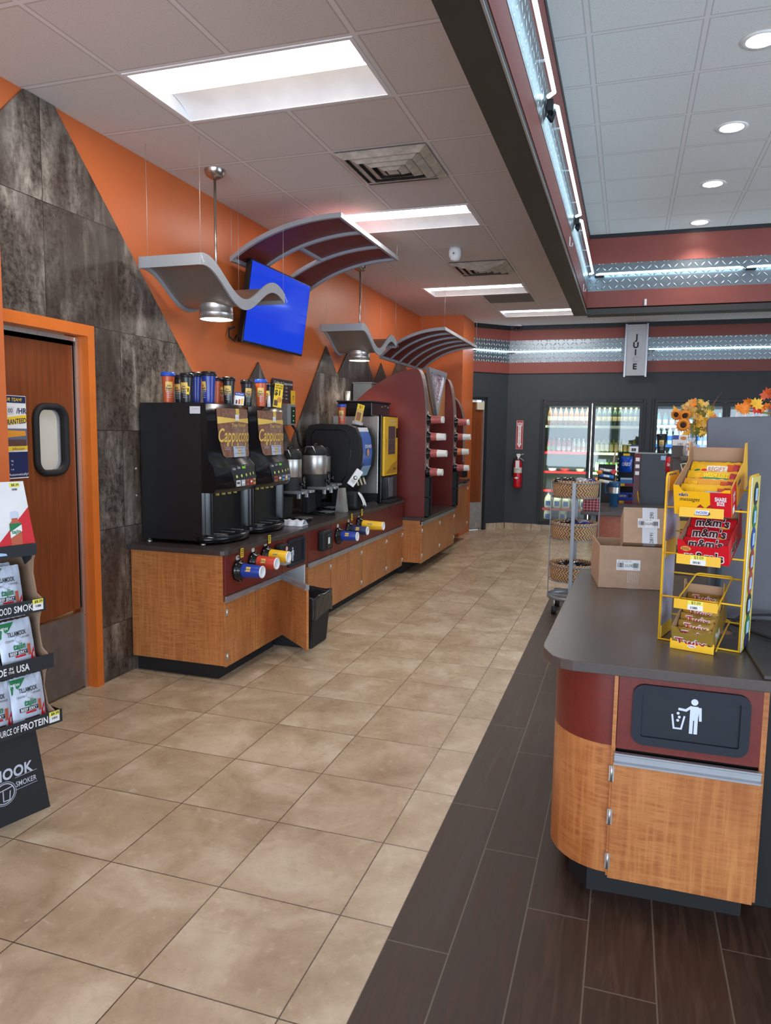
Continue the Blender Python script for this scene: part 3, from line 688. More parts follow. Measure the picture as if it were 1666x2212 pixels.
arch_canopy(.075, 2.86, .96, 3.115, 4.93, 6.33, [5.40, 5.86], (1, 9), 'arched maroon canopy with grey ribs above the television')
arch_canopy(.17, 2.45, .945, 2.755, 8.22, 10.1, [8.6, 8.97, 9.35, 9.72], None, 'arched maroon canopy with grey ribs over the soda station')
# ------------------------------------------------------------------ TELEVISION
t = thing('television', 'wall mounted television tilted down, showing a plain blue screen', 'television', (.02, 5.6, 2.5))
A = math.radians(8); TT = Matrix.Translation((.13, 5.6, 2.56)) @ Matrix.Rotation(-A, 4, 'Y') @ Matrix.Rotation(math.radians(0), 4, 'Z')
TT = Matrix.Translation((.15, 5.595, 2.56)) @ Matrix.Rotation(A, 4, 'Y')
w, h = 1.11, .64
m = MB(TT); m.box(-.045, 0, -w/2, w/2, -h/2, h/2, BLK, .006); m.build('bezel', t)
BLUES = NT('lit_blue_screen'); BLUES.set(srgb((10,24,80)), .08); BLUES.b.inputs['Emission Color'].default_value = srgb((22,62,214)); BLUES.b.inputs['Emission Strength'].default_value = .75
m = MB(TT); m.box(.0, .0015, -w/2+.012, w/2-.012, -h/2+.02, h/2-.012, BLUES.mat); m.build('screen', t)
m = MB(TT); m.box(-.075, -.045, -w/2+.1, w/2-.1, -h/2+.05, h/2-.1, BLKM, .01); m.build('rear_housing', t)
MB().box(.015, .10, 5.45, 5.75, 2.42, 2.70, BLKM).build('wall_bracket', t)
MB().tube([(.05, 5.02, 2.36), (.02, 4.99, 2.34), (.03, 4.97, 2.28), (.06, 5.0, 2.25), (.05, 5.05, 2.30)], .008, BLKR).build('cable', t)
# ------------------------------------------------------------------ COFFEE COUNTER
def handle(y0, y1, par, x=.70, z=.505, nm='handle'):
    pr = [(x-.002, z), (x+.012, z), (x+.012, z+.006), (x+.004, z+.010), (x+.004, z+.026), (x+.014, z+.032), (x+.014, z+.036), (x-.002, z+.036)]
    m = MB(); vs = [(a, y0, b) for a, b in pr]+[(a, y1, b) for a, b in pr]; n = len(pr)
    m.add(vs, [list(range(n)), list(range(n, 2*n))]+[(i, (i+1)%n, n+(i+1)%n, n+i) for i in range(n)], ALU); return m.build(nm, par)
def hinge(y, z, par, x=.70):
    m = MB(); m.box(x-.0015, x+.0045, y-.012, y+.012, z-.022, z+.022, STEEL); m.cyl((x+.005, y, z-.02), (x+.005, y, z+.02), .005, STEEL, seg=8); m.build('hinge', par)
def cab(y0, y1, lb, doors, end=False, red=True, hinges=()):
    t = thing('base_cabinet', lb, 'cabinet', (0.02, y0, 0), 0, None)
    m = MB(); m.box(.02, .685, y0+.002, y1-.002, .10, .80, MAPLE); m.build('carcass', t)
    m = MB(); m.box(.03, .625, y0+(.04 if end else 0), y1, 0, .10, BLKM); m.build('toe_kick', t)
    MB().box(.685, .702, y0+.004, y1-.004, .545, .797, REDP, .002).build('fascia_panel', t)
    for a, b in doors:
        dd = MB().box(.685, .702, a+.004, b-.004, .095, .508, MAPLE, .002).build('door', t); handle(a+.003, b-.003, dd)
    for yy in hinges:
        for zz in (.16, .44): hinge(yy, zz, t, .702)
    return t
cab(3.735, 4.525, 'end base cabinet with figured maple side facing the camera', [(3.735, 4.125), (4.125, 4.525)], True, hinges=(3.748,))
c2 = thing('base_cabinet', 'open base cabinet with trash slot and its door swung out', 'cabinet', (.02, 4.53, 0))
m = MB(); y0, y1 = 4.528, 4.966
for b in ((.02,.68,y0,y0+.016,.10,.80), (.02,.68,y1-.016,y1,.10,.80), (.02,.04,y0,y1,.10,.80), (.02,.68,y0,y1,.10,.115)): m.box(*b, M('white_melamine', (226,228,230), .5))
m.build('carcass', c2); MB().box(.03, .6, y0, y1, 0, .10, BLKM).build('toe_kick', c2)
MB().box(.685, .702, y0+.003, y1-.003, .545, .797, REDP, .002).build('fascia_panel', c2)
def trash_slot(o, ux, uy, cx, cy, w, h, par, dep=.03, s=1.0, fig=(0,0), nrm=None):
    """recessed black trash opening with the litter-bin pictogram on its flap"""
    o = Vector(o); ux = Vector(ux); uy = Vector(uy); n = ux.cross(uy).normalized()
    def P(a, b, c): return o+ux*a+uy*b+n*c
    m = MB(); O = rrect(cx, cy, w/2, h/2, .018*s*2); I = rrect(cx, cy, w/2-.028*s, h/2-.028*s, .006*s); k = len(O)
    fr = M('trash_frame_plastic', (24,31,42), .7)
    vs = [P(a, b, 0) for a, b in O]+[P(a, b, .012*s) for a, b in O]+[P(a, b, .012*s) for a, b in I]+[P(a, b, -.0) for a, b in I]
    fs = [(j*k+i, j*k+(i+1)%k, (j+1)*k+(i+1)%k, (j+1)*k+i) for j in range(3) for i in range(k)]
    m.add(vs, fs, fr); m.build('slot_frame', par)
    m = MB(); m.add([P(a, b, .0015) for a, b in I], [list(range(k))], M('trash_flap_plastic', (13,21,33), .6))
    f = m.build('flap', par)
    m = MB(); fx, fy = fig; q = s
    LB = M('pictogram_white', (206,218,236), .5); e = .003
    ee = [e]
    def D(x, y, r): ee[0] += .00025; m.disc(o, ux, uy, cx+fx+x*q, cy+fy+y*q, r*q, LB, ee[0])
    def Ln(pts, w_):
        for u_, v_ in zip(pts, pts[1:]): ee[0] += .0002; m.line(o, ux, uy, [(cx+fx+a*q, cy+fy+b*q) for a, b in (u_, v_)], w_*q, LB, ee[0])
    D(.018, .045, .0105)
    m.poly(o, ux, uy, [(cx+fx+a*q, cy+fy+b*q) for a, b in [(.006,.031),(.030,.031),(.033,.020),(.029,-.015),(.006,-.015)]], LB, e)
    Ln([(.011,.0),(.011,-.055)], .0105); Ln([(.0245,.0),(.0245,-.055)], .0105); Ln([(.035,.026),(.037,-.012)], .008)
    Ln([(.008,.028),(-.006,.016),(-.026,.018)], .008)
    Ln([(-.046,-.003),(-.040,-.046)], .0055); Ln([(-.040,-.046),(-.018,-.046)], .0055); Ln([(-.018,-.046),(-.010,-.005)], .0055)
    for a, b in ((-.029, .004), (-.025, -.008), (-.029, -.019)): D(a, b, .0045)
    m.build('pictogram', f)
trash_slot((.7025, 4.747, .672), Y3, Z3, 0, 0, .30, .205, c2, s=.9, fig=(-.075, -.01))
HD = Vector((.704, 4.54, 0)); dirn = Vector((.75, -.66, 0)).normalized()
TD = Matrix.Translation(HD) @ Matrix.Rotation(math.atan2(dirn.y, dirn.x), 4, 'Z')
dd = MB(TD).box(0, .435, -.017, 0, .095, .508, MAPLE, .002).build('door', c2)
m = MB(TD); m.box(.0, .435, -.022, .003, .508, .54, ALU); m.box(0, .435, -.03, -.02, .505, .515, ALU); m.build('handle', dd)
for zz in (.14, .28, .43): MB(TD).box(-.012, .03, -.004, .008, zz-.02, zz+.02, STEEL).build('hinge', dd)
cab(4.97, 5.43, 'base cabinet with black napkin holder, right of the open one', [(4.97, 5.43)], hinges=(5.42,))
cab(5.435, 6.19, 'base cabinet below the three small far cup dispensers', [(5.435, 5.813), (5.813, 6.19)], hinges=(6.18,))
cab(6.195, 6.935, 'base cabinet with two plain doors, third from the soda station', [(6.195, 6.565), (6.565, 6.935)], hinges=(6.925,)).__setitem__('label', 'base cabinet with two doors below the creamer machine')
cab(6.94, 7.50, 'base cabinet against the soda station side, below the yellow machine', [(6.94, 7.50)], hinges=(7.49,))
m = MB(); m.prism([(.002,3.70),(.69,3.70),(.715,3.71),(.727,3.735),(.727,7.46),(.70,7.50),(.002,7.50)], .80, .831, TOPM, 'z')
tag(m.build('worktop', bevel=.004), 'long dark brown worktop carrying the coffee machines', 'worktop')
# -- cup dispensers
def tagcard(par, o, ux, uy, w=.03, h=.048):
    m = MB(); m.rect(o, ux, uy, -w/2, w/2, 0, h, YELC, 0); m.rect(o, ux, uy, -w/2, w/2, 0, h, YELC, -.001)
    for k in range(4): m.rect(o, ux, uy, -w*.35, w*.38-k*.002, h*(.78-.2*k), h*(.88-.2*k), INK, .0006)
    m.build('price_card', par)
def dispenser(x, y, z, lb, grp, r=.066, card=True, tab=True):
    t = thing('cup_dispenser', lb, 'cup dispenser', (x, y, z), 0, grp)
    Mx = Matrix.Rotation(math.pi/2, 4, 'Y')
    MB().lathe([(r*.62, .0), (r, .0), (r*1.02, .012), (r*.92, .024), (r*.80, .03), (r*.78, .046), (r*.70, .048), (r*.66, .03)], BLK, (x, y, z), Mx, seg=24).build('mounting_ring', t)
    MB().cyl((x+.001, y, z-r*1.0), (x+.03, y, z-r*.93), .008, BLK, seg=10).build('release_knob', t)
    if tab: MB().cyl((x+.001, y, z+r+.012), (x+.006, y, z+r+.012), .018, M('size_tab_plastic', (214,210,200), .3), seg=14).build('size_tab', t)
    if card: tagcard(t, (x+.033, y+.004, z+r+.016), Y3, Z3, .036, .058); MB().box(x+.001, x+.034, y-.004, y+.004, z+r+.014, z+r+.018, BLKM).build('card_arm', t)
    return t
def cupstack(x, y, z, L, r0, r1, mats, lb, grp, txt='the Start', clear=False, tilt=0):
    t = thing('cup_stack', lb, 'cups', (x, y, z), 0, grp)
    Mx = Matrix.Rotation(math.pi/2+tilt, 4, 'Y')
    MB().lathe([(r0, 0), (r0*.98+r1*.02, .01), (r1, L-.006), (r1*.97, L-.003)], mats[0], (x, y, z), Mx, seg=20).build('sleeve', t)
    if len(mats) > 1: MB().lathe([(r0*1.004, L*.0), (r1*.5+r0*.504, L*.5)], mats[1], (x, y, z), Mx, seg=20, a0=math.radians(-60), a1=math.radians(60)).build('colour_band', t)
    MB().lathe([(r1*1.0, L-.006), (r1*1.04, L-.002), (r1*1.0, L+.002), (r1*.85, L+.001), (r1*.8, L-.006), (.001, L-.006)], WHITE, (x, y, z), Mx, seg=20).build('cup_base', t)
    if not clear:
        m = MB(); R = r0*.5+r1*.5+.0012
        def wrap(a, b): # a along axis, b around, centred on the camera side
            q = -math.pi*.5-.15+b/R; return Mx_apply(a, q, R)
        def Mx_apply(a, q, R): return Vector((x, y, z))+Mx @ Vector((R*math.cos(q+math.pi)*0-R*math.sin(0), 0, 0)) if False else Vector((x, y, z))+Mx@Vector((-math.cos(math.pi/2+q+math.pi)*0+R*math.sin(q*0)*0, 0, a))+Vector((0, -R*math.cos(b_of(q)), R*math.sin(b_of(q))))
        def b_of(q): return q+math.pi*.5+.15+.45
        for k in range(6):
            b0 = -.35+.7*k/6; b1 = -.35+.7*(k+1)/6
            f = lambda a, bb: Vector((x, y, z))+Mx@Vector((0, 0, a))+Vector((0, -R*math.cos(bb+.45), R*math.sin(bb+.45)))
            m.add([f(L*.30, b0), f(L*.55, b0), f(L*.55, b1), f(L*.30, b1)], [(0,1,2,3)], GOLDP)
        R2 = R+.0008
        m.text((0,0,0), X3, Z3, txt, .010, NAVY, w=L*.22, cx=L*.425, cy=0, bold=.02, fn=lambda a, b: Vector((x, y, z))+Mx@Vector((0, 0, a))+Vector((0, -R2*math.cos(b/R2+.45), R2*math.sin(b/R2+.45))))
        for k in range(4): m.text((0,0,0), X3, Z3, 'the best part', .0035, WHITE, w=L*.17, cx=L*.70, cy=.010-k*.007, fn=lambda a, b: Vector((x, y, z))+Mx@Vector((0, 0, a))+Vector((0, -R2*math.cos(b/R2+.45), R2*math.sin(b/R2+.45)))) if False else None
        m.build('logo', t)
    return t
G1, G2 = 'cup dispensers on the near cabinet', 'cup dispensers on the far cabinet'
for (yy, zz, mt, cn, pos, sh) in ((3.885, .683, [NAVY if 0 else BLUE], 'blue', 'nearest the camera', 1), (4.085, .703, [M('cup_red', (196,62,38), .4)], 'orange red', 'middle one of the near three', 1), (4.26, .718, [YEL], 'yellow', 'third from the counter corner', 1)):
    dispenser(.702, yy, zz, 'black cup dispenser holding %s cups, near cabinet' % cn, G1, card=(cn != 'orange red'))
    cupstack(.735, yy, zz, .145, .046, .038, mt, 'stack of %s paper cups in the near cabinet dispenser' % cn, None)
for (yy, zz, mt, cn) in ((5.575, .683, [BLUE], 'blue'), (5.83, .70, [NAVY, M('cup_red', (196,62,38), .4)], 'navy and red'), (6.09, .715, [YEL], 'yellow')):
    dispenser(.702, yy, zz, 'black cup dispenser holding %s cups, far cabinet' % cn, G2, r=.068, card=(cn != 'blue'))
    cupstack(.735, yy, zz, .15 if cn != 'yellow' else .21, .045, .037, mt, 'stack of %s paper cups in the far cabinet dispenser' % cn, None)
t = thing('straw_dispenser', 'black and clear lid dispenser left of the counter trash slot', 'dispenser', (.702, 4.47, .72))
MB().box(.704, .76, 4.40, 4.51, .68, .77, BLKM, .012).build('housing', t); MB().box(.715, .78, 4.42, 4.505, .625, .68, mat_clear(), .004).build('clear_tray', t)
MB().disc((.761, 4.475, .735), Y3, Z3, 0, 0, .02, M('tag_red', (190,50,60)), 0).disc((.7615, 4.475, .735), Y3, Z3, 0, 0, .015, WHITE, 0).text((.762, 4.475, .735), Y3, Z3, 'Max', .008, RED).build('round_sticker', t)
t = thing('napkin_dispenser', 'black wall mounted napkin holder on the red cabinet panel', 'dispenser', (.702, 5.24, .68))
m = MB(); m.box(.704, .765, 5.15, 5.33, .61, .77, BLKM, .016); m.build('housing', t)
m = MB(); m.box(.7655, .769, 5.20, 5.29, .63, .745, BLK, .002); m.build('opening', t)
MB().box(.769, .771, 5.215, 5.245, .665, .715, PAPER).build('napkin', t)
# ------------------------------------------------------------------ CAPPUCCINO MACHINES
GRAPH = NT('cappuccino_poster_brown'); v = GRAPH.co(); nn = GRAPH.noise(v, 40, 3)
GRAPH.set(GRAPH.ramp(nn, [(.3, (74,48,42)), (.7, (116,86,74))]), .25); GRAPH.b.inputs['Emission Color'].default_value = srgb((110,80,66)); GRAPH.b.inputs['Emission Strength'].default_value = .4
def capp(y0, lb, flavors):
    t = thing('cappuccino_machine', lb, 'coffee machine', (.3, y0+.265, .831))
    W_ = .53; y1 = y0+W_
    MB().box(.03, .485, y0+.005, y1-.005, .855, 1.728, M('black_painted_steel', (17,18,20), .38), .003).build('cabinet', t)
    for a in (.06, .46):
        for b in (y0+.04, y1-.04): MB().lathe([(.018,.831),(.018,.84),(.009,.842),(.009,.856)], STEEL, (a, b, 0), seg=10).build('foot', t)
    # front shell: profile x(z), bowed across the width
    prof = [(.495,1.728),(.515,1.722),(.522,1.60),(.524,1.45),(.532,1.37),(.565,1.33),(.580,1.25),(.582,1.19),(.566,1.165)]
    bow = lambda u: .035*(1-(2*u-1)**2)
    def fx(z, u):
        for (a, za), (b, zb) in zip(prof, prof[1:]):
            if zb <= z <= za: return a+(b-a)*(za-z)/(za-zb)+bow(u)
        return prof[-1][0]+bow(u)
    rows = [[(x+bow(k/14), y0+W_*k/14, z) for k in range(15)] for x, z in prof]
    m = MB(); m.sheet(rows, BLK)
    for k in (0, 14):   # cheeks
        m.add([rows[i][k] for i in range(len(prof))]+[(.48, rows[0][k][1], 1.165), (.48, rows[0][k][1], 1.728)], [list(range(len(prof)+2))], BLK)
    m.add([(.48, y0, 1.165), (.48, y1, 1.165)]+rows[-1][::-1], [list(range(17))], BLK); m.add([(.48, y0, 1.728), (.48, y1, 1.728)]+rows[0][::-1], [list(range(17))], BLK)
    m.build('front_shell', t)
    def FP(a, b, off=.002): u = a/W_; return Vector((fx(b, u)+off, y0+a, b))
    # lit graphic panel
    a0, a1 = .085, .505
    gp = MB(); rr = []
    zs = [1.385, 1.40, 1.46, 1.54, 1.62, 1.70]
    for z in zs:
        ins = .05*max(0, 1-(z-1.385)/.19) if z < 1.575 else 0
        if z == 1.385: ins += .02
        rr.append([FP(a0+ins+(a1-a0-ins-(.02 if z == 1.385 else 0))*k/12, z, .004) for k in range(13)])
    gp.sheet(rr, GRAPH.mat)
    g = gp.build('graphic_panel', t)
    T_ = lambda s_, h_, mt, w_, cx, cy, **k: m.text((0,0,0), Y3, Z3, s_, h_, mt, w=w_, cx=cx, cy=cy, fn=lambda a, b: FP(a, b, .0065), **k)
    def patch(pts, mt, off=.0055, n=8):
        (aL, b0L, b1L), (aR, b0R, b1R) = pts
        m.sheet([[FP(aL+(aR-aL)*k/n, b0L+(b0R-b0L)*k/n, off) for k in range(n+1)], [FP(aL+(aR-aL)*k/n, b1L+(b1R-b1L)*k/n, off) for k in range(n+1)]], mt)
    m = MB(); patch(((.087, 1.60, 1.645), (.30, 1.617, 1.633)), GOLDP); patch(((.30, 1.617, 1.633), (.503, 1.607, 1.642)), GOLDP)
    patch(((.295, 1.655, 1.70), (.345, 1.655, 1.70)), GOLDP, .0058); patch(((.285, 1.625, 1.66), (.335, 1.625, 1.66)), WHITE, .006); m.text((0,0,0), Y3, Z3, 'the', .009, BLUE, cx=.31, cy=1.643, fn=lambda a, b: FP(a, b, .007))
    T_('Treat Yourself', .022, GOLDP, .21, .34, 1.594, shear=.3)
    T_('Cappuccino', .085, GOLDP, .415, .30, 1.528, shear=.22, bold=.012)
    for k in range(3):
        c = .185+.125*k
        m.add([FP(c+.011*math.cos(q*math.pi/6), 1.468+.013*math.sin(q*math.pi/6), .006) for q in range(12)], [list(range(12))], GOLDP)
        T_(str(k+1), .012, BROWN, None, c, 1.468) if False else m.text((0,0,0), Y3, Z3, str(k+1), .012, BROWN, cx=c, cy=1.468, fn=lambda a, b: FP(a, b, .007))
        T_(('Choose Cup', 'Add Flavor', 'Press')[k], .006, LBLUE, .055, c, 1.448); T_(('and Drink Flavor', 'Stir in Brew', 'and Enjoy')[k], .006, LBLUE, .07, c, 1.437)
    rnd = random.Random(int(y0*100))
    for k in range(16):
        a, b = rnd.uniform(.13, .49), rnd.choice([rnd.uniform(1.40, 1.47), rnd.uniform(1.65, 1.695)]); r = rnd.uniform(.003, .006)
        m.add([FP(a+r*math.cos(q*math.pi/3), b+r*.7*math.sin(q*math.pi/3), .006) for q in range(6)], [list(range(6))], M('coffee_bean_print', (148,108,84), .4))
    m.build('artwork', g)
    m = MB(); patch(((.245, 1.385, 1.455), (.42, 1.385, 1.455)), M('translucent_note', (176,186,204), .5), .008); patch(((.30, 1.39, 1.45), (.345, 1.39, 1.45)), M('note_tan', (206,186,140), .5), .0085)
    for k, s_ in enumerate(('Please do not open', 'cappuccino', 'machines, Thank You')): m.text((0,0,0), Y3, Z3, s_, .007, INK, w=(.13, .07, .14)[k], cx=.332, cy=1.446-.018*k, fn=lambda a, b: FP(a, b, .0095))
    m.build('taped_note', t)
    m = MB(); P2 = [[FP(.14+.37*k/8, 1.335, .003) for k in range(9)], [FP(.16+.345*k/8, 1.265, .003) for k in range(9)], [FP(.18+.32*k/8, 1.195, .003) for k in range(9)]]
    m.sheet(P2, M('control_panel_grey', (42,44,48), .35)); cp = m.build('control_panel', t)
    m = MB(); m.sheet([[FP(a, b, .005) for a in (.285, .335)] for b in (1.31, 1.325)], EM('green_display', (90,150,40), .5)); m.build('display', cp)
    m = MB(); T_('Café', .016, WHITE, None, .19, 1.31, shear=.3) if False else m.text((0,0,0), Y3, Z3, 'Cafe', .014, WHITE, cx=.185, cy=1.312, shear=.3, fn=lambda a, b: FP(a, b, .005))
    m.text((0,0,0), Y3, Z3, 'Cafe', .014, WHITE, cx=.245, cy=1.318, shear=.3, fn=lambda a, b: FP(a, b, .005)); m.build('lettering', cp)
    for k in range(5):
        c = (.20, .26, .325, .39, .45)[k]; z = 1.262+.003*k
        m = MB(); m.add([FP(c+.010*math.cos(q*math.pi/6), z+.010*math.sin(q*math.pi/6), .007) for q in range(12)], [list(range(12))], M('button_yellow', (206,214,110), .4)); m.build('button', cp)
    for k in range(5):
        c = .215+.062*k; m = MB(); m.sheet([[FP(a, b, .006) for a in (c-.026, c+.026)] for b in (1.198, 1.238)], flavors[k]); m.sheet([[FP(a, b, .007) for a in (c-.018, c+.014)] for b in (1.214, 1.226)], PAPER if k % 2 else BROWN); m.build('flavour_card', cp)
    # dispensing bay
    MB().box(.40, .43, y0+.03, y1-.03, .90, 1.165, M('bay_back_panel', (24,28,32), .3)).build('bay_back', t)
    for a, b in ((y0, y0+.075), (y1-.05, y1)):
        m = MB(); m.sheet([[(.48+.06*math.sin(k*math.pi/6), a+(b-a)*k/6, z) for k in range(7)] for z in (.90, 1.03, 1.168)], BLK); m.box(.42, .50, a+.007, b-.007, .90, 1.168, BLK); m.build('side_column', t)
    for k in range(4): MB().box(.50, .515, y0+.13+.075*k, y0+.152+.075*k, 1.14, 1.162, M('nozzle_tab', (196,176,96), .5)).build('nozzle', t)
    MB().ring((.431, y0+.2, 1.09), Y3, Z3, 0, 0, .006, .009, STEEL, 0).build('keyhole', t)
    bp_ = [(.44, y0+.0)]+[(.50+.115*math.sin(math.pi*k/12)**.6 if 0 < k < 12 else .50, y0+W_*k/12) for k in range(13)]+[(.44, y1)]
    m = MB(); m.prism(bp_, .845, .885, BLK, 'z', True); m.build('base', t)
    m = MB(); bp2 = [(.44, y0+.06)]+[(.49+.10*math.sin(math.pi*k/12)**.6 if 0 < k < 12 else .49, y0+.05+(W_-.1)*k/12) for k in range(13)]+[(.44, y1-.06)]; m.prism(bp2, .885, .895, BLK, 'z')
    for k in range(9): m.box(.45, .58, y0+.1+k*.04, y0+.112+k*.04, .895, .899, STEEL if k % 3 == 0 else BLKM)
    m.build('drip_tray', t)
    return t
fl1 = [M('flav_white', (200,204,206)), M('flav_grey', (190,190,192)), M('flav_brown', (150,80,60)), M('flav_red', (196,50,44)), M('flav_tan', (206,160,110))]
fl2 = [fl1[2], M('flav_mocha', (120,84,70)), M('flav_blue', (96,150,196)), fl1[4], M('flav_sky', (120,170,200))]
cm = capp(3.84, 'black cappuccino machine nearest the camera', fl1)
m = MB(); m.box(.40, .475, 3.8425, 3.8445, 1.66, 1.705, M('sticker_grey', (196,200,206), .4)); m.text((.4375, 3.842, 1.69), X3, Z3, 'AUTHORIZED', .004, RED, w=.04, off=-.0); m.build('service_sticker', cm)
capp(4.378, 'black cappuccino machine next to the steel coffee urns', fl2)
m = MB(); m.tube([(.02+.03*math.cos(math.pi*k/8+math.pi/2), 3.815-.012*math.sin(math.pi*k/8), 1.22+.09*math.sin(math.pi*k/8+math.pi/2)) for k in range(9)], .007, M('grey_hose', (150,152,156), .5)); m.tube([(.03, 3.80, 1.02), (.0+.02, 3.76, .92), (.03, 3.74, .835)], .008, M('grey_hose', (150,152,156), .5)) if False else None
tag(m.build('water_hose'), 'grey looped hose behind the nearest cappuccino machine', 'hose')
# -- tumblers on top
def tumbler(x, y, z, body, lid, lb, h=.195, r=.042, logo=0.0, grp=None):
    t = thing('travel_tumbler', lb, 'tumbler', (x, y, z), 0, grp)
    MB().lathe([(.001,z),(r*.74,z),(r*.76,z+.004),(r*.80,z+h*.3),(r*.93,z+h*.75),(r,z+h*.86),(r*.99,z+h*.87)], body, (x, y, 0), seg=24).build('body', t)
    MB().lathe([(r*1.0,z+h*.86),(r*1.08,z+h*.87),(r*1.1,z+h*.90),(r*1.06,z+h*.93),(r*1.04,z+h*.965),(r*.96,z+h),(r*.7,z+h*.985),(.001,z+h*.98)], lid, (x, y, 0), seg=24).build('lid', t)
    m = MB(); a0 = logo
    def W(a, b, e=.0008): # wrap: a around, b height
        rr = r*(.76+.24*(b/(h*.86)))+e; q = -math.pi/2+a0+a/rr; return Vector((x+rr*math.cos(q), y+rr*math.sin(q), z+b))
    for k in range(6):
        a, b = -.024+.048*k/6, -.024+.048*(k+1)/6; m.add([W(a, h*.40), W(b, h*.40), W(b, h*.68), W(a, h*.68)], [(0,1,2,3)], GOLDP)
    m.add([W(-.024, h*.68, .001), W(.0, h*.60, .001), W(.024, h*.68, .001)], [(0,1,2)], NAVY)
    m.text((0,0,0), X3, Z3, 'the', .012, NAVY, cx=-.002, cy=h*.555, bold=.02, fn=lambda a, b: W(a, b, .0018)); m.text((0,0,0), X3, Z3, 'Start', .016, NAVY, cx=0, cy=h*.47, bold=.03, fn=lambda a, b: W(a, b, .0018), w=.042)
    m.text((0,0,0), X3, Z3, 'refreshed', .008, WHITE, cx=0, cy=h*.36, fn=lambda a, b: W(a, b, .0018))
    for k in range(3): m.text((0,0,0), X3, Z3, 'refill here', .005, WHITE, cx=.004, cy=h*(.30-.06*k), fn=lambda a, b: W(a, b, .0018))
    m.build('logo', t); return t
CAPO = M('tumbler_orange', (186,84,44), .3); CAPB = M('tumbler_black', (34,36,38), .3); CAPN = M('tumbler_blue', (38,54,140), .25); LIDB = M('lid_blue', (40,82,180), .25); LIDK = M('lid_black', (28,28,30), .2)
ZT = 1.729; GT = 'travel tumblers on the cappuccino machines'
tumbler(.187, 3.93, ZT, CAPO, LIDB, 'orange tumbler with blue lid, leftmost on the near machine', logo=.75, grp=GT)
tumbler(.325, 3.93, ZT, CAPB, LIDK, 'black tumbler with a yellow tag, in front of two others', logo=.1, grp=GT, h=.186)
tumbler(.19, 4.06, ZT, CAPB, LIDK, 'black tumbler half hidden behind the tagged black tumbler', logo=.0, grp=GT, h=.185)
tumbler(.285, 4.09, ZT, CAPN, LIDK, 'blue tumbler behind the tagged black tumbler', logo=-1.2, grp=GT, h=.205)
m = MB(); m.poly((.36, 3.885, 1.785), X3*.9+Y3*.3, Z3, [(-.012,-.0),(.008,-.006),(.016,.04),(-.004,.05)], YELC, 0); m.poly((.36, 3.885, 1.785), X3*.9+Y3*.3, Z3, [(-.002,.012),(.006,.010),(.008,.034),(.0,.036)], INK, .001)
tag(m.build('price_tag'), 'small yellow price tag on the front black tumbler', 'tag')
tumbler(.448, 3.99, ZT, CAPN, LIDK, 'tall blue tumbler with black lid standing alone near the sticker', logo=-.45, grp=GT, h=.20, r=.046)
tumbler(.40, 4.14, ZT, CAPO, LIDK, 'orange tumbler nearly hidden behind the tall blue one', logo=-.2, grp=GT, h=.175)
tumbler(.36, 4.33, ZT, CAPO, LIDB, 'orange tumbler with blue lid behind a black one, centre group', logo=.1, grp=GT, h=.18)
tumbler(.47, 4.20, ZT, CAPB, LIDK, 'black tumbler beside the small white promotion card', logo=.3, grp=GT, h=.18)
tumbler(.455, 4.47, ZT, CAPB, LIDK, 'black tumbler left of the orange one on the second machine', logo=.9, grp=GT, h=.18)
tumbler(.525, 4.55, ZT, CAPO, LIDB, 'orange tumbler with blue lid on the second machine', logo=.4, grp=GT, h=.19)
tumbler(.50, 4.73, ZT, CAPB, LIDK, 'black tumbler behind the yellow dollar card', logo=-.1, grp=GT, h=.175)
t = thing('promotion_card', 'small white and blue promotion card with tumbler pictures', 'card', (.52, 4.25, ZT))
Tc = Matrix.Translation((.515, 4.25, ZT)) @ Matrix.Rotation(.5, 4, 'Z') @ Matrix.Rotation(-.12, 4, 'X') @ Matrix.Rotation(.1, 4, 'Y')
m = MB(Tc); m.box(-.032, .032, 0, .0015, 0, .085, PAPER); m.build('card', t)
m = MB(Tc); m.rect((0,-.0005,0), X3, Z3, -.032, .032, .062, .085, BLUE, 0); m.text((0,-.001,0), X3, Z3, 'Refillable', .010, WHITE, cx=0, cy=.074, off=.0005)
for k, (c, hh) in enumerate(((BROWN, .026), (ORG, .032), (YEL, .04))): m.rect((0,-.0008,0), X3, Z3, -.022+k*.018, -.010+k*.018, .006, .006+hh, c, 0)
m.build('print', t)
t = thing('dollar_card', 'yellow card reading $1 beside the menu board', 'card', (.60, 4.68, ZT))
Tc = Matrix.Translation((.585, 4.68, ZT)) @ Matrix.Rotation(1.0, 4, 'Z') @ Matrix.Rotation(.12, 4, 'Y')
m = MB(Tc); m.box(-.035, .035, 0, .0015, 0, .17, YELC); m.build('card', t)
m = MB(Tc); m.text((0,-.001,0), X3, Z3, 'START YOUR', .012, INK, w=.062, cx=0, cy=.155, bold=.02); m.text((0,-.001,0), X3, Z3, 'DAY RIGHT', .012, INK, w=.058, cx=0, cy=.138, bold=.02)
m.text((0,-.001,0), X3, Z3, '$1', .036, INK, cx=-.01, cy=.105, bold=.03); m.disc((0,-.001,0), X3, Z3, .012, .055, .02, M('cookie_print', (200,130,50)), 0); m.rect((0,-.001,0), X3, Z3, -.03, .0, .01, .05, BROWN, 0); m.build('print', t)
tag(MB().lathe([(.001,ZT),(.014,ZT),(.010,ZT+.08),(.001,ZT+.08)], WHITE, (.545, 4.63, 0), seg=14).build('paper_cone'), 'small white cone beside the orange tumbler on machine two', 'cone')
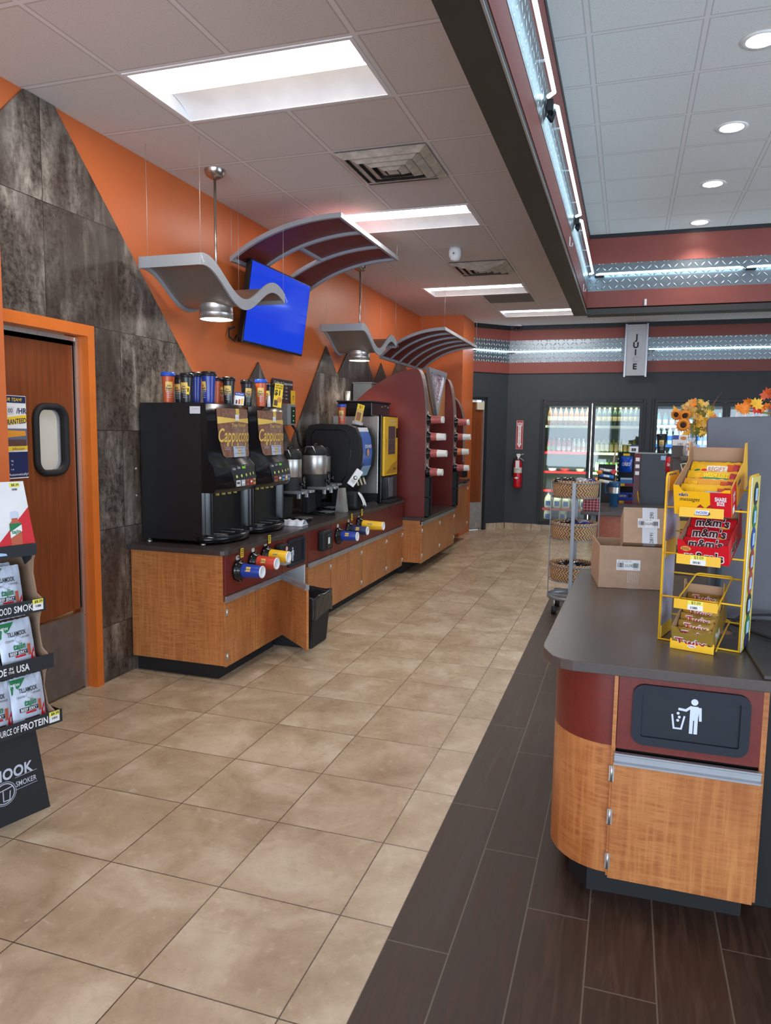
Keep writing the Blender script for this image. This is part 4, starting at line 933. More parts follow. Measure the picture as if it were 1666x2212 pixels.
# -- menu board and timer on the wall
t = thing('menu_board', 'dark coffee and cappuccino price board on the orange wall', 'menu board', (.02, 5.95, 1.9))
MB().box(.015, .03, 5.72, 6.12, 1.815, 2.02, M('menu_brown', (52,30,30), .35), .004).build('board', t)
m = MB(); m.box(.03, .034, 6.07, 6.16, 1.78, 1.93, YEL, .001); m.text((.035, 6.115, 1.86), Y3, Z3, '7', .04, BROWN, bold=.02); m.build('yellow_card', t)
m = MB(); mo = (.031, 5.92, 1.9); m.text(mo, Y3, Z3, 'Coffee & Cappuccino', .022, WHITE, w=.37, cx=0, cy=.085)
for r_ in range(4):
    m.text(mo, Y3, Z3, ('12oz.', '16oz.', '20oz.', 'Tumblers')[r_], .011, WHITE, cx=-.16, cy=.045-.032*r_, align='l')
    for c_ in range(2): m.text(mo, Y3, Z3, '1.%d9' % (2*r_+c_+1), .013, WHITE, w=.045, cx=-.03+.085*c_, cy=.045-.032*r_)
m.build('lettering', t)
t = thing('brew_timer', 'grey metal timer box mounted under the menu board', 'timer', (.02, 5.97, 1.7))
MB().box(.001, .10, 5.86, 6.03, 1.61, 1.80, M('timer_grey', (150,152,150), .4, .4), .004).build('housing', t)
MB().box(.1, .103, 5.93, 6.02, 1.625, 1.775, BLKM).build('face', t)
for k in range(3): MB().box(.103, .105, 5.965, 5.985, 1.645+.045*k, 1.655+.045*k, EM('green_led', (60,160,70), 1.0)).build('indicator', t)
m = MB(); m.tube([(.06, 6.03, 1.62), (.09, 6.08, 1.55), (.10, 6.10, 1.45), (.12, 6.12, 1.40)], .012, BLKR); tag(m.build('power_cord'), 'black cord dropping from the timer behind the urns', 'cord')
# ------------------------------------------------------------------ COFFEE URNS
def urn(x, y, lb, h=1.385, r=.095):
    t = thing('coffee_urn', lb, 'coffee urn', (x, y, .831), 0, 'steel coffee urns on black stands')
    MB().lathe([(r*.95,1.185),(r,1.19),(r,h-.055),(r*.98,h-.05)], STEEL, (x,y,0), seg=32).build('steel_body', t)
    MB().lathe([(r*.99,h-.055),(r*1.02,h-.05),(r*1.02,h-.02),(r*.9,h+.012),(r*.6,h+.025),(.001,h+.028)], BLKM, (x,y,0), seg=32).build('lid', t)
    MB().lathe([(.001,1.03),(r*.9,1.03),(r*.97,1.06),(r*1.0,1.13),(r*1.01,1.185),(r*.98,1.187)], BLKM, (x,y,0), seg=32).build('lower_body', t)
    MB().tube([(x-.05, y-r*.95, h-.03), (x-.03, y-r*1.0, h+.02), (x+.03, y-r*1.0, h+.02), (x+.05, y-r*.95, h-.03)], .006, STEEL).build('carry_handle', t)
    MB().tube([(x-.05, y+r*.95, h-.03), (x-.03, y+r*1.0, h+.02), (x+.03, y+r*1.0, h+.02), (x+.05, y+r*.95, h-.03)], .006, STEEL).build('carry_handle', t)
    m = MB(); m.lathe([(.02,h+.02),(.022,h+.045),(.001,h+.05)], BLK, (x,y,0), seg=12); m.build('lid_knob', t)
    m = MB(); m.box(x-.09, x-.02, y-.08, y+.08, .84, 1.04, BLKM, .01); m.build('stand_column', t)
    m = MB(); m.lathe([(.001,.832),(.085,.832),(.085,.845),(.001,.845)], BLKM, (x+.08, y, 0), seg=24, sx=1.2); m.build('stand_base', t)
    m = MB(); m.lathe([(.07,.846),(.08,.846),(.08,.858),(.07,.856),(.001,.856)], BLK, (x+.12, y, 0), seg=24); m.build('drip_tray', t)
    for k in range(4): MB().box(x+.06, x+.18, y-.045+k*.03, y-.04+k*.03, .856, .861, STEEL).build('grate_bar', t)
    m = MB(); m.cyl((x+r*.9, y, 1.13), (x+r+.03, y, 1.13), .014, BLK, seg=12); m.cyl((x+r+.03, y, 1.15), (x+r+.03, y, 1.095), .012, BLK, seg=12); m.box(x+r+.022, x+r+.038, y-.018, y+.018, 1.15, 1.19, BLK, .004); m.build('tap', t)
    for s_ in (-1, 1):
        m = MB(); b = y+s_*.075
        m.box(x-.02, x+r+.075, b-.045, b+.045, 1.058, 1.078, ALU, .003); m.box(x+r+.02, x+r+.045, b-.04, b-.015, 1.02, 1.06, ALU, .003); m.build('cup_guard', t)
    return t
urn(.40, 5.28, 'steel coffee urn nearest the cappuccino machines')
urn(.40, 5.78, 'steel coffee urn in the middle of the three', 1.405, .105)
urn(.30, 6.14, 'steel coffee urn beside the black creamer machine')
t = thing('folded_towel', 'white folded cloth on the worktop by the first urn', 'towel', (.60, 4.98, .831))
m = MB(); rows = []
for i in range(9):
    u = i/8; rows.append([(.50+.17*j/10, 4.93+.11*u+.008*math.sin(j*1.3), .833+(.05*math.sin(math.pi*min(1, u*1.08))**.5 if 0 < u < .95 else 0)*(.85+.15*math.sin(j*1.7+i))) for j in range(11)])
m.sheet(rows, M('white_cloth', (214,216,222), .9, bump=.3)); m.build('top_fold', t)
m = MB(); m.box(.505, .665, 4.94, 5.03, .832, .845, M('white_cloth', (214,216,222), .9), .004); m.build('lower_fold', t)
# -- creamer machine (rounded black dispenser) : side toward the camera
t = thing('creamer_dispenser', 'big rounded black creamer dispenser with a lit blue front', 'drink dispenser', (.35, 6.55, .831))
sp = [(.06,1.03),(.05,1.55),(.09,1.615),(.20,1.632),(.48,1.625),(.56,1.59),(.60,1.50),(.615,1.36),(.60,1.23),(.55,1.12),(.49,1.03)]
MB().prism(sp, 6.36, 6.44, BLKM, 'y', True).build('left_cheek', t); MB().prism([(a-.02, b-.01) for a, b in sp], 6.44, 6.74, BLKM, 'y', True).build('body', t); MB().prism(sp, 6.74, 6.80, BLKM, 'y', True).build('right_cheek', t)
m = MB(); m.tube([(.12, 6.358, 1.10), (.11, 6.358, 1.52), (.15, 6.358, 1.575), (.42, 6.358, 1.575), (.50, 6.358, 1.54), (.52, 6.358, 1.36), (.47, 6.358, 1.14), (.42,6.358,1.07)], .004, BLK, 6); m.build('side_rib', t)
m = MB(); P = [(.545,1.60),(.585,1.50),(.602,1.36),(.588,1.23),(.545,1.13)]; m.sheet([[(a+.004, yy, b) for yy in (6.45, 6.73)] for a, b in P], M('creamer_graphic', (60,110,190), .2)); m.sheet([[(a+.006, yy, b) for yy in (6.455, 6.725)] for a, b in P[3:]], M('creamer_glasses', (150,190,220), .3)); m.sheet([[(a+.006, yy, b) for yy in (6.455, 6.725)] for a, b in [(.545,1.60),(.562,1.56)]], M('creamer_label_top', (220,226,230), .3)); g = m.build('graphic_panel', t)
m = MB(); m.text((.612, 6.59, 1.42), Y3, Z3, 'CREAMER', .03, WHITE, w=.2, bold=.02); m.disc((.611, 6.59, 1.36), Y3, Z3, 0, 0, .035, M('creamer_swirl', (214,150,110)), 0); m.build('artwork', g)
MB().prism([(.30,.86),(.30,1.04),(.50,1.04),(.44,.95),(.46,.86)], 6.42, 6.74, BLKM, 'y').build('neck', t)
MB().prism([(.10,.832),(.10,.875),(.58,.875),(.64,.86),(.66,.832)], 6.38, 6.78, BLKM, 'y').build('base', t)
for k in range(5): MB().box(.46, .62, 6.43+.065*k, 6.445+.065*k, .872, .88, BLK).build('tray_slat', t)
for k in range(3): MB().cyl((.52, 6.49+.1*k, 1.12), (.55, 6.49+.1*k, 1.04), .012, CREAM, seg=8).build('nozzle', t)
tumbler(.40, 6.42, 1.632, CAPO, LIDB, 'orange tumbler with blue lid on top of the creamer dispenser', logo=.2, h=.185)
t = thing('notice_card', 'narrow yellow photo card standing on the creamer dispenser', 'card', (.50, 6.6, 1.632))
Tc = Matrix.Translation((.50, 6.58, 1.628)) @ Matrix.Rotation(.9, 4, 'Z') @ Matrix.Rotation(.22, 4, 'Y')
MB(Tc).box(-.05, .05, -.02, .02, 0, .03, mat_clear(), .004).build('card_holder', t); m = MB(Tc); m.box(-.04, .04, 0, .0015, .03, .20, M('card_tan', (206,170,90), .6)); m.rect((0,-.001,0), X3, Z3, -.04, .04, .15, .20, YELC, 0); m.text((0,-.0015,0), X3, Z3, '$1', .03, INK, cx=0, cy=.175); m.rect((0,-.001,0), X3, Z3, -.03, .02, .04, .12, M('card_photo_brown', (140,92,60)), 0); m.build('card', t)
t = thing('hanging_tag', 'tilted white booklet with a coffee stamp hanging by the creamer', 'booklet', (.55, 6.2, 1.15))
Tc = Matrix.Translation((.60, 6.27, 1.13)) @ Matrix.Rotation(.6, 4, 'Z') @ Matrix.Rotation(.6, 4, 'Y')
MB(Tc).box(-.035, .035, 0, .02, -.085, .085, PAPER, .002).build('booklet', t); m = MB(Tc); m.disc((0,-.0005,0), X3, Z3, 0, .0, .02, INK, 0).disc((0,-.001,0), X3, Z3, .002, .003, .012, PAPER, 0); [m.rect((0,-.0005,0), X3, Z3, -.02, .02, -.03-.01*k, -.027-.01*k, INK, 0) for k in range(3)]; m.build('print', t)
MB(Tc).cyl((0, .01, .085), (.0, .04, .16), .004, BLKM, seg=6).build('strap', t)
t = thing('sleeve_dispenser', 'tapered steel cup sleeve holder with orange lettering', 'dispenser', (.50, 6.02, .831))
m = MB(); vs = []
for z, r0, r1 in ((.832, .045, .05), (1.05, .022, .04)): vs += [(.56-r0, 6.03-r1, z), (.56+r0, 6.03-r1, z), (.56+r0, 6.03+r1, z), (.56-r0, 6.03+r1, z)]
m.add(vs, [(0,1,2,3),(4,5,6,7),(0,1,5,4),(1,2,6,5),(2,3,7,6),(3,0,4,7)], STEEL); m.build('body', t)
MB().text((.56, 5.986, .97), -Z3*1.0, X3, 'SLEEVES', .012, ORG, w=.11, off=.002).build('lettering', t)
t = thing('napkin_box', 'rounded black napkin dispenser with a white tissue hanging out', 'dispenser', (.56, 6.22, .831))
MB().box(.50, .64, 6.21, 6.35, .833, 1.0, BLKM, .03).build('housing', t)
m = MB(); m.sheet([[(.642+.02*math.sin(u*2.2)+.03*u, 6.23+.09*v_+.02*u, .99-.12*u+.01*math.sin(v_*5)) for v_ in [k/6 for k in range(7)]] for u in [k/6 for k in range(7)]], PAPER); m.build('tissue', t)
# -- bean to cup machine
t = thing('bean_to_cup_machine', 'bean coffee machine with yellow touch panel and steel side', 'coffee machine', (.35, 7.2, .831))
MB().box(.10, .60, 6.93, 7.42, .93, 1.72, STEEL, .006).build('steel_cabinet', t)
MB().box(.60, .635, 6.92, 7.43, .835, 1.73, BLK, .004).build('front_frame', t); MB().box(.10, .60, 6.94, 7.41, .835, .93, BLKM).build('plinth', t)
MB().box(.635, .66, 6.95, 7.40, 1.11, 1.715, YEL, .008).build('touch_panel', t)
MB().box(.66, .663, 7.07, 7.30, 1.33, 1.62, M('screen_mauve', (74,58,60), .15)).build('screen', t)
m = MB(); o_ = (.6615, 7.175, 1.4); m.text(o_, Y3, Z3, 'Fresh Ground To Go', .016, WHITE, w=.26, cx=0, cy=.28); m.text(o_, Y3, Z3, 'Bean to Cup', .02, WHITE, w=.2, cx=.05, cy=.25)
for k in range(3):
    for j in range(2): m.ring((.664, 7.175, 1.4), Y3, Z3, -.07+.07*k, .06-.11*j, .022, .025, M('icon_tan', (180,150,110)), 0, a0=20, a1=250)
m.text(o_, Z3, -Y3, 'COFFEE', .02, ORG, w=.14, cx=.02, cy=.17); m.poly(o_, Y3, Z3, [(-.2,-.27),(.2,-.27),(.2,-.14),(.05,-.17)], M('panel_gold', (196,140,30), .4), .0); m.text(o_, Y3, Z3, 'Beans', .03, INK, cx=.13, cy=-.22); m.box(.6605, .662, 7.33, 7.39, 1.5, 1.6, BLKM); m.build('print', t)
MB().box(.635, .67, 6.99, 7.37, .87, 1.10, M('cup_bay_dark', (28,32,34), .12), .004).build('cup_bay', t); MB().box(.672, .676, 7.06, 7.20, .89, 1.09, M('mirror_strip', (120,140,146), .08, .6)).build('bay_light', t)
MB().box(.63, .72, 6.98, 7.38, .833, .868, BLKM, .006).build('drip_tray', t)
t = thing('bean_hopper', 'low black box resting on the bean coffee machine', 'hopper', (.35, 7.1, 1.722))
MB().box(.18, .55, 6.86, 7.44, 1.722, 1.855, BLK, .006).build('box', t); MB().box(.17, .56, 6.85, 7.45, 1.855, 1.872, BLKM, .004).build('lid', t)
m = MB(); [m.text((.5515, 7.30, 1.82), Y3, Z3, 'BUNN', .012, WHITE, cx=-.12+.1*k, cy=.01*(k % 2)) for k in range(3)]; m.build('lettering', t)
t = thing('utility_box', 'grey metal box on the wall behind the soda station', 'box', (.12, 8.15, 2.0))
MB().box(.02, .24, 7.72, 8.3, 1.85, 2.10, M('box_grey', (150,150,148), .5), .004).build('housing', t); MB().box(.015, .25, 7.71, 8.31, 2.10, 2.115, M('box_grey', (150,150,148), .5)).build('cover', t)
tag(MB().cyl((.06, 7.45, 1.75), (.06, 7.45, 2.0), .03, STEEL).build('flue_pipe'), 'short steel pipe standing by the grey wall box', 'pipe')
# ------------------------------------------------------------------ SODA STATION
def soda_cab(y0, y1, x1, lb, zt, doors, z0=.135, hx=()):
    t = thing('soda_cabinet', lb, 'cabinet', (.02, y0, 0))
    MB().box(.02, x1-.017, y0+.002, y1-.002, z0, zt, MAPLE).build('carcass', t)
    MB().box(.03, x1-.22, y0+.02, y1-.02, 0, z0, BLKM).build('toe_kick', t)
    for a, b in doors:
        dd = MB().box(x1-.017, x1, a+.003, b-.003, z0-.005, zt-.045, MAPLE, .002).build('door', t); handle(a+.003, b-.003, dd, x1, zt-.045)
    for yy in hx:
        for zz in (z0+.08, zt-.11): hinge(yy, zz, t, x1)
    return t
soda_cab(7.50, 9.12, .915, 'maple soda station cabinet with four narrow doors', .60, [(7.50, 7.92), (7.92, 8.32), (8.32, 8.72), (8.72, 9.12)], hx=(7.53, 8.33, 9.1))
m = MB(); m.prism([(.002,7.504),(.93,7.504),(.945,7.52),(.945,9.12),(.93,9.135),(.002,9.135)], .60, .632, TOPM, 'z'); tag(m.build('soda_worktop', bevel=.003), 'low dark worktop of the soda station', 'worktop')
def arch_panel(y, lb, zt=2.245, w=.13, z0=.632, xf=.92, xt=.80):
    t = thing('arched_divider', lb, 'divider', (.4, y, z0))
    top = []
    for k in range(11):
        u = k/10; x = .004+(xt-.004)*u; top.append((x, 1.80+(zt-1.80)*(1-(1-u)**1.8)))
    fr = [(xt+(xf-xt)*math.sin(math.pi/2*k/8), zt-(zt-1.62)*(1-math.cos(math.pi/2*k/8))) for k in range(1, 9)]
    sc = [(.004, z0+.0)]+top+fr+[(xf, z0)]
    MB().prism(sc, y, y+w, REDP, 'y').build('side_panel', t)
    pts = [(x, z) for x, z in top[-1:]+fr]+[(xf, 1.15)]
    m = MB(); vs = []; fs = []
    for x, z in pts: vs += [(x+.001, y-.006, z+.001), (x+.001, y+w+.006, z+.001), (x+.006, y+w+.006, z+.002), (x+.006, y-.006, z+.002)]
    for k in range(len(pts)-1):
        for j in range(4): fs.append((4*k+j, 4*k+(j+1)%4, 4*k+4+(j+1)%4, 4*k+4+j))
    m.add(vs, fs, M('trim_mauve_metal', (140,118,112), .4, .4)); m.build('edge_trim', t)
    m = MB(); a, b = y-.002, y+w
    m.box(xf+.001, xf+.05, a, a+.006, z0+.002, 1.08, BLKM); m.box(xf+.001, xf+.05, b-.006, b, z0+.002, 1.08, BLKM)
    for zz in (z0+.002, .85, 1.07): m.box(xf+.001, xf+.05, a, b, zz, zz+.008, BLKM)
    m.build('lid_organiser', t)
    return t
arch_panel(7.585, 'maroon arched panel of the soda station nearest the camera'); arch_panel(8.93, 'second maroon arched panel of the soda station', 2.235); arch_panel(10.05, 'third maroon arched panel, mostly hidden at the rear', 2.08, z0=.93, xf=.80, xt=.58)
t = thing('station_header', 'maple header board with triangular soda sign between the panels', 'sign', (.8, 8.3, 1.75))
MB().box(.78, .80, 7.72, 8.925, 1.76, 2.235, M('maple_board_plain', (190,124,74), .4)).build('board', t)
tri = [(7.90,2.29),(8.78,2.29),(8.33,1.745)]; ti = [(8.0,2.24),(8.68,2.24),(8.335,1.83)]
m = MB(); k = 3; vs = [(.81, a, b) for a, b in tri]+[(.86, a, b) for a, b in tri]+[(.86, a, b) for a, b in ti]+[(.845, a, b) for a, b in ti]
m.add(vs, [(j*3+i, j*3+(i+1)%3, (j+1)*3+(i+1)%3, (j+1)*3+i) for j in range(3) for i in range(3)]+[(0,1,2)], ALU); m.build('triangle_frame', t)
PIC = NT('soda_splash_print'); v = PIC.co(); w = PIC.noise(v, 9, 4, .6, 2.5); PIC.set(PIC.ramp(w, [(.3, (40,30,70)), (.42, (150,60,70)), (.5, (226,226,236)), (.58, (90,60,110)), (.7, (180,50,40))]), .25)
MB().add([(.846, a, b) for a, b in ti], [(0,1,2)], PIC.mat).build('picture', t)
SP = M('soda_cup_print', (176,88,84), .4, 0, .3, 60); SPO = M('soda_cup_orange', (214,120,70), .4, 0, .3, 60)
for pi, (py, zz, ln) in enumerate(((7.65, (1.70, 1.515, 1.335, 1.13), (.15, .17, .19, .15)), (8.995, (1.695, 1.51, 1.325, 1.12), (.15, .17, .15, .16)))):
    for k, z in enumerate(zz):
        w_ = ('nearer', 'second')[pi]; h_ = ('top', 'second from top', 'third from top', 'bottom')[k]
        dispenser(.921, py, z, 'black soda cup dispenser, %s on the %s arched panel' % (h_, w_), 'soda cup dispensers', r=.06, card=False)
        t = thing('cup_stack', 'stack of printed cups in the %s dispenser, %s arched panel' % (h_, w_), 'cups', (.955, py, z), 0, None)
        L = ln[k]; Mx = Matrix.Rotation(math.pi/2, 4, 'Y'); r0, r1 = .046, .036; f = .62 if k in (0, 3) else .45
        if k == 0: f = .82
        MB().lathe([(r0, 0), (r0+(r1-r0)*f, L*f)], SPO if (pi == 1 and k == 2) else SP, (.955, py, z), Mx, seg=20).build('printed_cup', t)
        if pi == 1 and k == 2: MB().lathe([(r0+(r1-r0)*f+.0006, L*(f-.15)), (r0+(r1-r0)*f+.0003, L*f)], BLKM, (.955, py, z), Mx, seg=20).build('dark_band', t)
        MB().lathe([(r0+(r1-r0)*f, L*f), (r1, L-.01), (r1*1.05, L-.004), (r1, L), (r1*.85, L-.002), (.001, L-.004)], M('translucent_cup_white', (226,226,220), .35), (.955, py, z), Mx, seg=20).build('cup_base', t)
t = thing('soda_fountain', 'soda fountain with blue lit front inside the station', 'soda fountain', (.4, 8.3, .632))
MB().box(.06, .55, 7.76, 8.86, 1.22, 1.64, M('fountain_grey', (120,124,128), .35, .2), .03).build('merchandiser', t)
MB().box(.55, .60, 7.78, 8.83, 1.27, 1.60, M('fountain_blue', (36,110,206), .2), .012).build('graphic_front', t)
m = MB(); m.text((.601, 8.3, 1.5), Y3, Z3, 'Refresh', .09, WHITE, w=.7, shear=.3, bold=.03); m.line((.602, 8.3, 1.38), Y3, Z3, [(-.45, -.04), (-.2, .02), (.1, -.01), (.45, .05)], .02, WHITE); m.poly((.601, 8.3, 1.4), Y3, Z3, [(-.5,-.1),(-.3,-.1),(-.38,.12),(-.5,.15)], YELC, .001); m.build('artwork', t)
MB().box(.06, .35, 7.78, 8.8, .72, 1.22, REDP).build('splash_panel', t)
for k in range(7):
    MB().box(.42, .50, 7.84+.135*k, 7.90+.135*k, 1.11, 1.22, M('fountain_grey', (120,124,128), .35, .2), .008).build('valve', t)
    MB().tube([(.50, 7.87+.135*k, 1.12), (.53, 7.87+.135*k, 1.06), (.51, 7.87+.135*k, .99)], .006, STEEL).build('lever', t)
MB().prism([(.06,.634),(.06,.74),(.50,.80),(.66,.80),(.66,.77),(.40,.634)], 7.76, 8.84, BLKM, 'y').build('drip_tray', t)
soda_cab(9.14, 9.66, .80, 'maple cabinet just behind the soda station', .86, [(9.14, 9.66)], hx=(9.64,)); 
soda_cab(9.66, 10.5, .80, 'last maple cabinet before the orange pier', .86, [(9.66, 10.08), (10.08, 10.5)], .16, hx=(10.48,))
tag(MB().box(.002, .825, 9.145, 10.5, .86, .892, TOPM, .003).build('rear_worktop'), 'short dark worktop by the orange pier', 'worktop')
t = thing('condiment_bin', 'black condiment organiser with a yellow notice at the rear', 'organiser', (.5, 9.75, .892)); MB().box(.3, .62, 9.5, 9.9, .893, 1.12, BLKM, .01).build('bin', t); m = MB(); m.add([(.63,9.42,1.18),(.70,9.8,1.26),(.68,9.8,1.14),(.63,9.44,1.05)], [(0,1,2,3)], YELC); m.build('notice', t)
# ------------------------------------------------------------------ FIRE EXTINGUISHER + SIGN
t = thing('fire_sign', 'red and white vertical fire extinguisher sign with a down arrow', 'sign', (1.34, WB-.004, 1.54))
MB().box(1.285, 1.398, WB-.004, WB-.0005, 1.31, 1.775, M('sign_red', (176,52,62), .5)).build('plate', t)
m = MB(); o_ = (1.341, WB-.0045, 1.54)
m.poly(o_, X3, Z3, [(-.042,.205),(-.028,.19),(0,.20),(.028,.19),(.042,.205),(.04,.15),(.024,.135),(.024,-.14),(.038,-.14),(0,-.21),(-.038,-.14),(-.024,-.14),(-.024,.135),(-.04,.15)], PAPER, .0006)
m.text(o_, X3, Z3, 'FIRE', .032, M('sign_red', (176,52,62)), w=.07, cx=0, cy=.17, off=.0016, bold=.03)
for k, ch in enumerate('EXTINGUISHER'): m.text(o_, X3, Z3, ch, .018, M('sign_red', (176,52,62)), cx=0, cy=.125-k*.0245, off=.0016, bold=.02)
for a, b, c_, d_ in ((-.053,-.05,-.225,.225), (.05,.053,-.225,.225), (-.053,.053,-.228,-.225), (-.053,.053,.225,.228)): m.rect(o_, X3, Z3, a, b, c_, d_, PAPER, .0006)
m.build('print', t)
t = thing('fire_extinguisher', 'red fire extinguisher hung on the charcoal wall', 'fire extinguisher', (1.345, WB-.09, .68))
cx, cy = 1.345, WB-.09
MB().lathe([(.001,.69),(.055,.69),(.064,.70),(.066,.72),(.066,1.06),(.058,1.10),(.03,1.13),(.02,1.14)], M('extinguisher_red', (196,16,34), .25), (cx,cy,0), seg=28).build('cylinder', t)
MB().lathe([(.0668,.93),(.0668,1.02)], M('extinguisher_label', (208,206,190), .5, 0, .3, 60), (cx,cy,0), seg=28).build('label_band', t)
MB().poly((cx-.01,cy-.0675,.85), X3, Z3, [(-.035,0),(0,.02),(.035,0),(0,-.02)], PAPER).build('diamond_mark', t)
m = MB(); m.cyl((cx,cy,1.13),(cx,cy,1.19),.02,STEEL); m.box(cx-.02,cx+.03,cy-.012,cy+.012,1.18,1.21,STEEL,.003); m.tube([(cx+.01,cy,1.20),(cx+.05,cy,1.225),(cx+.09,cy,1.235)],.007,STEEL); m.tube([(cx+.01,cy,1.18),(cx+.06,cy,1.15),(cx+.10,cy,1.12)],.007,STEEL); m.build('valve_and_grips', t)
MB().box(cx-.03,cx+.035,cy-.014,cy+.08,1.205,1.235,STEEL,.004).build('wall_hook', t)
MB().tube([(cx-.02,cy,1.17),(cx-.07,cy,1.15),(cx-.088,cy,1.05),(cx-.088,cy,.92),(cx-.085,cy,.86)],.011,BLKR).build('hose', t)
MB().box(cx-.03,cx+.03,cy-.075,cy-.072,1.0,1.13,PAPER,.001).build('inspection_tag', t)
# ------------------------------------------------------------------ WALK-IN COOLERS
CIN = M('cooler_liner', (120,132,120), .6); CWH = M('cooler_mullion', (34,38,42), .4); SHW = M('shelf_wire_grey', (150,156,156), .4, .4)
def cooler(x0, x1, nd, lb, dlb):
    t = thing('walk_in_cooler', lb, 'cooler', ((x0+x1)/2, WB+.3, .1))
    m = MB(); y0, y1 = WB+.122, WB+.95
    for b in ((x0-.02,x0,y0,y1,.12,2.12),(x1,x1+.02,y0,y1,.12,2.12),(x0,x1,y1-.02,y1,.12,2.12),(x0,x1,y0,y1,.12,.14),(x0,x1,y0,y1,2.1,2.12)): m.box(*b, CIN)
    m.build('liner', t)
    m = MB()
    for b in ((x0-.03,x0+.015,WB-.03,WB-.001,.10,2.11),(x1-.015,x1+.03,WB-.03,WB-.001,.10,2.11),(x0,x1,WB-.03,WB-.001,2.065,2.11),(x0,x1,WB-.03,WB-.001,.10,.15)): m.box(*b, BLKT, .003)
    m.build('surround', t)
    w = (x1-x0)/nd
    for k in range(nd):
        a, b = x0+k*w+.008, x0+(k+1)*w-.008
        dd = None
        m = MB()
        for q in ((a,a+.045,.155,2.06),(b-.045,b,.155,2.06)): m.box(q[0],q[1],WB-.075,WB-.035,q[2],q[3],BLKT,.004)
        for q in ((.155,.20),(2.005,2.06)): m.box(a+.04,b-.04,WB-.075,WB-.035,q[0],q[1],BLKT,.004)
        dd = m.build('glass_door', t)
        MB().box(a+.043, b-.043, WB-.058, WB-.054, .20, 2.005, GLASS).build('pane', dd)
        MB().tube([(b-.03,WB-.076,1.0),(b-.03,WB-.10,1.03),(b-.03,WB-.10,1.25),(b-.03,WB-.076,1.28)],.008,BLKM).build('pull_handle', dd)
        MB().box(a-.02, a+.01, WB+.16, WB+.19, .2, 2.05, EM('cooler_lamp_tube', (246,255,240), 3.0)).build('lamp_tube', t)
        for zz in SHZ: 
            sh = MB().box(a+.02, b-.02, WB+.22, WB+.85, zz-.016, zz-.008, SHW).build('shelf', t)
            MB().box(a+.02, b-.02, WB+.20, WB+.215, zz-.035, zz+.004, (RED if zz in (1.276, .96, .655, .35) and k == 0 and x0 < 2 else (M('tag_blue', (40,110,210)) if (x0 > 3 and zz == 1.42) else M('tag_cream', (216,214,190))))).build('price_rail', sh)
    return t
SHZ = (1.78, 1.56, 1.276, .96, .655, .35)
SHZ = (1.70, 1.276, .96, .655, .35)
area('cooler_lamp', (2.45, WB+.2, 2.0), (1.4, .1), 6, (.95,1,.88), (math.radians(15), 0, 0)); area('cooler_lamp', (2.45, WB+.19, .9), (1.4, .8), 5, (.95,1,.88), (R90, 0, 0))
cooler(1.70, 3.22, 2, 'left walk-in cooler with two glass doors beside the extinguisher', '')
SHZ = (1.72, 1.42, 1.10, .70, .35)
area('cooler_lamp', (4.9, WB+.19, 1.2), (3.0, 1.2), 15, (.92,.98,1), (R90, 0, 0))
cooler(3.37, 6.4, 3, 'right walk-in cooler of glass doors behind the flowers', '')
def bottle(kind, mats, nm, lb, cat, grp, x, y, z):
    t = thing(nm, lb, cat, (x, y, z), 0, grp); m = MB(); H = 1
    if kind == 'bottle': pr = [(.001,0),(.03,0),(.033,.006),(.033,.09),(.031,.12),(.022,.16),(.013,.185),(.013,.2)]; cap = [(.015,.198),(.015,.218),(.001,.22)]; lab = [(.0336,.03),(.0336,.09)]
    elif kind == 'tall': pr = [(.001,0),(.036,0),(.038,.008),(.036,.08),(.039,.15),(.03,.21),(.014,.245),(.014,.26)]; cap = [(.017,.258),(.017,.28),(.001,.282)]; lab = [(.0385,.07),(.0395,.14)]
    elif kind == 'can': pr = [(.001,0),(.026,0),(.032,.008),(.032,.155),(.026,.165)]; cap = [(.026,.164),(.024,.160),(.001,.160)]; lab = [(.0325,.03),(.0325,.13)]
    elif kind == 'jug':
        MB().lathe([(.001,0),(.058,0),(.065,.01),(.066,.13),(.058,.17),(.036,.205),(.02,.225),(.02,.235)], mats[0], (x,y,z), seg=20, sx=1, sy=1).build('jug_body', t)
        MB().tube([(x+.015,y-.04,z+.215),(x+.05,y-.055,z+.20),(x+.062,y-.05,z+.15),(x+.055,y-.045,z+.12)],.009,mats[0]).build('handle', t)
        MB().lathe([(.021,.232),(.021,.25),(.001,.252)], mats[2], (x,y,z), seg=14).build('cap', t)
        MB().lathe([(.0665,.035),(.0668,.115)], mats[1], (x,y,z), seg=20, a0=math.radians(-125), a1=math.radians(-55)).build('label', t); return t
    MB().lathe(pr, mats[0], (x,y,z), seg=12).build('container', t); MB().lathe(cap, mats[2], (x,y,z), seg=12).build('cap', t); MB().lathe(lab, mats[1], (x,y,z), seg=12).build('label', t)
    return t
def row(kind, mats, nm, lb, cat, grp, xs, y, z, back=0):
    p = bottle(kind, mats, nm, lb, cat, grp, xs[0], y, z)
    for x in xs[1:]: dup(p, (x, y, z))
    return p
def fr(a, b, n): return [a+(b-a)*k/(n-1) for k in range(n)] if n > 1 else [a]
LQ = M('liquid_water', (196,214,222), .12); YF = WB+.26
C_ = lambda n, c, **k: M(n, c, .3, **k)
row('bottle', [C_('juice_red', (196,60,40)), C_('lab_green', (90,160,60)), C_('cap_red', (200,30,30))], 'juice_bottle', 'red capped juice bottle at left of the eye-level cooler shelf', 'bottle', 'red capped juice bottles', [1.79, 1.87], YF, 1.277)
row('bottle', [C_('juice_pink', (214,120,110)), C_('lab_pale', (226,214,206)), C_('cap_white', (230,230,228))], 'juice_bottle', 'pink juice bottle with white cap in the left cooler', 'bottle', 'pink juice bottles', fr(1.95, 2.11, 3), YF, 1.277)
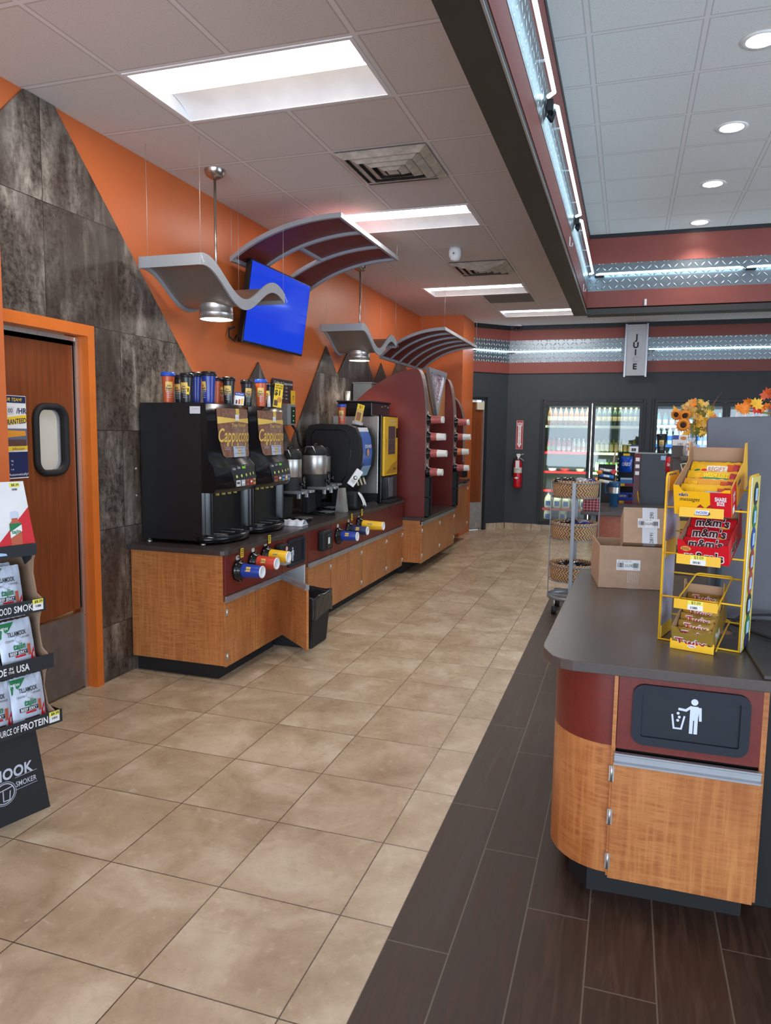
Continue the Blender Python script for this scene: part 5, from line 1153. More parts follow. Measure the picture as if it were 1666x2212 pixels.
row('bottle', [C_('milk_white', (224,222,206)), C_('lab_blush', (216,170,150)), C_('cap_white', (230,230,228))], 'drink_bottle', 'pale drink bottle on the red railed shelf, left cooler door', 'bottle', 'pale drink bottles', fr(2.19, 2.40, 4), YF, 1.277)
row('tall', [C_('tea_amber', (150,96,60)), C_('lab_cream', (220,206,170)), C_('cap_brown', (90,50,36))], 'tea_bottle', 'tall amber tea bottle high in the left cooler door', 'bottle', 'amber tea bottles', fr(1.79, 2.38, 8), YF, 1.71)
row('bottle', [C_('water_blue', (120,170,210)), C_('lab_blue', (50,100,190)), C_('cap_white', (230,230,228))], 'water_bottle', 'blue labelled bottle on the second cooler row, left door', 'bottle', 'blue labelled bottles, second row', fr(1.80, 2.02, 4), YF+.06, 1.488) if False else None
row('can', [C_('can_green', (110,140,70)), C_('lab_gold', (210,190,110)), C_('can_top', (190,190,186))], 'energy_can', 'green and gold can on the middle shelf, second cooler door', 'can', 'green and gold cans', fr(2.56, 3.12, 9), YF, 1.277)
row('tall', [C_('bottle_dark_green', (40,64,46)), C_('lab_tan', (190,170,120)), C_('cap_gold', (190,160,70))], 'tea_bottle', 'dark green bottle on the upper shelf, second cooler door', 'bottle', 'dark green bottles', fr(2.56, 3.12, 8), YF, 1.71)
row('can', [C_('can_lime', (110,170,60)), C_('lab_white2', (226,226,216)), C_('can_top', (190,190,186))], 'energy_can', 'lime can on the lower shelf, second cooler door', 'can', 'lime cans', fr(2.56, 2.86, 5), YF, .961)
row('can', [C_('can_orange', (226,130,50)), C_('lab_yellow', (236,206,80)), C_('can_top', (190,190,186))], 'energy_can', 'orange can on the lower shelf, second cooler door', 'can', 'orange cans', fr(2.92, 3.12, 4), YF, .961)
row('bottle', [C_('juice_orange', (226,116,40)), C_('lab_orange', (236,160,60)), C_('cap_orange', (230,110,30))], 'juice_bottle', 'orange juice bottle low in the second cooler door', 'bottle', 'orange juice bottles', fr(2.56, 3.12, 7), YF, .656)
JW = C_('milk_jug_plastic', (226,228,196)); row('jug', [JW, C_('lab_milk_blue', (50,90,170)), C_('cap_pale_blue', (150,190,220))], 'milk_jug', 'gallon milk jug on the lower shelf of the left cooler', 'milk jug', 'milk jugs, upper row', fr(1.81, 2.38, 5), YF+.03, .351)
row('jug', [JW, C_('lab_milk_blue', (50,90,170)), C_('cap_pale_blue', (150,190,220))], 'milk_jug', 'gallon milk jug at the very bottom of the left cooler', 'milk jug', 'milk jugs, bottom row', fr(1.81, 2.05, 2), YF+.03, .141)
for k, (x, c) in enumerate(((1.86, WHITE), (2.06, M('salsa_red', (190,70,60))), (2.30, CREAM))):
    tag(MB().lathe([(.001,.656 if 0 else .961),(.06,.961),(.066,1.0),(.066,1.006),(.001,1.01)], c, (x, YF, 0), seg=16, sx=(1.2 if k == 1 else 1)).build('food_tub'), ['round white dip tub in the left cooler', 'red topped food tray in the left cooler', 'cream tub in the left cooler near the door frame'][k], 'food tub')
row('tall', [LQ, C_('lab_water_blue', (60,120,200)), C_('cap_white', (230,230,228))], 'water_bottle', 'clear water bottle on the blue railed shelf, right cooler', 'bottle', 'water bottles above the blue rail', fr(3.46, 4.32, 11), YF, 1.421)
row('tall', [LQ, C_('lab_water_pale', (180,206,226)), C_('cap_blue', (60,110,200))], 'water_bottle', 'clear water bottle with blue cap on the lower shelf, right cooler', 'bottle', 'blue capped water bottles', fr(3.46, 4.32, 10), YF, 1.101)
row('bottle', [C_('drink_teal', (110,190,200)), C_('lab_white2', (226,226,216)), C_('cap_red', (200,30,30))], 'sports_bottle', 'teal drink bottle on the top shelf, right cooler', 'bottle', 'teal sports bottles', fr(3.46, 4.32, 10), YF, 1.721)
row('bottle', [C_('drink_pink', (226,140,150)), C_('lab_white2', (226,226,216)), C_('cap_pink', (230,120,130))], 'sports_bottle', 'pink drink bottle on the top shelf, middle right cooler door', 'bottle', 'pink sports bottles', fr(4.46, 5.32, 9), YF, 1.721)
row('tall', [LQ, C_('lab_green2', (70,160,110)), C_('cap_green', (60,150,100))], 'soda_bottle', 'green labelled soda bottle, middle door of the right cooler', 'bottle', 'green soda bottles', fr(4.46, 5.32, 9), YF, 1.421)

row('can', [C_('can_silver', (190,192,196)), C_('lab_navy', (40,60,120)), C_('can_top', (190,190,186))], 'soda_can', 'silver can with navy label low in the right cooler, first door', 'can', 'silver cans', fr(3.46, 4.32, 12), YF, .701)
row('bottle', [C_('water_blue', (150,180,206)), C_('lab_blue', (50,100,190)), C_('cap_white', (230,230,228))], 'water_bottle', 'small blue labelled bottle on the low shelf, middle door of the right cooler', 'bottle', 'small blue labelled bottles', fr(4.46, 5.32, 10), YF, 1.101)
row('bottle', [C_('coffee_brown', (120,76,52)), C_('lab_coffee', (206,160,110)), C_('cap_black', (30,30,32))], 'coffee_bottle', 'brown coffee bottle set back above the red rail, left cooler door', 'bottle', 'brown coffee bottles', fr(1.81, 2.39, 8), YF+.16, 1.277)
row('can', [C_('can_red2', (190,50,50)), C_('lab_white2', (226,226,216)), C_('can_top', (190,190,186))], 'soda_can', 'red can set back behind the tall tea bottles, left cooler door', 'can', 'red cans', fr(1.80, 2.38, 9), YF+.16, 1.71)
row('bottle', [C_('juice_gold', (206,150,50)), C_('lab_cream', (220,206,170)), C_('cap_green', (60,150,100))], 'juice_bottle', 'golden juice bottle set back on the middle shelf, second cooler door', 'bottle', 'golden juice bottles', fr(2.57, 3.11, 8), YF+.16, 1.277)
# ------------------------------------------------------------------ SERVICE COUNTER (right foreground)
t = thing('service_cabinet', 'rounded maple and red cabinet with a trash slot, right foreground', 'cabinet', (3.1, 2.9, 0))
crv = [(3.004,2.285)]+[(3.004-.204*math.sin(math.pi/2*k/10)**1.0, 2.285+.215*(1-math.cos(math.pi/2*k/10))) for k in range(1, 11)]
def wallcurve(z0, z1, mat, nm, out=0):
    pts = [(x-out, y-out*.5) for x, y in crv]+[(2.80-out, 3.70)]; m = MB(); m.sheet([[(x, y, z) for x, y in pts] for z in (z0, z1)], mat); m.sheet([[(x+.012, y+.008, z) for x, y in pts] for z in (z0, z1)], mat); m.sheet([[(x, y, z0) for x, y in pts], [(x+.012, y+.008, z0) for x, y in pts]], mat, False); return m.build(nm, t)
wallcurve(.10, .545, MAPLE, 'curved_side'); wallcurve(.545, .797, REDP, 'curved_fascia')
MB().box(2.82, 3.45, 2.52, 3.70, .10, .796, BLKM).box(3.02, 3.45, 2.30, 2.52, .10, .796, BLKM).build('carcass', t)
MB().box(3.002, 3.014, 2.268, 2.30, .10, .797, MAPLE).build('edge_strip', t); MB().box(3.440, 3.456, 2.272, 2.62, .10, .797, MAPLE).build('edge_strip', t)
MB().box(3.016, 3.440, 2.270, 2.288, .545, .797, REDP, .001).build('fascia_panel', t)
dd = MB().box(3.008, 3.446, 2.262, 2.280, .095, .500, MAPLE, .002).build('door', t)
m = MB(); pr = [(2.264,.497),(2.248,.497),(2.248,.503),(2.256,.508),(2.256,.526),(2.246,.532),(2.246,.537),(2.264,.537)]; m.prism(pr, 3.012, 3.446, ALU, 'x'); m.build('handle', dd)
for zz in (.46, .31, .155):
    m = MB(); m.cyl((3.006, 2.262, zz-.028), (3.006, 2.262, zz+.028), .0045, STEEL, seg=10); m.box(2.998, 3.014, 2.2605, 2.2675, zz-.026, zz+.026, STEEL); m.build('hinge', t)
trash_slot((3.233, 2.2695, .672), X3, Z3, 0, 0, .345, .20, t, s=1.0, fig=(-.006, .014))
m = MB(); m.prism([(2.874,2.424),(2.941,2.330),(3.06,2.335),(3.43,2.345),(3.43,3.65),(2.874,3.65)], 0, .10, BLKM, 'z'); m.build('toe_kick', t)
m = MB(); m.prism([(2.757,2.40),(2.762,2.36),(2.80,2.275),(2.83,2.250),(2.87,2.238),(4.3,2.238),(4.3,3.95),(2.86,3.95),(2.80,3.925),(2.788,3.86)], .797, .832, TOPG, 'z'); tag(m.build('service_worktop', bevel=.003), 'taupe worktop with chamfered corner, right foreground', 'worktop')
tag(MB().box(3.47, 4.3, 2.42, 3.9, 0, .796, BLKM, .004).build('black_cabinet'), 'matte black cabinet right of the maple cabinet', 'cabinet')
m = MB(); m.prism([(3.432,2.252),(4.25,2.252),(4.25,3.0),(3.52,3.0),(3.424,2.69)], .8325, .845, M('dark_counter_mat', (58,56,54), .45), 'z'); tag(m.build('counter_mat', bevel=.003), 'dark raised counter mat behind the candy rack', 'mat')
m = MB(); m.tube([(3.40,2.96,.84),(3.425,2.86,.853),(3.50,2.72,.855),(3.58,2.60,.855),(3.75,2.5,.855)], .007, BLKR); m.tube([(3.42,2.88,.854),(3.46,2.93,.875),(3.56,2.95,.88),(3.7,2.94,.86)], .005, BLKR); tag(m.build('power_cord'), 'black cord looping over the counter mat', 'cord')
tag(MB().disc((3.385, 2.80, .8325), X3, Y3, 0, 0, .028, M('coffee_stain_ring', (150,110,86), .5), 0, ry=.035).lathe([(.001,.832),(.027,.832),(.027,.8335),(.001,.8335)], M('coffee_stain_ring', (150,110,86), .5), (3.385,2.80,0)).build('cable_port'), 'round tan cable port cover on the taupe worktop', 'cover')
# tall grey divider and garland
t = thing('counter_divider', 'tall dark grey divider board standing on the counter', 'divider', (3.7, 3.05, .832))
m = MB(); m.prism([(3.35,.833),(4.25,.833),(4.25,1.665),(3.315,1.64),(3.305,1.632),(3.303,1.62)], 3.03, 3.06, M('divider_grey', (84,84,92), .55, 0, .08, 9), 'y'); m.build('board', t, bevel=.003)
MB().cyl((3.375, 3.0, .833), (3.375, 3.0, 1.30), .010, M('post_blue_grey', (70,86,100), .35, .3), seg=12).build('post', t)
def leafpoly(s): # maple leaf outline
    P = []
    for k in range(5):
        a = math.radians(-60+k*75-90+180-90); 
    R_ = [(0,-.5),(.10,-.30),(.42,-.42),(.36,-.22),(.62,-.05),(.44,.02),(.50,.26),(.24,.16),(.22,.40),(.10,.32),(0,.60)]
    P = R_+[(-x, y) for x, y in R_[-2:0:-1]]
    return [(x*s, y*s) for x, y in P]
LM = [M('leaf_orange', (232,130,30), .6), M('leaf_red', (206,50,36), .6), M('leaf_yellow', (236,180,50), .6), M('leaf_rust', (200,86,40), .6), M('leaf_gold', (214,168,90), .6), M('leaf_olive', (120,120,50), .6)]
def leaf(m, c, s, mat, rnd):
    E_ = Matrix.Rotation(rnd.uniform(-.6,.6), 4, 'Z') @ Matrix.Rotation(rnd.uniform(-.5,.5)+math.pi/2, 4, 'X') @ Matrix.Rotation(rnd.uniform(0,6.28), 4, 'Z')
    P = leafpoly(s); c = Vector(c); vs = [c+(E_@Vector((x, y, (abs(x)*.35-abs(y)*.15)))) for x, y in P]+[c+(E_@Vector((0,0,.0)))]
    n = len(P); m.add(vs, [(i, (i+1)%n, n) for i in range(n)], mat, False)
rnd = random.Random(3)
t = thing('leaf_garland', 'red and orange silk maple leaf garland on the divider top', 'garland', (3.6, 3.04, 1.65))
MB().tube([(3.42+.1*k, 3.045+.01*math.sin(k), 1.662+.008*math.cos(k*2)) for k in range(8)], .004, LM[5], 6).build('stem', t)
for k in range(44):
    m = MB(); x = 3.425+.0135*k+rnd.uniform(-.008,.008); leaf(m, (x, 3.03+rnd.uniform(-.03,.04), 1.668+rnd.uniform(-.004, .012+ (.055 if x > 3.49 else .022))), rnd.uniform(.034,.05), LM[rnd.choice([0,0,1,1,3] if k > 3 else [0,2,0])], rnd); m.build('leaf', t)
# -- cardboard boxes
def barcode(m, o, ux, uy, x0, x1, y0, y1, off, seed=1):
    r = random.Random(seed); x = x0
    while x < x1: w = r.choice((.0012,.002,.003)); m.rect(o, ux, uy, x, min(x1, x+w), y0, y1, INK, off); x += w+r.choice((.0012,.002))
a1_ = math.radians(8); t = thing('cardboard_box', 'open brown cardboard box on the taupe worktop, lower of two', 'box', (2.903, 3.469, .832), a1_)
def BX(*b, mat=CARD, n='wall', par=None, T=None, w=False): return MB(T).box(*b, mat, .001).build(n, par, world=w)
w, d_, h = .345, .36, .205
BX(0, w, 0, .005, .001, h, n='front_wall', par=t); BX(0, w, d_-.005, d_, .001, h-.01, n='back_wall', par=t); BX(0, .005, .005, d_-.005, .001, h, n='side_wall', par=t); BX(w-.005, w, .005, d_-.005, .001, h, n='side_wall', par=t); BX(.005, w-.005, .005, d_-.005, .001, .005, n='bottom', par=t)
def shiplabel(par, o, s=1.0, world=False, T=None):
    m = MB(T); ux, uy = X3, Z3; m.rect(o, ux, uy, -.052*s, .052*s, -.024*s, .024*s, PAPER, .0006)
    for k in range(2): m.text(o, ux, uy, 'GROC  SNACK  CANDY   4 OF 7', .0028*s, INK, w=.06*s, cx=-.016*s, cy=(.019-.005*k)*s, off=.0012)
    m.text(o, ux, uy, '215.270', .012*s, INK, w=.034*s, cx=.0, cy=-.003*s, off=.0012, bold=.01); barcode(m, o, ux, uy, -.048*s, -.020*s, -.012*s, .010*s, .0012, 2); barcode(m, o, ux, uy, .019*s, .045*s, -.012*s, .010*s, .0012, 3)
    m.text(o, ux, uy, 'STORE THE 257', .003*s, INK, w=.03*s, cx=-.034*s, cy=-.018*s, off=.0012); m.text(o, ux, uy, '0000257256', .003*s, INK, w=.022*s, cx=.034*s, cy=-.018*s, off=.0012); return m.build('shipping_label', par, world=world)
shiplabel(t, (.135, -.0003, .115), 1.05)
m = MB(); [m.line((.155, -.0003, .03), X3, Z3, [(-.022+.008*k, 0), (-.02+.008*k, .05)], .0012, M('tape_scuff', (214,200,190), .3), .0006) for k in range(7)]; m.rect((.155,-.0003,.03), X3, Z3, -.024, .03, -.03, .055, mat_clear('tape_clear', (220,206,190), .25, .15), .0004); m.build('clear_tape', t, world=False)
T2 = Matrix.Translation((3.008, 3.492, 1.055)) @ Matrix.Rotation(math.radians(4), 4, 'Z') @ Matrix.Rotation(math.radians(-24), 4, 'X')
t = thing('cardboard_box', 'tipped cardboard box with white tape, resting inside the lower box', 'box', (3.008, 3.492, 1.055))
w, d_, h = .255, .19, .178
for nm, b in (('front_wall',(0,w,0,.004,0,h)), ('back_wall',(0,w,d_-.004,d_,0,h)), ('side_wall',(0,.004,.004,d_-.004,0,h)), ('side_wall',(w-.004,w,.004,d_-.004,0,h)), ('bottom',(.004,w-.004,.004,d_-.004,0,.004))): BX(*b, n=nm, par=t, T=T2, w=True)
m = MB(T2); m.quad((.02,d_,h),(.16,d_,h),(.15,d_+.05,h+.035),(.07,d_+.055,h+.03), CARD); m.quad((.02,d_+.002,h),(.16,d_+.002,h),(.15,d_+.052,h+.036),(.07,d_+.057,h+.031), CARD); m.build('flap', t)
m = MB(T2); m.quad((.03,.004,h),(.24,.004,h),(.235,.09,h+.022),(.10,.09,h+.028), CARD); m.quad((.03,.005,h+.002),(.24,.005,h+.002),(.235,.091,h+.024),(.10,.091,h+.03), CARD); m.build('flap', t)
m = MB(T2); m.rect((.12,-.0002,0), X3, Z3, -.034, .034, .0, h, M('printed_white_tape', (214,218,224), .5), .0005); m.quad((.092,0,-.0006),(.148,0,-.0006),(.148,.05,-.0006),(.092,.05,-.0006), M('printed_white_tape', (214,218,224), .5))
for s_, zz in (('290', .14), ('191', .04), ('28', .012)): m.text((.12,-.0008,zz), Z3, -X3, s_, .016, INK, w=None, cx=0, cy=-.008, off=.0006)
m.build('white_tape', t)
shiplabel(t, (.115, -.0012, .10), .95, True, T2)
# ------------------------------------------------------------------ CANDY RACK
RA = math.radians(-17.4); RO = (3.144, 2.609, .832)
TR = Matrix.Translation(RO) @ Matrix.Rotation(RA, 4, 'Z')
t = thing('candy_rack', 'yellow wire candy rack with four tilted shelves on the counter', 'rack', RO, RA)
H, Wr, Dr = .60, .267, .15
for x in (0, Wr):
    m = MB(); m.tube([(x, .004, .004), (x, .0, H-.012), (x, .01, H), (x, Dr-.01, H+.004), (x, Dr, H-.008), (x, Dr, .004), (x, .004, .004)], .0045, YEL); m.build('side_frame', t, world=False)
LAV = M('lavender_panel_back', (176,172,190), .35)
m = MB(); m.box(.002, .005, .006, Dr-.004, .01, H-.006, LAV); sp_ = m.build('side_panel', t, world=False)
for z0, z1 in ((.008,.05),(.30,.36),(H-.06,H-.006)): MB().box(.0055, .0075, .006, Dr-.004, z0, z1, YEL).build('yellow_band', sp_, world=False)
m = MB(); m.box(Wr+.004, Wr+.008, -.002, Dr+.002, .004, H, M('cream_yellow_panel', (226,206,100), .4)); sp_ = m.build('side_panel', t, world=False)
m = MB(); OC = [M('oval_black', (30,28,26)), GREEN, M('oval_blue', (24,70,160)), M('oval_red', (160,40,34)), M('oval_rust', (176,60,40)), M('oval_black', (30,28,26)), GREEN, NAVY]
for k in range(8):
    zc = H-.06-.077*k if k else H-.06
    m.disc((Wr+.0082, Dr/2, 0), Y3, Z3, 0, max(.03, zc), .045, OC[k], .0006+.0002*k, ry=.042 if k < 7 else .03); 
    if k < 7: m.rect((Wr+.0082, Dr/2, 0), Y3, Z3, -.022, .022, zc-.022, zc+.02, LBLUE, .0025)
m.tube([(Wr+.006, -.004, .004), (Wr+.006, -.004, H)], .0022, WHITE, 6); m.build('flavour_ovals', sp_, world=False)
TZ = (.483, .32, .163, .004)
for i, z in enumerate(TZ):
    MB().cyl((0, 0, z), (Wr, 0, z), .0032, YEL, seg=8).build('cross_bar', t, world=False); MB().cyl((0, Dr, z+.062), (Wr, Dr, z+.062), .0032, YEL, seg=8).build('cross_bar', t, world=False)
    m = MB(); m.tube([(.066, -.06, z-.018), (.066, .0, z+.006), (.085, .145, z+.066), (.095, .15, z+.069), (.20, .15, z+.069), (.208, .145, z+.066), (.200, .0, z+.006), (.200, -.06, z-.018)], .003, YEL); m.build('tray_wire', t, world=False)
    zs = z-.018 if i < 3 else .0; yb = -.063 if i < 3 else -.082
    m = MB(); m.box(.062, .204, yb-.002, yb, zs-.006 if i < 3 else .001, zs+.028 if i < 3 else .036, YEL, .0006); st = m.build('label_strip', t, world=False)
    o_ = (.133, yb-.0022, zs+.011 if i < 3 else .018); m = MB()
    if i == 0:
        m.poly(o_, X3, Z3, [(-.022,-.009),(.024,-.009),(.030,-.004),(.028,.003),(-.018,.003)], BROWN, .0004); m.poly(o_, X3, Z3, [(-.020,-.007),(.022,-.006),(.026,.009),(-.017,.009)], WHITE, .0008); m.text(o_, X3, Z3, 'SNICKERS', .0085, BLUE, w=.038, cx=.002, cy=.001, off=.0014, shear=.2, bold=.03)
    elif i < 3:
        m.rect(o_, X3, Z3, -.025, .025, -.016, .016, PAPER, .0004); m.rect(o_, X3, Z3, -.025, .025, .002, .016, TAGY, .0008); m.text(o_, X3, Z3, '$3.09', .0095, INK, cx=.002, cy=.0095, off=.0014); barcode(m, o_, X3, Z3, -.016, .008, -.012, -.004, .001, i)
    else: m.disc(o_, X3, Z3, 0, 0, .014, WHITE, .0004, ry=.006); m.text(o_, X3, Z3, 'Twix', .006, M('twix_red', (170,30,50)), w=.022, off=.001, bold=.03)
    m.build('label', st, world=False)
def candybox(i, x0, w, yb, z0, L, hf, hs, hb, out, lb, art):
    t = thing('candy_box', lb, 'candy box', tuple(TR @ Vector((x0, yb, z0))), RA)
    A = Matrix.Rotation(math.radians(21), 4, 'X'); m_ = lambda: MB(A)
    c = M('candy_box_cardboard', (170,136,106), .8)
    m = m_(); m.prism([(0,0),(w,0),(w,hf+.012),(w-.02,hf+.01),(w-.035,hf),(.03,hf),(.018,hf+.02),(0,hf+.022)], -.0015, 0, out, 'y'); m.build('front_panel', t, world=False)
    for x in (0, w):
        s = [(0,0),(L,0),(L,hb),(L*.88,hb+.012),(L*.75,hs),(.02,hf+.02),(0,hf+.015)]
        m = m_(); m.prism(s, x-.0008 if x else -.0008, x+.0004 if x else .0004, out, 'x'); m.prism(s, x-.0016 if x else .0006, x-.001 if x else .0012, c, 'x'); m.build('side_panel', t, world=False)
    m = m_(); m.box(.001, w-.001, 0, L, 0, .0012, c); m.build('base', t, world=False); m = m_(); m.box(.001, w-.001, L-.0015, L, 0, hb-.02, c); m.build('back_panel', t, world=False)
    m = m_(); art(m, w, hf, L); m.build('artwork', t, world=False)
    return t, TR @ Matrix.Translation((x0, yb, z0)) @ A
MB_BR = M('candy_letter_brown', (64,34,30), .4)
def mms(m, o, h, w, cx, cy, off, ux=X3, uy=Z3):
    m.text(o, ux, uy, "m&m's", h*1.06, WHITE, w=w*1.05, cx=cx, cy=cy, off=off, bold=.075); m.text(o, ux, uy, "m&m's", h, MB_BR, w=w, cx=cx, cy=cy, off=off+.0005, bold=.035)
YO = M('candy_yellow', (244,182,20), .35); MR = M('candy_red', (206,12,30), .45)
def art1(m, w, hf, L):
    o = (0,-.0018,0); m.rect(o, X3, Z3, w*.64, w, 0, hf, MR, .0004); m.rect(o, X3, Z3, w-.002, w, 0, hf+.012, MR, .0005); mms(m, o, .012, .03, .032, hf-.012, .0008)
    m.text(o, X3, Z3, 'messages', .014, INK, w=.065, cx=.052, cy=hf-.028, off=.0016, shear=.3); m.text(o, X3, Z3, 'SHARE', .014, WHITE, w=.036, cx=w*.82, cy=hf-.024, off=.0012, bold=.04); m.text(o, X3, Z3, 'SIZE', .012, WHITE, w=.024, cx=w*.82, cy=hf-.040, off=.0012, bold=.04)
    for c in (.085, .115): m.poly(o, X3, Z3, [(c-.02,hf-.066),(c,hf-.046),(c+.02,hf-.066)], BROWN, .0006); m.poly(o, X3, Z3, [(c-.015,hf-.066),(c,hf-.05),(c+.015,hf-.066)], MR, .0009)
    o2 = (w+.0006,0,0); m.rect(o2, Y3, Z3, 0, .075, 0, hf+.014, MR, .0004); m.text(o2, Y3, Z3, 'SHARE', .014, WHITE, w=.035, cx=.036, cy=hf-.02, off=.001, bold=.03); m.text(o2, Y3, Z3, 'SIZE', .012, WHITE, w=.025, cx=.036, cy=hf-.038, off=.001, bold=.03); m.rect(o2, Y3, Z3, .01, .04, .005, .03, PAPER, .0008); mms(m, o2, .016, .05, .12, hf-.01, .0006, Y3)
def art2(m, w, hf, L):
    o = (0,-.0018,0); mms(m, o, .030, .122, w*.52, hf*.42, .0008); m.disc(o, X3, Z3, .026, hf*.82, .017, M('peanut_tan', (226,160,70)), .0006, ry=.010); m.text(o, X3, Z3, 'PEANUT', .006, INK, w=.024, cx=.026, cy=hf*.86, off=.001); m.text(o, X3, Z3, 'BUTTER', .006, INK, w=.026, cx=.026, cy=hf*.76, off=.001); mms(m, (w+.0006,0,0), .03, .10, .08, hf*.55, .0006, Y3)
TWR = M('twix_red', (170,30,50))
def art4(m, w, hf, L):
    o = (0,-.0018,0); m.text(o, X3, Z3, 'Twix', .030, WHITE, w=w*.84, cx=w*.47, cy=hf*.42, off=.0006, bold=.06, shear=-.1); m.text(o, X3, Z3, 'Twix', .028, TWR, w=w*.8, cx=w*.47, cy=hf*.42, off=.0012, bold=.02, shear=-.1); m.poly(o, X3, Z3, [(w*.8,0),(w,0),(w,.02),(w*.9,.03)], BROWN, .0004)
    o2 = (w+.0006,0,0); m.text(o2, Y3, Z3, 'Twix', .03, WHITE, w=.07, cx=.07, cy=hf*.5, off=.0006, bold=.05)
def packet(T, w, h, th, mat, art, nm, lb, cat='candy', grp=None):
    loc = T.translation; t = thing(nm, lb, cat, tuple(loc), 0, grp); m = MB(T); r = random.Random(int(loc.x*1e4+loc.z*1e3)); N, K = 14, 8
    def P(i, j, s):
        u, v = i/N, j/K; b = max(0, (math.sin(math.pi*min(1, max(0, (u-.04)/.92)))**.55)*(math.sin(math.pi*v)**.6)); wr = (.0012*math.sin(u*31+j)+.001*math.sin(v*17+i*2))*(1-b*.3)
        return (-w/2+w*u, s*(th/2*b)+wr, h*v+(.0016*math.sin(i*2.6) if j in (0, K) else 0))
    for s in (-1, 1): m.sheet([[P(i, j, s) for i in range(N+1)] for j in range(K+1)], mat)
    m.build('wrapper', t)
    m = MB(T); F = lambda a, b, off: (a, -th/2*max(0, (math.sin(math.pi*min(1, max(0, ((a+w/2)/w-.04)/.92)))**.55)*(math.sin(math.pi*min(1, max(0, b/h)))**.6))-off, b); art(m, F, w, h); m.build('print', t); return t
def ptext(m, F, s, hh, mat, w, cx, cy, off=.002, **k): m.text((0,0,0), X3, Z3, s, hh, mat, w=w, cx=cx, cy=cy, fn=lambda a, b: Vector(F(a, b, off)), **k)
def ppatch(m, F, a0, a1, b0, b1, mat, off=.0012, n=8): m.sheet([[F(a0+(a1-a0)*i/n, b0+(b1-b0)*j/4, off) for i in range(n+1)] for j in range(5)], mat)
def pmm(m, F, hh, w, cx, cy, off=.0016): ptext(m, F, "m&m's", hh*1.05, WHITE, w*1.05, cx, cy, off, bold=.075); ptext(m, F, "m&m's", hh, MB_BR, w, cx, cy, off+.0008, bold=.03)
# top tier
t1, A1 = candybox(0, .044, .182, -.048, .466, .27, .088, .115, .16, YO, 'yellow and red share size candy box on the top shelf of the rack', art1)
def pk(A, y, z, tilt, w=.165, h=.062, x=.091): return A @ Matrix.Translation((x, y, z)) @ Matrix.Rotation(math.radians(-tilt), 4, 'X')
def a_msg(kind):
    def f(m, F, w, h):
        ppatch(m, F, -w*.42, -w*.22, .012, h*.8, YO, .001)
        for q, (a, b, mt) in enumerate(((-.058,.035,GREEN),(-.045,.022,MR),(-.035,.034,MR))): m.add([F(a+.010*math.cos(k*math.pi/5), b+.006*math.sin(k*math.pi/5), .002) for k in range(10)], [list(range(10))], mt)
        if kind == 0: ppatch(m, F, -.028, .04, .01, .054, M('note_cream', (236,228,206)), .0014); ptext(m, F, 'REGIFT', .018, TWR, .055, .006, .038, .002); ptext(m, F, 'ME', .012, TWR, .018, .006, .018, .002)
        elif kind == 1: ppatch(m, F, -.030, .055, .006, .042, M('wish_teal', (20,146,110)), .0014); ptext(m, F, 'WISH LIST', .020, M('wish_yellow', (250,224,60)), .082, .012, .052, .0026, bold=.04)
        elif kind == 2: ppatch(m, F, .0, .055, .01, .045, M('note_cream', (236,228,206)), .0014); ptext(m, F, 'all over it', .013, INK, .045, .027, .024, .002, shear=.3); m.add([F(a, b, .002) for a, b in ((-.03,.035),(-.005,.045),(.02,.04),(-.005,.034),(-.02,.026))], [list(range(5))], TWR)
        else: ptext(m, F, 'Peanut', .02, INK, .06, -.04, .04, .002, bold=.03); ppatch(m, F, .0, .06, .01, .05, LBLUE, .0014)
        ppatch(m, F, w*.34, w*.48, .008, h*.85, M('pkt_red_pattern', (190,60,60), .4, 0, .3, 90), .0012); ppatch(m, F, w*.22 if kind != 1 else w*.335, w*.34, .008, h*.8, M('pkt_orange_print', (214,84,40), .4), .0011)
    return f
for k, (kind, y, z, tl, lb) in enumerate(((3, .012, .030, 50, 'yellow candy packet with pale blue patch at the front of the top box'), (2, .055, .040, 58, 'candy packet reading all over it, second in the top box'), (1, .108, .048, 60, 'candy packet reading WISH LIST with a green band'), (0, .165, .058, 60, 'candy packet reading REGIFT ME behind the wish list one'), (0, .20, .066, 55, 'rearmost candy packet of the top box'))[:4]):
    packet(pk(A1, y, z, tl), .168, .080, .026, YO if kind != 2 else M('pkt_orange', (236,160,40), .35), a_msg(kind), 'candy_packet', lb)
# second tier
t2_, A2 = candybox(1, .066, .162, -.050, .303, .215, .064, .085, .11, MR, 'red peanut butter candy box on the second shelf of the rack', art2)
def a_red(m, F, w, h): pmm(m, F, h*.48, w*.72, 0, h*.62); m.add([F(w*.28+.018*math.cos(k*math.pi/6), h*.25+.010*math.sin(k*math.pi/6), .002) for k in range(12)], [list(range(12))], M('peanut_tan', (226,160,70)))
for y, z, tl, lb in ((.016, .018, 48, 'red candy packet at the front of the second shelf box'), (.070, .034, 56, 'red candy packet in the middle of the second shelf box'), (.125, .048, 58, 'rear red candy packet of the second shelf box')):
    packet(pk(A2, y, z, tl, x=.08), .150, .066, .024, MR, a_red, 'candy_packet', lb)
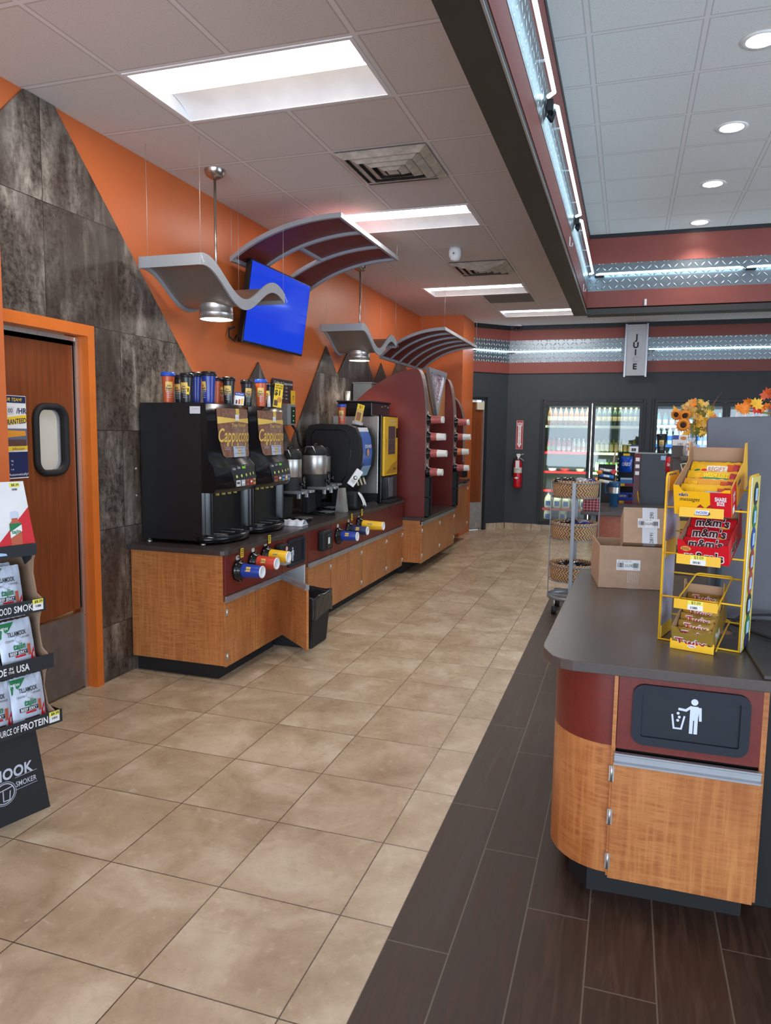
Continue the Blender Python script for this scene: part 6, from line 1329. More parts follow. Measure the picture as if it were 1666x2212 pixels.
# bottom tier
t4, A4 = candybox(3, .068, .132, -.074, .006, .215, .062, .080, .15, M('twix_gold_card', (170,140,60), .35, .3), 'gold candy bar box on the bottom shelf of the rack', art4)
def a_twix(m, F, w, h): ptext(m, F, 'Twix', h*.55, WHITE, w*.7, 0, h*.5, .0015, bold=.05, shear=-.1); ptext(m, F, 'Twix', h*.5, TWR, w*.66, 0, h*.5, .0024, bold=.015, shear=-.1)
for k in range(6):
    packet(pk(A4, .016+.031*k, .018+.010*k, 30+4*k, x=.066), .120, .046, .022, GOLD, a_twix, 'candy_bar', ('front gold candy bar in the bottom box', 'second gold candy bar from the front', 'third gold candy bar from the front', 'fourth gold candy bar, under the empty shelf', 'fifth gold candy bar from the front, half hidden', 'rearmost gold candy bar in the bottom box')[k])
# ------------------------------------------------------------------ BASKET CART
cx, cy = 2.595, 6.45
t = thing('basket_cart', 'three tier round wicker basket cart on casters', 'cart', (cx, cy, 0))
SG = M('cart_grey_steel', (140,144,150), .4, .4)
for a in (-90, 0, 180, 90):
    q = math.radians(a); x, y = cx+.207*math.cos(q), cy+.207*math.sin(q); tx, ty = (.004, .016) if a in (0, 180) else (.016, .004)
    MB().box(x-tx, x+tx, y-ty, y+ty, .13, 1.155, SG, .002).build('post', t)
for k, (z0, z1) in enumerate(((1.02,1.165),(.655,.80),(.285,.435))):
    MB(Matrix.Translation((cx,cy,0))).build  if False else None
    b = MB(); b.lathe([(.001,z0),(.185,z0),(.192,z0+.01),(.198,z1-.01),(.201,z1),(.194,z1+.002),(.190,z1-.02),(.184,z0+.02),(.001,z0+.012)], WICKER, (cx, cy, 0), seg=48); bk = b.build('basket', t)
    for zz in (z0, z1-.018): MB().lathe([(.200,zz-.004),(.204,zz-.004),(.204,zz+.004),(.200,zz+.004),(.200,zz-.004)], SG, (cx, cy, 0), seg=40).build('hoop', t)
MB().lathe([(.200,.12),(.212,.12),(.212,.15),(.200,.15),(.200,.12)], SG, (cx, cy, 0), seg=40).build('base_ring', t)
MB().box(cx-.20, cx+.20, cy-.012, cy+.012, .125, .14, SG).build('base_bar', t)
for a in (-130, -50, 50, 130):
    q = math.radians(a); x, y = cx+.206*math.cos(q), cy+.206*math.sin(q)
    c_ = MB().cyl((x, y, .06), (x, y, .125), .006, STEEL, seg=8).build('caster', t); MB().cyl((x-.02, y-.012, .034), (x+.02, y-.012, .034), .033, BLKR, seg=18).build('wheel', c_)
# pastries / wrapped items in the baskets
FK = M('film_black', (26,26,30), .15, 0, .4, 40, clearance=1) if False else M('film_black', (30,30,34), .15, 0, .4, 40); FN = M('film_navy', (34,38,110), .18, 0, .4, 40); FW = M('film_silver', (170,174,182), .15, .3, .4, 40)
def pouch(x, y, z, r, mat, rot, lb, grp):
    t = thing('wrapped_snack', lb, 'snack pack', (x, y, z), rot, grp)
    m = MB(); N = 12; rows = []
    for j in range(7):
        v = -math.pi/2+math.pi*j/6; rows.append([(r*math.cos(v)*math.cos(2*math.pi*k/N)*(1+.12*math.sin(3*k+j)), r*.8*math.cos(v)*math.sin(2*math.pi*k/N)*(1+.1*math.cos(2*k)), r*.55*math.sin(v)+r*.5+.004*math.sin(k*2.3+j)) for k in range(N+1)])
    m.sheet(rows, mat); m.build('film', t, world=False); m = MB(); m.ell((0,0,r*.48), r*.72, r*.6, r*.30, (ORG if mat == FN else DGREY), 12); m.build('contents', t, world=False); return t
rnd = random.Random(11)
for tier, zb, items in (('top', 1.125, [(-.13,-.08,.062,FK),(-.04,-.1,.065,FK),(.055,-.10,.064,FW),(.135,-.06,.055,FN),(-.09,.04,.06,FK),(.03,.05,.06,FN),(.11,.06,.055,FK)]),
                        ('middle', .755, [(-.12,-.05,.045,FK),(-.06,-.09,.055,FK),(.02,-.12,.052,FN),(.095,-.10,.054,FN),(-.02,.0,.065,FK),(.07,.02,.06,FW),(.14,-.03,.04,FN),(-.04,.1,.06,FN)]),
                        ('bottom', .385, [(-.07,-.04,.06,FK),(.0,-.08,.05,FW),(.06,-.05,.058,FK),(.12,-.02,.05,FK),(.03,.05,.055,FW),(-.05,.09,.05,FK)])):
    for i, (dx, dy, r, mt) in enumerate(items):
        nm_ = {FK: 'black', FN: 'navy', FW: 'silver'}[mt]; same = sum(1 for it in items if it[3] is mt)
        pouch(cx+dx, cy+dy, zb-(.0 if tier != 'bottom' else .0), r, mt, rnd.uniform(0, 3), '%s film wrapped snack in the %s basket of the cart' % (nm_, tier), ('%s wrapped snacks, %s basket' % (nm_, tier)) if same > 1 else None)
# ------------------------------------------------------------------ ISLAND BEHIND THE BOXES
t = thing('island_counter', 'taupe topped island counter with brick red front behind the boxes', 'counter', (3.4, 7.4, 0))
MB().box(2.775, 4.4, 6.92, 7.82, .10, .818, M('island_terracotta_wood', (168,96,72), .45, 0, .1, 30)).build('body', t); MB().box(2.84, 4.4, 6.98, 7.76, 0, .10, BLKM).build('toe_kick', t); MB().box(2.62, 4.42, 6.89, 7.85, .818, .852, TOPG, .003).build('worktop', t)
t = thing('gift_box', 'dark red plaid box on the left end of the island counter', 'box', (2.71, 7.02, .853))
MB().box(2.635, 2.785, 6.93, 7.15, .853, .965, M('plaid_red', (110,28,34), .5)).build('box', t); m = MB(); LN = M('plaid_line', (226,150,150), .5)
for k in range(5): m.box(2.645+.03*k, 2.649+.03*k, 6.929, 7.151, .853, .9655, LN); 
for k in range(4): m.box(2.6345, 2.7855, 6.9285, 6.93, .866+.026*k, .869+.026*k, LN); m.box(2.6345, 2.7855, 6.96+.05*k, 6.964+.05*k, .965, .966, LN)
m.build('plaid_lines', t)
t = thing('insulated_mug', 'blue insulated mug with handle and steel band on the island', 'mug', (2.905, 7.5, .853)); TB = M('mug_teal_blue', (20,74,112), .35); X, Y = 2.905, 7.5
MB().lathe([(.001,.853),(.036,.853),(.038,.857),(.040,.95),(.052,.97),(.053,.985)], TB, (X,Y,0), seg=28).build('lower_body', t); MB().lathe([(.052,.985),(.053,1.045)], STEEL, (X,Y,0), seg=28).build('steel_band', t); MB().lathe([(.053,1.045),(.055,1.055),(.055,1.085),(.050,1.10),(.03,1.105),(.001,1.105)], TB, (X,Y,0), seg=28).build('lid', t); MB().tube([(X-.05,Y,1.075),(X-.085,Y,1.07),(X-.09,Y,1.03),(X-.085,Y,.985),(X-.05,Y,.975)], .009, TB).build('handle', t)
tag(MB().lathe([(.001,0),(.05,.003),(.07,.012),(.072,.014),(.05,.007),(.001,.004)], YEL, (3.13, 7.80, .925), Matrix.Rotation(math.radians(80), 4, 'Y'), seg=24).build('yellow_dish'), 'round yellow dish on edge beside the grey end panel', 'dish')
# gondola end panel, shelf bay and peg rack
t = thing('gondola_end_panel', 'tall dark grey display end panel with pale blue notice', 'panel display', (3.28, 8.0, 0))
MB().box(3.152, 3.42, 7.98, 8.02, .0, 1.372, M('gondola_dark_grey', (58,62,68), .5)).build('end_board', t); MB().box(3.09, 3.43, 7.97, 8.30, 1.372, 1.380, M('top_cap_grey', (150,150,146), .4)).build('top_cap', t)
MB().box(3.345, 3.405, 7.977, 7.98, 1.31, 1.355, M('notice_blue', (150,180,206), .5)).build('notice', t); m = MB(); m.box(3.086, 3.15, 7.99, 7.994, .0, 1.372, M('mauve_strip', (92,60,66), .5)); m.box(3.086, 3.15, 7.986, 7.989, 1.30, 1.372, M('maroon_strip', (120,30,44), .5)); m.build('side_strip', t)
for k in range(3): MB().box(3.098, 3.138, 7.983, 7.9855, 1.292-.072*k, 1.33-.072*k, PAPER).build('white_sticker', t)
tumbler(3.345, 8.06, 1.381, BLKM, LIDK, 'tall black tumbler on top of the grey display panel', h=.20, r=.05)
t = thing('price_sign', 'small white and navy price sign on the grey panel top', 'sign', (3.12, 8.1, 1.38)); MB().box(3.03, 3.12, 8.09, 8.093, 1.381, 1.46, PAPER).build('card', t); m = MB(); m.rect((3.075,8.0895,1.42), X3, Z3, -.045, .045, .025, .04, NAVY, .0005); m.text((3.075,8.0895,1.41), X3, Z3, '88', .03, INK, off=.001, bold=.05); m.build('print', t)
tag(MB().add([(2.86,8.05,1.25),(2.885,8.05,1.25),(2.905,8.05,1.51),(2.86,8.06,1.25),(2.885,8.06,1.25),(2.905,8.06,1.51)], [(0,1,2),(3,4,5),(0,1,4,3),(1,2,5,4),(2,0,3,5)], M('flag_tan', (176,150,132), .6)).build('pennant'), 'thin tan pointed flag rising from the black snack rack', 'flag')
t = thing('shelf_bay', 'black shelf bay with red price rails left of the grey panel', 'shelf', (3.05, 8.45, 0))
MB().box(2.925, 3.15, 8.60, 8.62, 0, 1.372, BLKM).build('back_board', t); MB().box(2.912, 2.93, 8.30, 8.62, 0, 1.372, BLKM).build('upright', t)
for k in range(12): MB().box(2.916, 2.926, 8.297, 8.2995, .80+.045*k, .815+.045*k, PAPER).build('slot', t)
for zz in (1.03, .84, .55, .25): s_ = MB().box(2.93, 3.15, 8.32, 8.60, zz-.01, zz, BLKM).build('shelf', t); MB().box(2.93, 3.15, 8.312, 8.32, zz-.028, zz+.004, M('rail_maroon', (150,30,50), .4)).build('price_rail', s_); MB().box(2.95, 3.0, 8.309, 8.312, zz-.026, zz+.002, YELC).build('price_tag', s_)
def bag(x, y, z, w, h, mat, lb, txt, tm=WHITE): 
    def ar(m, F, w_, h_): ptext(m, F, txt, h_*.2, tm, w_*.7, 0, h_*.5, .003, bold=.03, shear=.15)
    return packet(Matrix.Translation((x, y, z)), w, h, .05, mat, ar, 'snack_bag', lb, 'snack bag')
bag(3.005, 8.42, 1.155, .125, .175, M('snack_blue', (20,80,190), .25, 0, .4, 20), 'large blue snack bag hanging at the top of the shelf bay', 'OREO'); MB().box(2.97, 3.04, 8.40, 8.403, 1.335, 1.36, YELC).build('hook_tag', bpy.data.objects['shelf_bay'])
t = thing('snack_box', 'blue and white snack box on the upper red railed shelf', 'snack box', (3.02, 8.4, 1.031)); MB().box(2.95, 3.08, 8.34, 8.44, 1.031, 1.095, M('snack_box_blue', (60,130,200), .4)).build('box', t); MB().rect((3.015,8.3395,1.075), X3, Z3, -.06, .06, 0, .018, PAPER, .0004).build('print', t)
t = thing('snack_box', 'royal blue cookie box on the lower red railed shelf', 'snack box', (3.02, 8.4, .841)); MB().box(2.935, 3.10, 8.325, 8.42, .841, .935, M('snack_box_royal', (22,64,170), .4)).build('box', t); MB().text((2.985,8.3245,.895), X3, Z3, 'CHIPSTERS', .022, WHITE, w=.075, bold=.03, shear=.2).disc((3.06,8.3245,.9), X3, Z3, 0, 0, .02, INK, .0005).build('print', t)
t = thing('snack_rack', 'black display with cut out slots of wrapped snacks behind the cart', 'rack', (2.82, 8.0, 0))
MB().box(2.725, 2.90, 8.0, 8.02, .0, 1.25, BLKM, .004).build('board', t); MB().box(2.70, 2.91, 7.97, 8.06, 0, .05, BLKM).build('foot', t)
for k in range(2): MB().cyl((2.55, 7.99-.0, .06-.04*k+.03), (2.72, 7.99, .06-.04*k+.03), .008, BLKR, seg=8).build('foot_rod', t)
for k, (z, c, lb) in enumerate(((1.19, FW, 'silver wrapped snack at the top of the black slotted rack'), (1.13, M('snack_box_blue', (60,130,200), .4), 'blue wrapped snack in the black slotted rack'), (1.07, CREAM, 'cream wrapped snack in the black slotted rack'))):
    packet(Matrix.Translation((2.81, 7.975, z-.02)) @ Matrix.Rotation(.12, 4, 'Y'), .15, .035, .03, c, lambda m, F, w, h: ppatch(m, F, -.03, .03, .008, .028, PAPER, .002), 'wrapped_snack', lb, 'snack pack')
tag(MB().cyl((2.885, 7.965, 1.175), (2.885, 7.95, 1.175), .026, RED, seg=20).build('red_button'), 'round red badge on the black slotted rack', 'badge')
tag(MB().ell((2.742, 7.95, 1.165), .03, .02, .022, M('orange_fruit', (230,110,30), .4)).build('orange_snack'), 'round orange snack at the left of the black slotted rack', 'snack')
# pedestal with flowers
t = thing('pedestal', 'taupe display pedestal with a small shelf, behind the candy rack', 'pedestal', (3.45, 5.2, 0)); PT = M('pedestal_taupe', (86,76,72), .5)
MB().box(3.30, 3.60, 5.12, 5.42, 0, 1.42, PT, .003).build('column', t); MB().box(3.335, 3.60, 4.90, 5.115, 1.405, 1.432, PT, .004).build('shelf_board', t); MB().box(3.29, 3.38, 5.10, 5.12, 1.42, 1.515, PT).build('upstand', t)
tag(MB().tube([(3.50,4.93,1.40),(3.42,4.89,1.385),(3.36,4.87,1.39),(3.335,4.87,1.385),(3.345,4.87,1.35),(3.36,4.87,1.30),(3.36,4.88,1.25)], .004, CREAM, 6).build('cord'), 'white cord draped under the pedestal shelf', 'cord')
t = thing('offer_card', 'small white and blue offer card with a cookie picture', 'card', (3.33, 5.08, 1.52)); MB().box(3.29, 3.385, 5.09, 5.094, 1.50, 1.57, PAPER).build('card', t); MB().rect((3.3375,5.0895,1.53), X3, Z3, -.047, -.01, .01, .038, BLUE, .0004).disc((3.3375,5.0895,1.545), X3, Z3, .02, .004, .02, M('cookie_print', (200,130,50)), .0004, ry=.012).text((3.3375,5.0895,1.51), X3, Z3, '2/$3', .014, INK, off=.0006).build('print', t)
for k, (x, lb) in enumerate(((3.395, 'cellophane cookie bag with orange label on the pedestal shelf'), (3.525, 'cellophane cookie bag with purple label at the divider edge'))):
    t = thing('cookie_bag', lb, 'cookie bag', (x, 5.0, 1.432)); rnd = random.Random(k); 
    MB().lathe([(.001,0),(.042,.003),(.046,.04),(.04,.075),(.018,.09),(.032,.115),(.03,.12)], mat_clear('cellophane', (236,236,240), .3, .05), (x, 5.0, 1.433), seg=14).build('bag', t)
    for q in range(7): MB().ell((x+rnd.uniform(-.02,.02), 5.0+rnd.uniform(-.02,.02), 1.445+.011*q), .024, .022, .008, M('cookie_tan', (190,136,90), .7), 10).build('cookie', t)
    m = MB(); m.box(x-.018, x+.014, 4.950, 4.953, 1.44, 1.485, PAPER); m.box(x-.018, x+.014, 4.9495, 4.9505, 1.472, 1.49, (ORG, M('label_purple', (110,80,160)))[k]); m.build('label', t)
t = thing('flower_vase', 'clear glass vase of silk sunflowers and autumn leaves', 'vase', (3.42, 5.2, 1.42)); vx, vy, vz = 3.42, 5.22, 1.42
MB().lathe([(.001,0),(.035,0),(.038,.01),(.024,.08),(.02,.12),(.028,.18),(.033,.20)], mat_clear('vase_glass', (220,232,232), .35, .04), (vx, vy, vz), seg=20).build('glass', t)
rnd = random.Random(5)
for k in range(9):
    a = rnd.uniform(-.09,.10); MB().tube([(vx+a*.1, vy, vz+.01), (vx+a*.3, vy, vz+.16), (vx+a, vy+rnd.uniform(-.03,.03), vz+.27)], .0025, M('stem_green', (70,96,50)), 5).build('stem', t)
def sunflower(c, r, yaw, pit):
    E_ = Matrix.Translation(c) @ Matrix.Rotation(yaw, 4, 'Z') @ Matrix.Rotation(math.pi/2+pit, 4, 'X')
    m = MB(E_)
    for ring in range(2):
        n = 14
        for k in range(n):
            a = 2*math.pi*(k+.5*ring)/n; ca, sa = math.cos(a), math.sin(a); R2 = r*(1-.12*ring)
            P = [(.3*r, 0, 0), (.62*R2, .13*r, .012), (R2, 0, -.004-.006*ring), (.62*R2, -.13*r, .012)]
            m.add([(x*ca-y*sa, x*sa+y*ca, z+.004*ring) for x, y, z in P], [(0,1,2,3)], (M('petal_orange', (226,120,24), .6), M('petal_amber', (236,150,36), .6))[ring])
    h = m.build('sunflower_head', t); MB(E_).lathe([(.36*r,0),(.36*r,.008),(.2*r,.016),(.001,.012)], M('seed_brown', (52,30,22), .8), seg=16).build('seed_disc', h)
sunflower((3.35, 5.10, 1.635), .052, -.1, -.1); sunflower((3.36, 5.14, 1.70), .048, .2, .35); sunflower((3.31, 5.16, 1.705), .045, -.5, .2)
for k in range(64):
    m = MB(); a = rnd.uniform(-.06, .13); b = rnd.uniform(-.12, .11)
    leaf(m, (vx+.0+a, vy+rnd.uniform(-.07,.06), vz+.265+b*(.9 if a < .1 else .6)), rnd.uniform(.045,.065), LM[rnd.choice([2,4,2,4,0,5])], rnd); m.build('leaf', t)
for (x1, z1) in ((-.12, .33), (-.10, .31), (-.055,.34)):
    m = MB(); m.add([(vx+x1*.6, vy-.02, vz+.24), (vx+x1*1.0-.01, vy-.03, vz+z1-.03), (vx+x1*1.1, vy-.03, vz+z1+.02), (vx+x1*.9+.02, vy-.02, vz+z1-.02)], [(0,1,2,3)], LM[2]); m.build('petal_spray', t)
for x1, z1 in ((.02,.37), (.0,.36), (.08,.355), (-.06,.33)):
    m = MB(); m.tube([(vx+x1*.4, vy, vz+.24), (vx+x1, vy, vz+z1)], .0018, LM[5], 5)
    for q in range(9): m.ell((vx+x1+rnd.uniform(-.02,.02), vy+rnd.uniform(-.01,.01), vz+z1-.04+.008*q), .005, .005, .005, M('berry_sage', (170,176,120)), 6)
    m.build('filler_sprig', t)
for q in range(3): MB().tube([(vx+.04, vy, vz+.25), (vx+.11+.006*q, vy, vz+.345), (vx+.165-.02*q, vy, vz+.44-.03*q)], [.004, .003, .0008], M('spike_brown', (110,60,46), .7), 5).build('grass_spike', t)
bag(3.385, 6.95, 1.235, .085, .14, M('snack_red', (190,30,40), .25, 0, .4, 20), 'small red snack bag between the grey panel and the pedestal', 'Snack'); MB().box(3.35, 3.42, 6.98, 7.0, .852, 1.40, BLKM).build('hanger_strip', bpy.data.objects['island_counter'])
t = thing('muffin_pack', 'plastic pack with an orange frosted muffin seen through the rack', 'muffin pack', (3.35, 4.75, 1.10)); MB().box(3.29, 3.41, 4.80, 4.86, 1.04, 1.055, PT).build('ledge', t) if False else None
MB().box(3.27, 3.42, 4.78, 5.10, 1.035, 1.052, PT).build('ledge', bpy.data.objects['pedestal'])
MB().lathe([(.001,1.053),(.032,1.053),(.042,1.09),(.04,1.10),(.001,1.10)], BROWN, (3.345, 4.85, 0), seg=16).build('muffin_base', t); MB().ell((3.345, 4.85, 1.105), .046, .044, .03, M('frosting_orange', (214,140,50), .5, 0, .3, 60)).build('frosting', t); MB().lathe([(.048,1.053),(.05,1.10),(.04,1.14),(.001,1.15)], mat_clear('cellophane', (236,236,240), .3, .05), (3.345,4.85,0), seg=16).build('clear_dome', t)
tag(MB().box(3.29, 3.40, 4.772, 4.776, .98, 1.034, M('label_tan', (216,180,90), .5)).build('shelf_label'), 'tan shelf label under the muffin pack', 'label')
# ------------------------------------------------------------------ JERKY DISPLAY (left edge)
JA = math.atan2(.961, .276); JO = (.80, 2.158, 0)
t = thing('jerky_display', 'black cardboard floor display of beef jerky, left edge', 'display stand', JO, JA)
DB = M('display_black_card', (34,38,42), .6)
m = MB(); m.add([(-.46,0,0),(0,0,0),(0,.30,0),(-.46,.30,0),(-.42,.01,.36),(-.046,.01,.36),(-.046,.29,.36),(-.42,.29,.36)], [(0,1,5,4),(1,2,6,5),(2,3,7,6),(3,0,4,7),(4,5,6,7),(0,3,2,1)], DB); m.build('base', t, world=False)
tr_ = [(-.07,.023,.378,.432), (-.04,.013,.602,.660), (-.01,.006,.832,.885), (.02,-.006,1.057,1.104)]
KB = M('display_kraft', (150,122,100), .8)
wp = [(.22,.36),(-.06,.385),(-.068,.43),(-.02,.45),(.0,.52),(-.01,.575),(-.03,.605),(-.038,.658),(.005,.68),(.022,.75),(.015,.80),(.0,.835),(-.005,.885),(.03,.90),(.05,.98),(.045,1.03),(.03,1.06),(.03,1.105),(.22,1.105)]
for x in (-.010, -.448): m = MB(); m.prism(wp, x, x+.006, KB, 'x'); m.build('side_wall', t, world=False)
m = MB(); m.box(-.44, -.012, .215, .22, .36, 1.105, KB); m.build('back_wall', t, world=False)
TX = ['A GREAT SOURCE OF PROTEIN', 'MADE IN THE USA', 'HARDWOOD SMOKED', '']
for i, (yf, xr, z0, z1) in enumerate(tr_):
    m = MB(); m.box(-.455, xr, yf-.003, yf, z0, z1, DB); m.box(-.44, -.012, yf, .215, z0, z0+.004, DB); m.box(xr-.003, xr, yf, yf+.10, z0+.0, z1-.006, DB); m.prism([(yf+.02,z0),(yf+.10,z0),(yf+.07,z0-.045),(yf+.03,z0-.02)], xr-.012, xr-.008, DB, 'x') if i else None; tt = m.build('tray', t, world=False)
    o = (0, yf-.0032, (z0+z1)/2)
    m = MB()
    if i == 0: m.text(o, X3, Z3, 'PROTEIN', .027, PAPER, w=.112, cx=-.095, off=.0006, bold=.02); m.text(o, X3, Z3, 'SOURCE OF', .024, PAPER, w=.095, cx=-.205, off=.0006, bold=.01); m.text(o, X3, Z3, 'A GREAT', .024, PAPER, w=.09, cx=-.31, off=.0006)
    if i == 1: m.text(o, X3, Z3, 'USA', .027, PAPER, w=.052, cx=-.115, off=.0006, bold=.02); m.text(o, X3, Z3, 'IN', .011, PAPER, cx=-.162, cy=.008, off=.0006, bold=.02); m.text(o, X3, Z3, 'THE', .009, PAPER, cx=-.162, cy=-.007, off=.0006, bold=.02); m.text(o, X3, Z3, 'MADE', .027, PAPER, w=.07, cx=-.215, off=.0006, bold=.02)
    if i == 2: m.text(o, X3, Z3, 'SMOKED', .026, PAPER, w=.11, cx=-.07, off=.0006, bold=.01); m.text(o, X3, Z3, 'WOOD', .026, PAPER, w=.07, cx=-.17, off=.0006, bold=.01)
    if i == 3: m.poly(o, X3, Z3, [(-.2,-.012),(-.125,-.012),(-.13,-.004),(-.15,.0),(-.2,.002)], LBLUE, .0006)
    m.build('lettering', tt, world=False)
    if i in (0, 2):
        a = -.032 if i == 0 else -.048
        m = MB(); o2 = (a+.02, yf-.0045, (z0+z1)/2+.004); m.rect(o2, X3, Z3, -.022, .022, -.022, .022, PAPER, .0); m.rect(o2, X3, Z3, -.022, .022, .004, .022, TAGY, .0006); m.text(o2, X3, Z3, '$8.39', .010, INK, cx=.002, cy=.013, off=.0012, bold=.02); barcode(m, o2, X3, Z3, -.01, .012, -.010, -.001, .0008, i); m.build('price_label', tt, world=False)
m = MB(); o = (0, .026, 0); bz = lambda z: .028-.0*z
m.add([(-.44,.03,1.104),(-.004,.03,1.104),(-.027,.06,1.35),(-.42,.06,1.35),(-.44,.034,1.104),(-.004,.034,1.104),(-.027,.064,1.35),(-.42,.064,1.35)], [(0,1,2,3),(4,5,6,7),(0,1,5,4),(1,2,6,5),(2,3,7,6),(3,0,4,7)], PAPER); hc = m.build('header_card', t, world=False)
hu = Vector((0, .03, .246)).normalized(); HO = Vector((0, .0295, 1.104)); m = MB()
m.poly(HO, X3, hu, [(-.16,0),(-.0045,0),(-.018,.145),(-.16,.0)], MR, .0008); m.poly(HO, X3, hu, [(-.44,.0),(-.004,.0),(-.006,.018),(-.42,.012)], MR, .0007)
m.ring(HO, X3, hu, -.175, .155, .024, .031, M('tajin_teal', (30,130,110)), .001); m.text(HO, X3, hu, 'Country Smoker', .012, DGREY, w=.1, cx=-.18, cy=.205, off=.001)
# seasoning bottle picture
JB = M('bottle_amber_print', (190,90,60), .5); m.poly(HO, X3, hu, [(-.10,.0),(-.055,.0),(-.055,.085),(-.066,.095),(-.066,.105),(-.09,.105),(-.09,.095),(-.10,.085)], JB, .0014); m.poly(HO, X3, hu, [(-.094,.105),(-.062,.105),(-.063,.128),(-.07,.132),(-.088,.132),(-.093,.128)], M('cap_pale', (200,212,230)), .0016)
m.poly(HO, X3, hu, [(-.101,.03),(-.054,.055),(-.054,.085),(-.101,.085)], GREEN, .0018); m.poly(HO, X3, hu, [(-.101,.028),(-.053,.052),(-.053,.078),(-.101,.052)], PAPER, .0022); m.text(HO, X3, hu, 'tajin', .014, GREEN, w=.036, cx=-.077, cy=.052, off=.0028, bold=.03, shear=.2)
o2 = HO+hu*.225; m.rect(o2, X3, hu, -.085, -.045, .002, .018, TAGY, .0012); m.text(o2, X3, hu, '$8.39', .009, INK, cx=-.063, cy=.010, off=.0018, bold=.02); barcode(m, o2, X3, hu, -.076, -.055, -.012, -.004, .0012, 9)
m.build('header_print', hc, world=False)
m = MB(); o = Vector((0, .0, 0)); bu = Vector((0, .01, .36)).normalized()
m.text(o, X3, bu, 'TILLAMOOK', .042, M('display_lettering', (196,202,216)), w=.30, cx=-.215, cy=.205, off=.0012, bold=.03); m.text(o, X3, bu, 'SMOKER', .021, M('display_lettering', (196,202,216)), w=.085, cx=-.095, cy=.150, off=.0012, bold=.01)
m.ring(o, X3, bu, -.185, .130, .038, .042, M('display_lettering', (196,202,216)), .0012); m.ring(o, X3, bu, -.185, .130, .046, .048, M('display_lettering', (196,202,216)), .0012)
m.line(o, X3, bu, [(-.215,.142), (-.155,.150)], .004, M('display_lettering', (196,202,216)), .0014); m.line(o, X3, bu, [(-.19,.140), (-.19,.10), (-.165,.10), (-.162,.135)], .004, M('display_lettering', (196,202,216)), .0014)
m.line(o, X3, bu, [(-.14,.178), (-.05,.182)], .0016, M('display_lettering', (196,202,216)), .0014); m.line(o, X3, bu, [(-.14,.128), (-.05,.132)], .0016, M('display_lettering', (196,202,216)), .0014); m.build('logo', t, world=False)
TJ = Matrix.Translation(JO) @ Matrix.Rotation(JA, 4, 'Z')
BG = M('jerky_pouch_silver', (196,206,222), .28, .1, .05, 20)
def a_j(m, F, w, h):
    m.add([F(-w/2+.004, h*.97, .0015), F(-w*.02, h*.97, .0015), F(-w*.2, h*.83, .002), F(-w/2+.006, h*.68, .0015)], [(0,1,2,3)], GREEN); ptext(m, F, 'NEW', .010, WHITE, None, -w*.33, h*.87, .003, bold=.02)
    m.add([F(w/2-.003, h*.12, .0015), F(w/2-.003, h*.42, .0015), F(w*.33, h*.26, .002), F(w*.31, h*.12, .002)], [(0,1,2,3)], MR)
    ptext(m, F, 'TILLAMOOK', h*.085, INK, w*.56, 0, h*.74, .003, bold=.02); m.add([F(.0+(.011 if k % 2 else .013)*math.cos(k*math.pi/12), h*.63+(.011 if k % 2 else .013)*math.sin(k*math.pi/12), .0025) for k in range(24)], [(k, k+1, k+2) for k in range(0, 22, 2)], DGREY)
    ptext(m, F, 'COUNTRY', h*.04, DGREY, w*.25, -w*.24, h*.62, .003); ptext(m, F, 'SMOKER', h*.04, DGREY, w*.25, w*.24, h*.65, .003); ptext(m, F, 'tajin', h*.12, GREEN, w*.36, 0, h*.50, .003, bold=.03, shear=.2)
    ppatch(m, F, -w*.32, w*.22, h*.33, h*.41, INK, .002); ptext(m, F, 'BEEF JERKY', h*.055, WHITE, w*.48, -w*.05, h*.37, .0035, bold=.02); ppatch(m, F, -w*.15, w*.16, h*.285, h*.32, MR, .002)
    ppatch(m, F, w*.24, w*.34, h*.28, h*.50, JB, .003); ppatch(m, F, -w*.2, w*.25, h*.05, h*.20, M('jerky_meat', (74,40,34), .5), .002); ptext(m, F, '22g', h*.05, INK, None, -w*.35, h*.12, .003)
def jbag(x, i, y, lb, dz=0, tw=0):
    yf, xr, z0, z1 = tr_[i]; TT = TJ @ Matrix.Translation((x, yf+y, z0+.006+dz)) @ Matrix.Rotation(tw, 4, 'Y') @ Matrix.Rotation(math.radians(-10), 4, 'X')
    packet(TT, .135, .205, .035, BG, a_j, 'jerky_pouch', lb, 'jerky pouch', None)
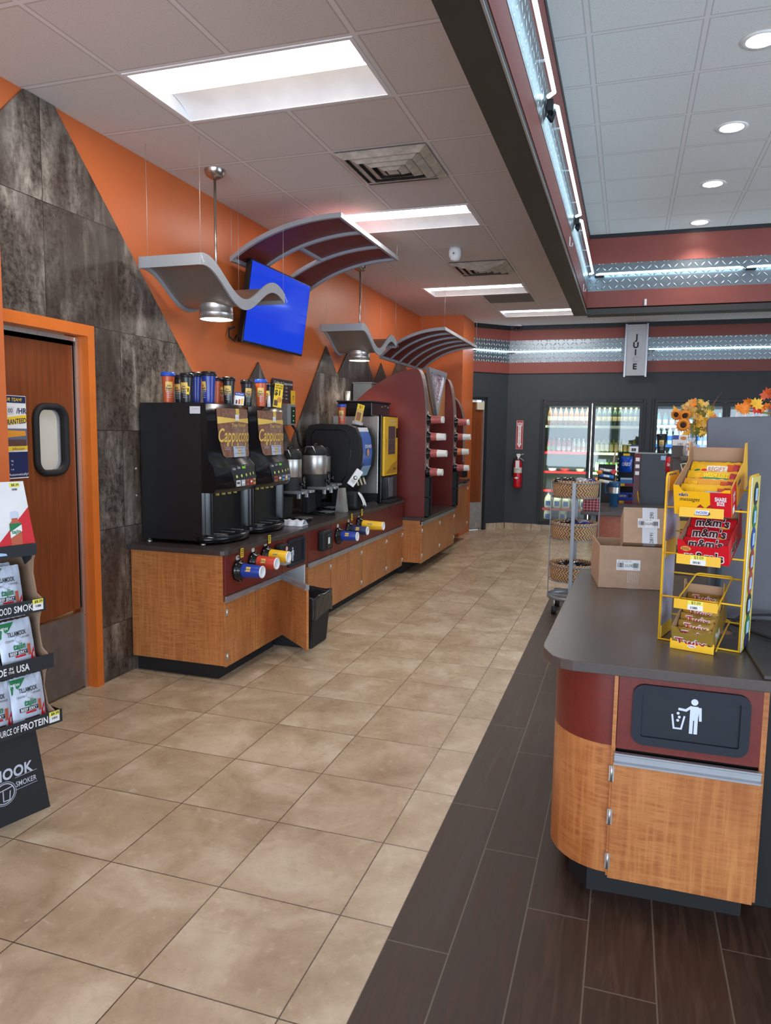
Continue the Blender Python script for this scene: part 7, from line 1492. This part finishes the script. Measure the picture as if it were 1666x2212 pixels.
jbag(-.090, 0, .030, 'silver jerky pouch at the front right of the lowest tray'); jbag(-.105, 0, .075, 'silver jerky pouch behind the front one, lowest tray', .005); jbag(-.225, 0, .035, 'silver jerky pouch left of the front one, lowest tray', 0, .05)
jbag(-.105, 1, .030, 'silver jerky pouch leaning in the middle tray', 0, -.03); jbag(-.245, 1, .035, 'silver jerky pouch at the left of the middle tray, mostly cut off')
jbag(-.125, 2, .040, 'silver jerky pouch at the front of the top tray', -.02); jbag(-.135, 2, .085, 'silver jerky pouch behind the front one, top tray', -.015)
# ------------------------------------------------------------------ TRASH BIN
t = thing('trash_bin', 'black trash bin with a wrinkled liner by the open cabinet door', 'trash bin', (.78, 4.73, 0))
m = MB(); B = [(.60,4.56),(.915,4.56),(.915,4.84),(.60,4.84)]; Tt = [(.575,4.545),(.945,4.545),(.945,4.865),(.575,4.865)]
m.add([(x,y,.002) for x,y in B]+[(x,y,.375) for x,y in Tt], [(0,3,2,1),(0,1,5,4),(1,2,6,5),(2,3,7,6),(3,0,4,7)], BLKM); m.build('bin', t, bevel=.01)
m = MB(); LNR = M('liner_black_film', (36,36,38), .22, 0, .3, 30, bump=0); n = 48; rows = []
for j in range(9):
    z = .388-.02*j if j else .388; row_ = []
    for k in range(n+1):
        s = 4*k/n; i = int(s) % 4; f = s-int(s); a, b = Tt[i], Tt[(i+1) % 4]; x = a[0]+(b[0]-a[0])*f; y = a[1]+(b[1]-a[1])*f
        g = 1.0+(.022-.0015*j)+.008*math.sin(k*1.7+j*.9)+.006*math.sin(k*3.1-j*1.3); cxx, cyy = .76, 4.705
        row_.append((cxx+(x-cxx)*g, cyy+(y-cyy)*g, z+.006*math.sin(k*.9)-(.014*math.sin(k*.5+1) if j > 5 else 0)))
    rows.append(row_)
inn = [(.76+(x-.76)*.90, 4.705+(y-4.705)*.90, .36+.01*math.sin(k)) for k, (x, y, z) in enumerate(rows[0])]; inn2 = [(.76+(x-.76)*.80, 4.705+(y-4.705)*.80, .18) for x, y, z in inn]
m.sheet([inn2, inn]+rows, LNR); m.build('liner', t)
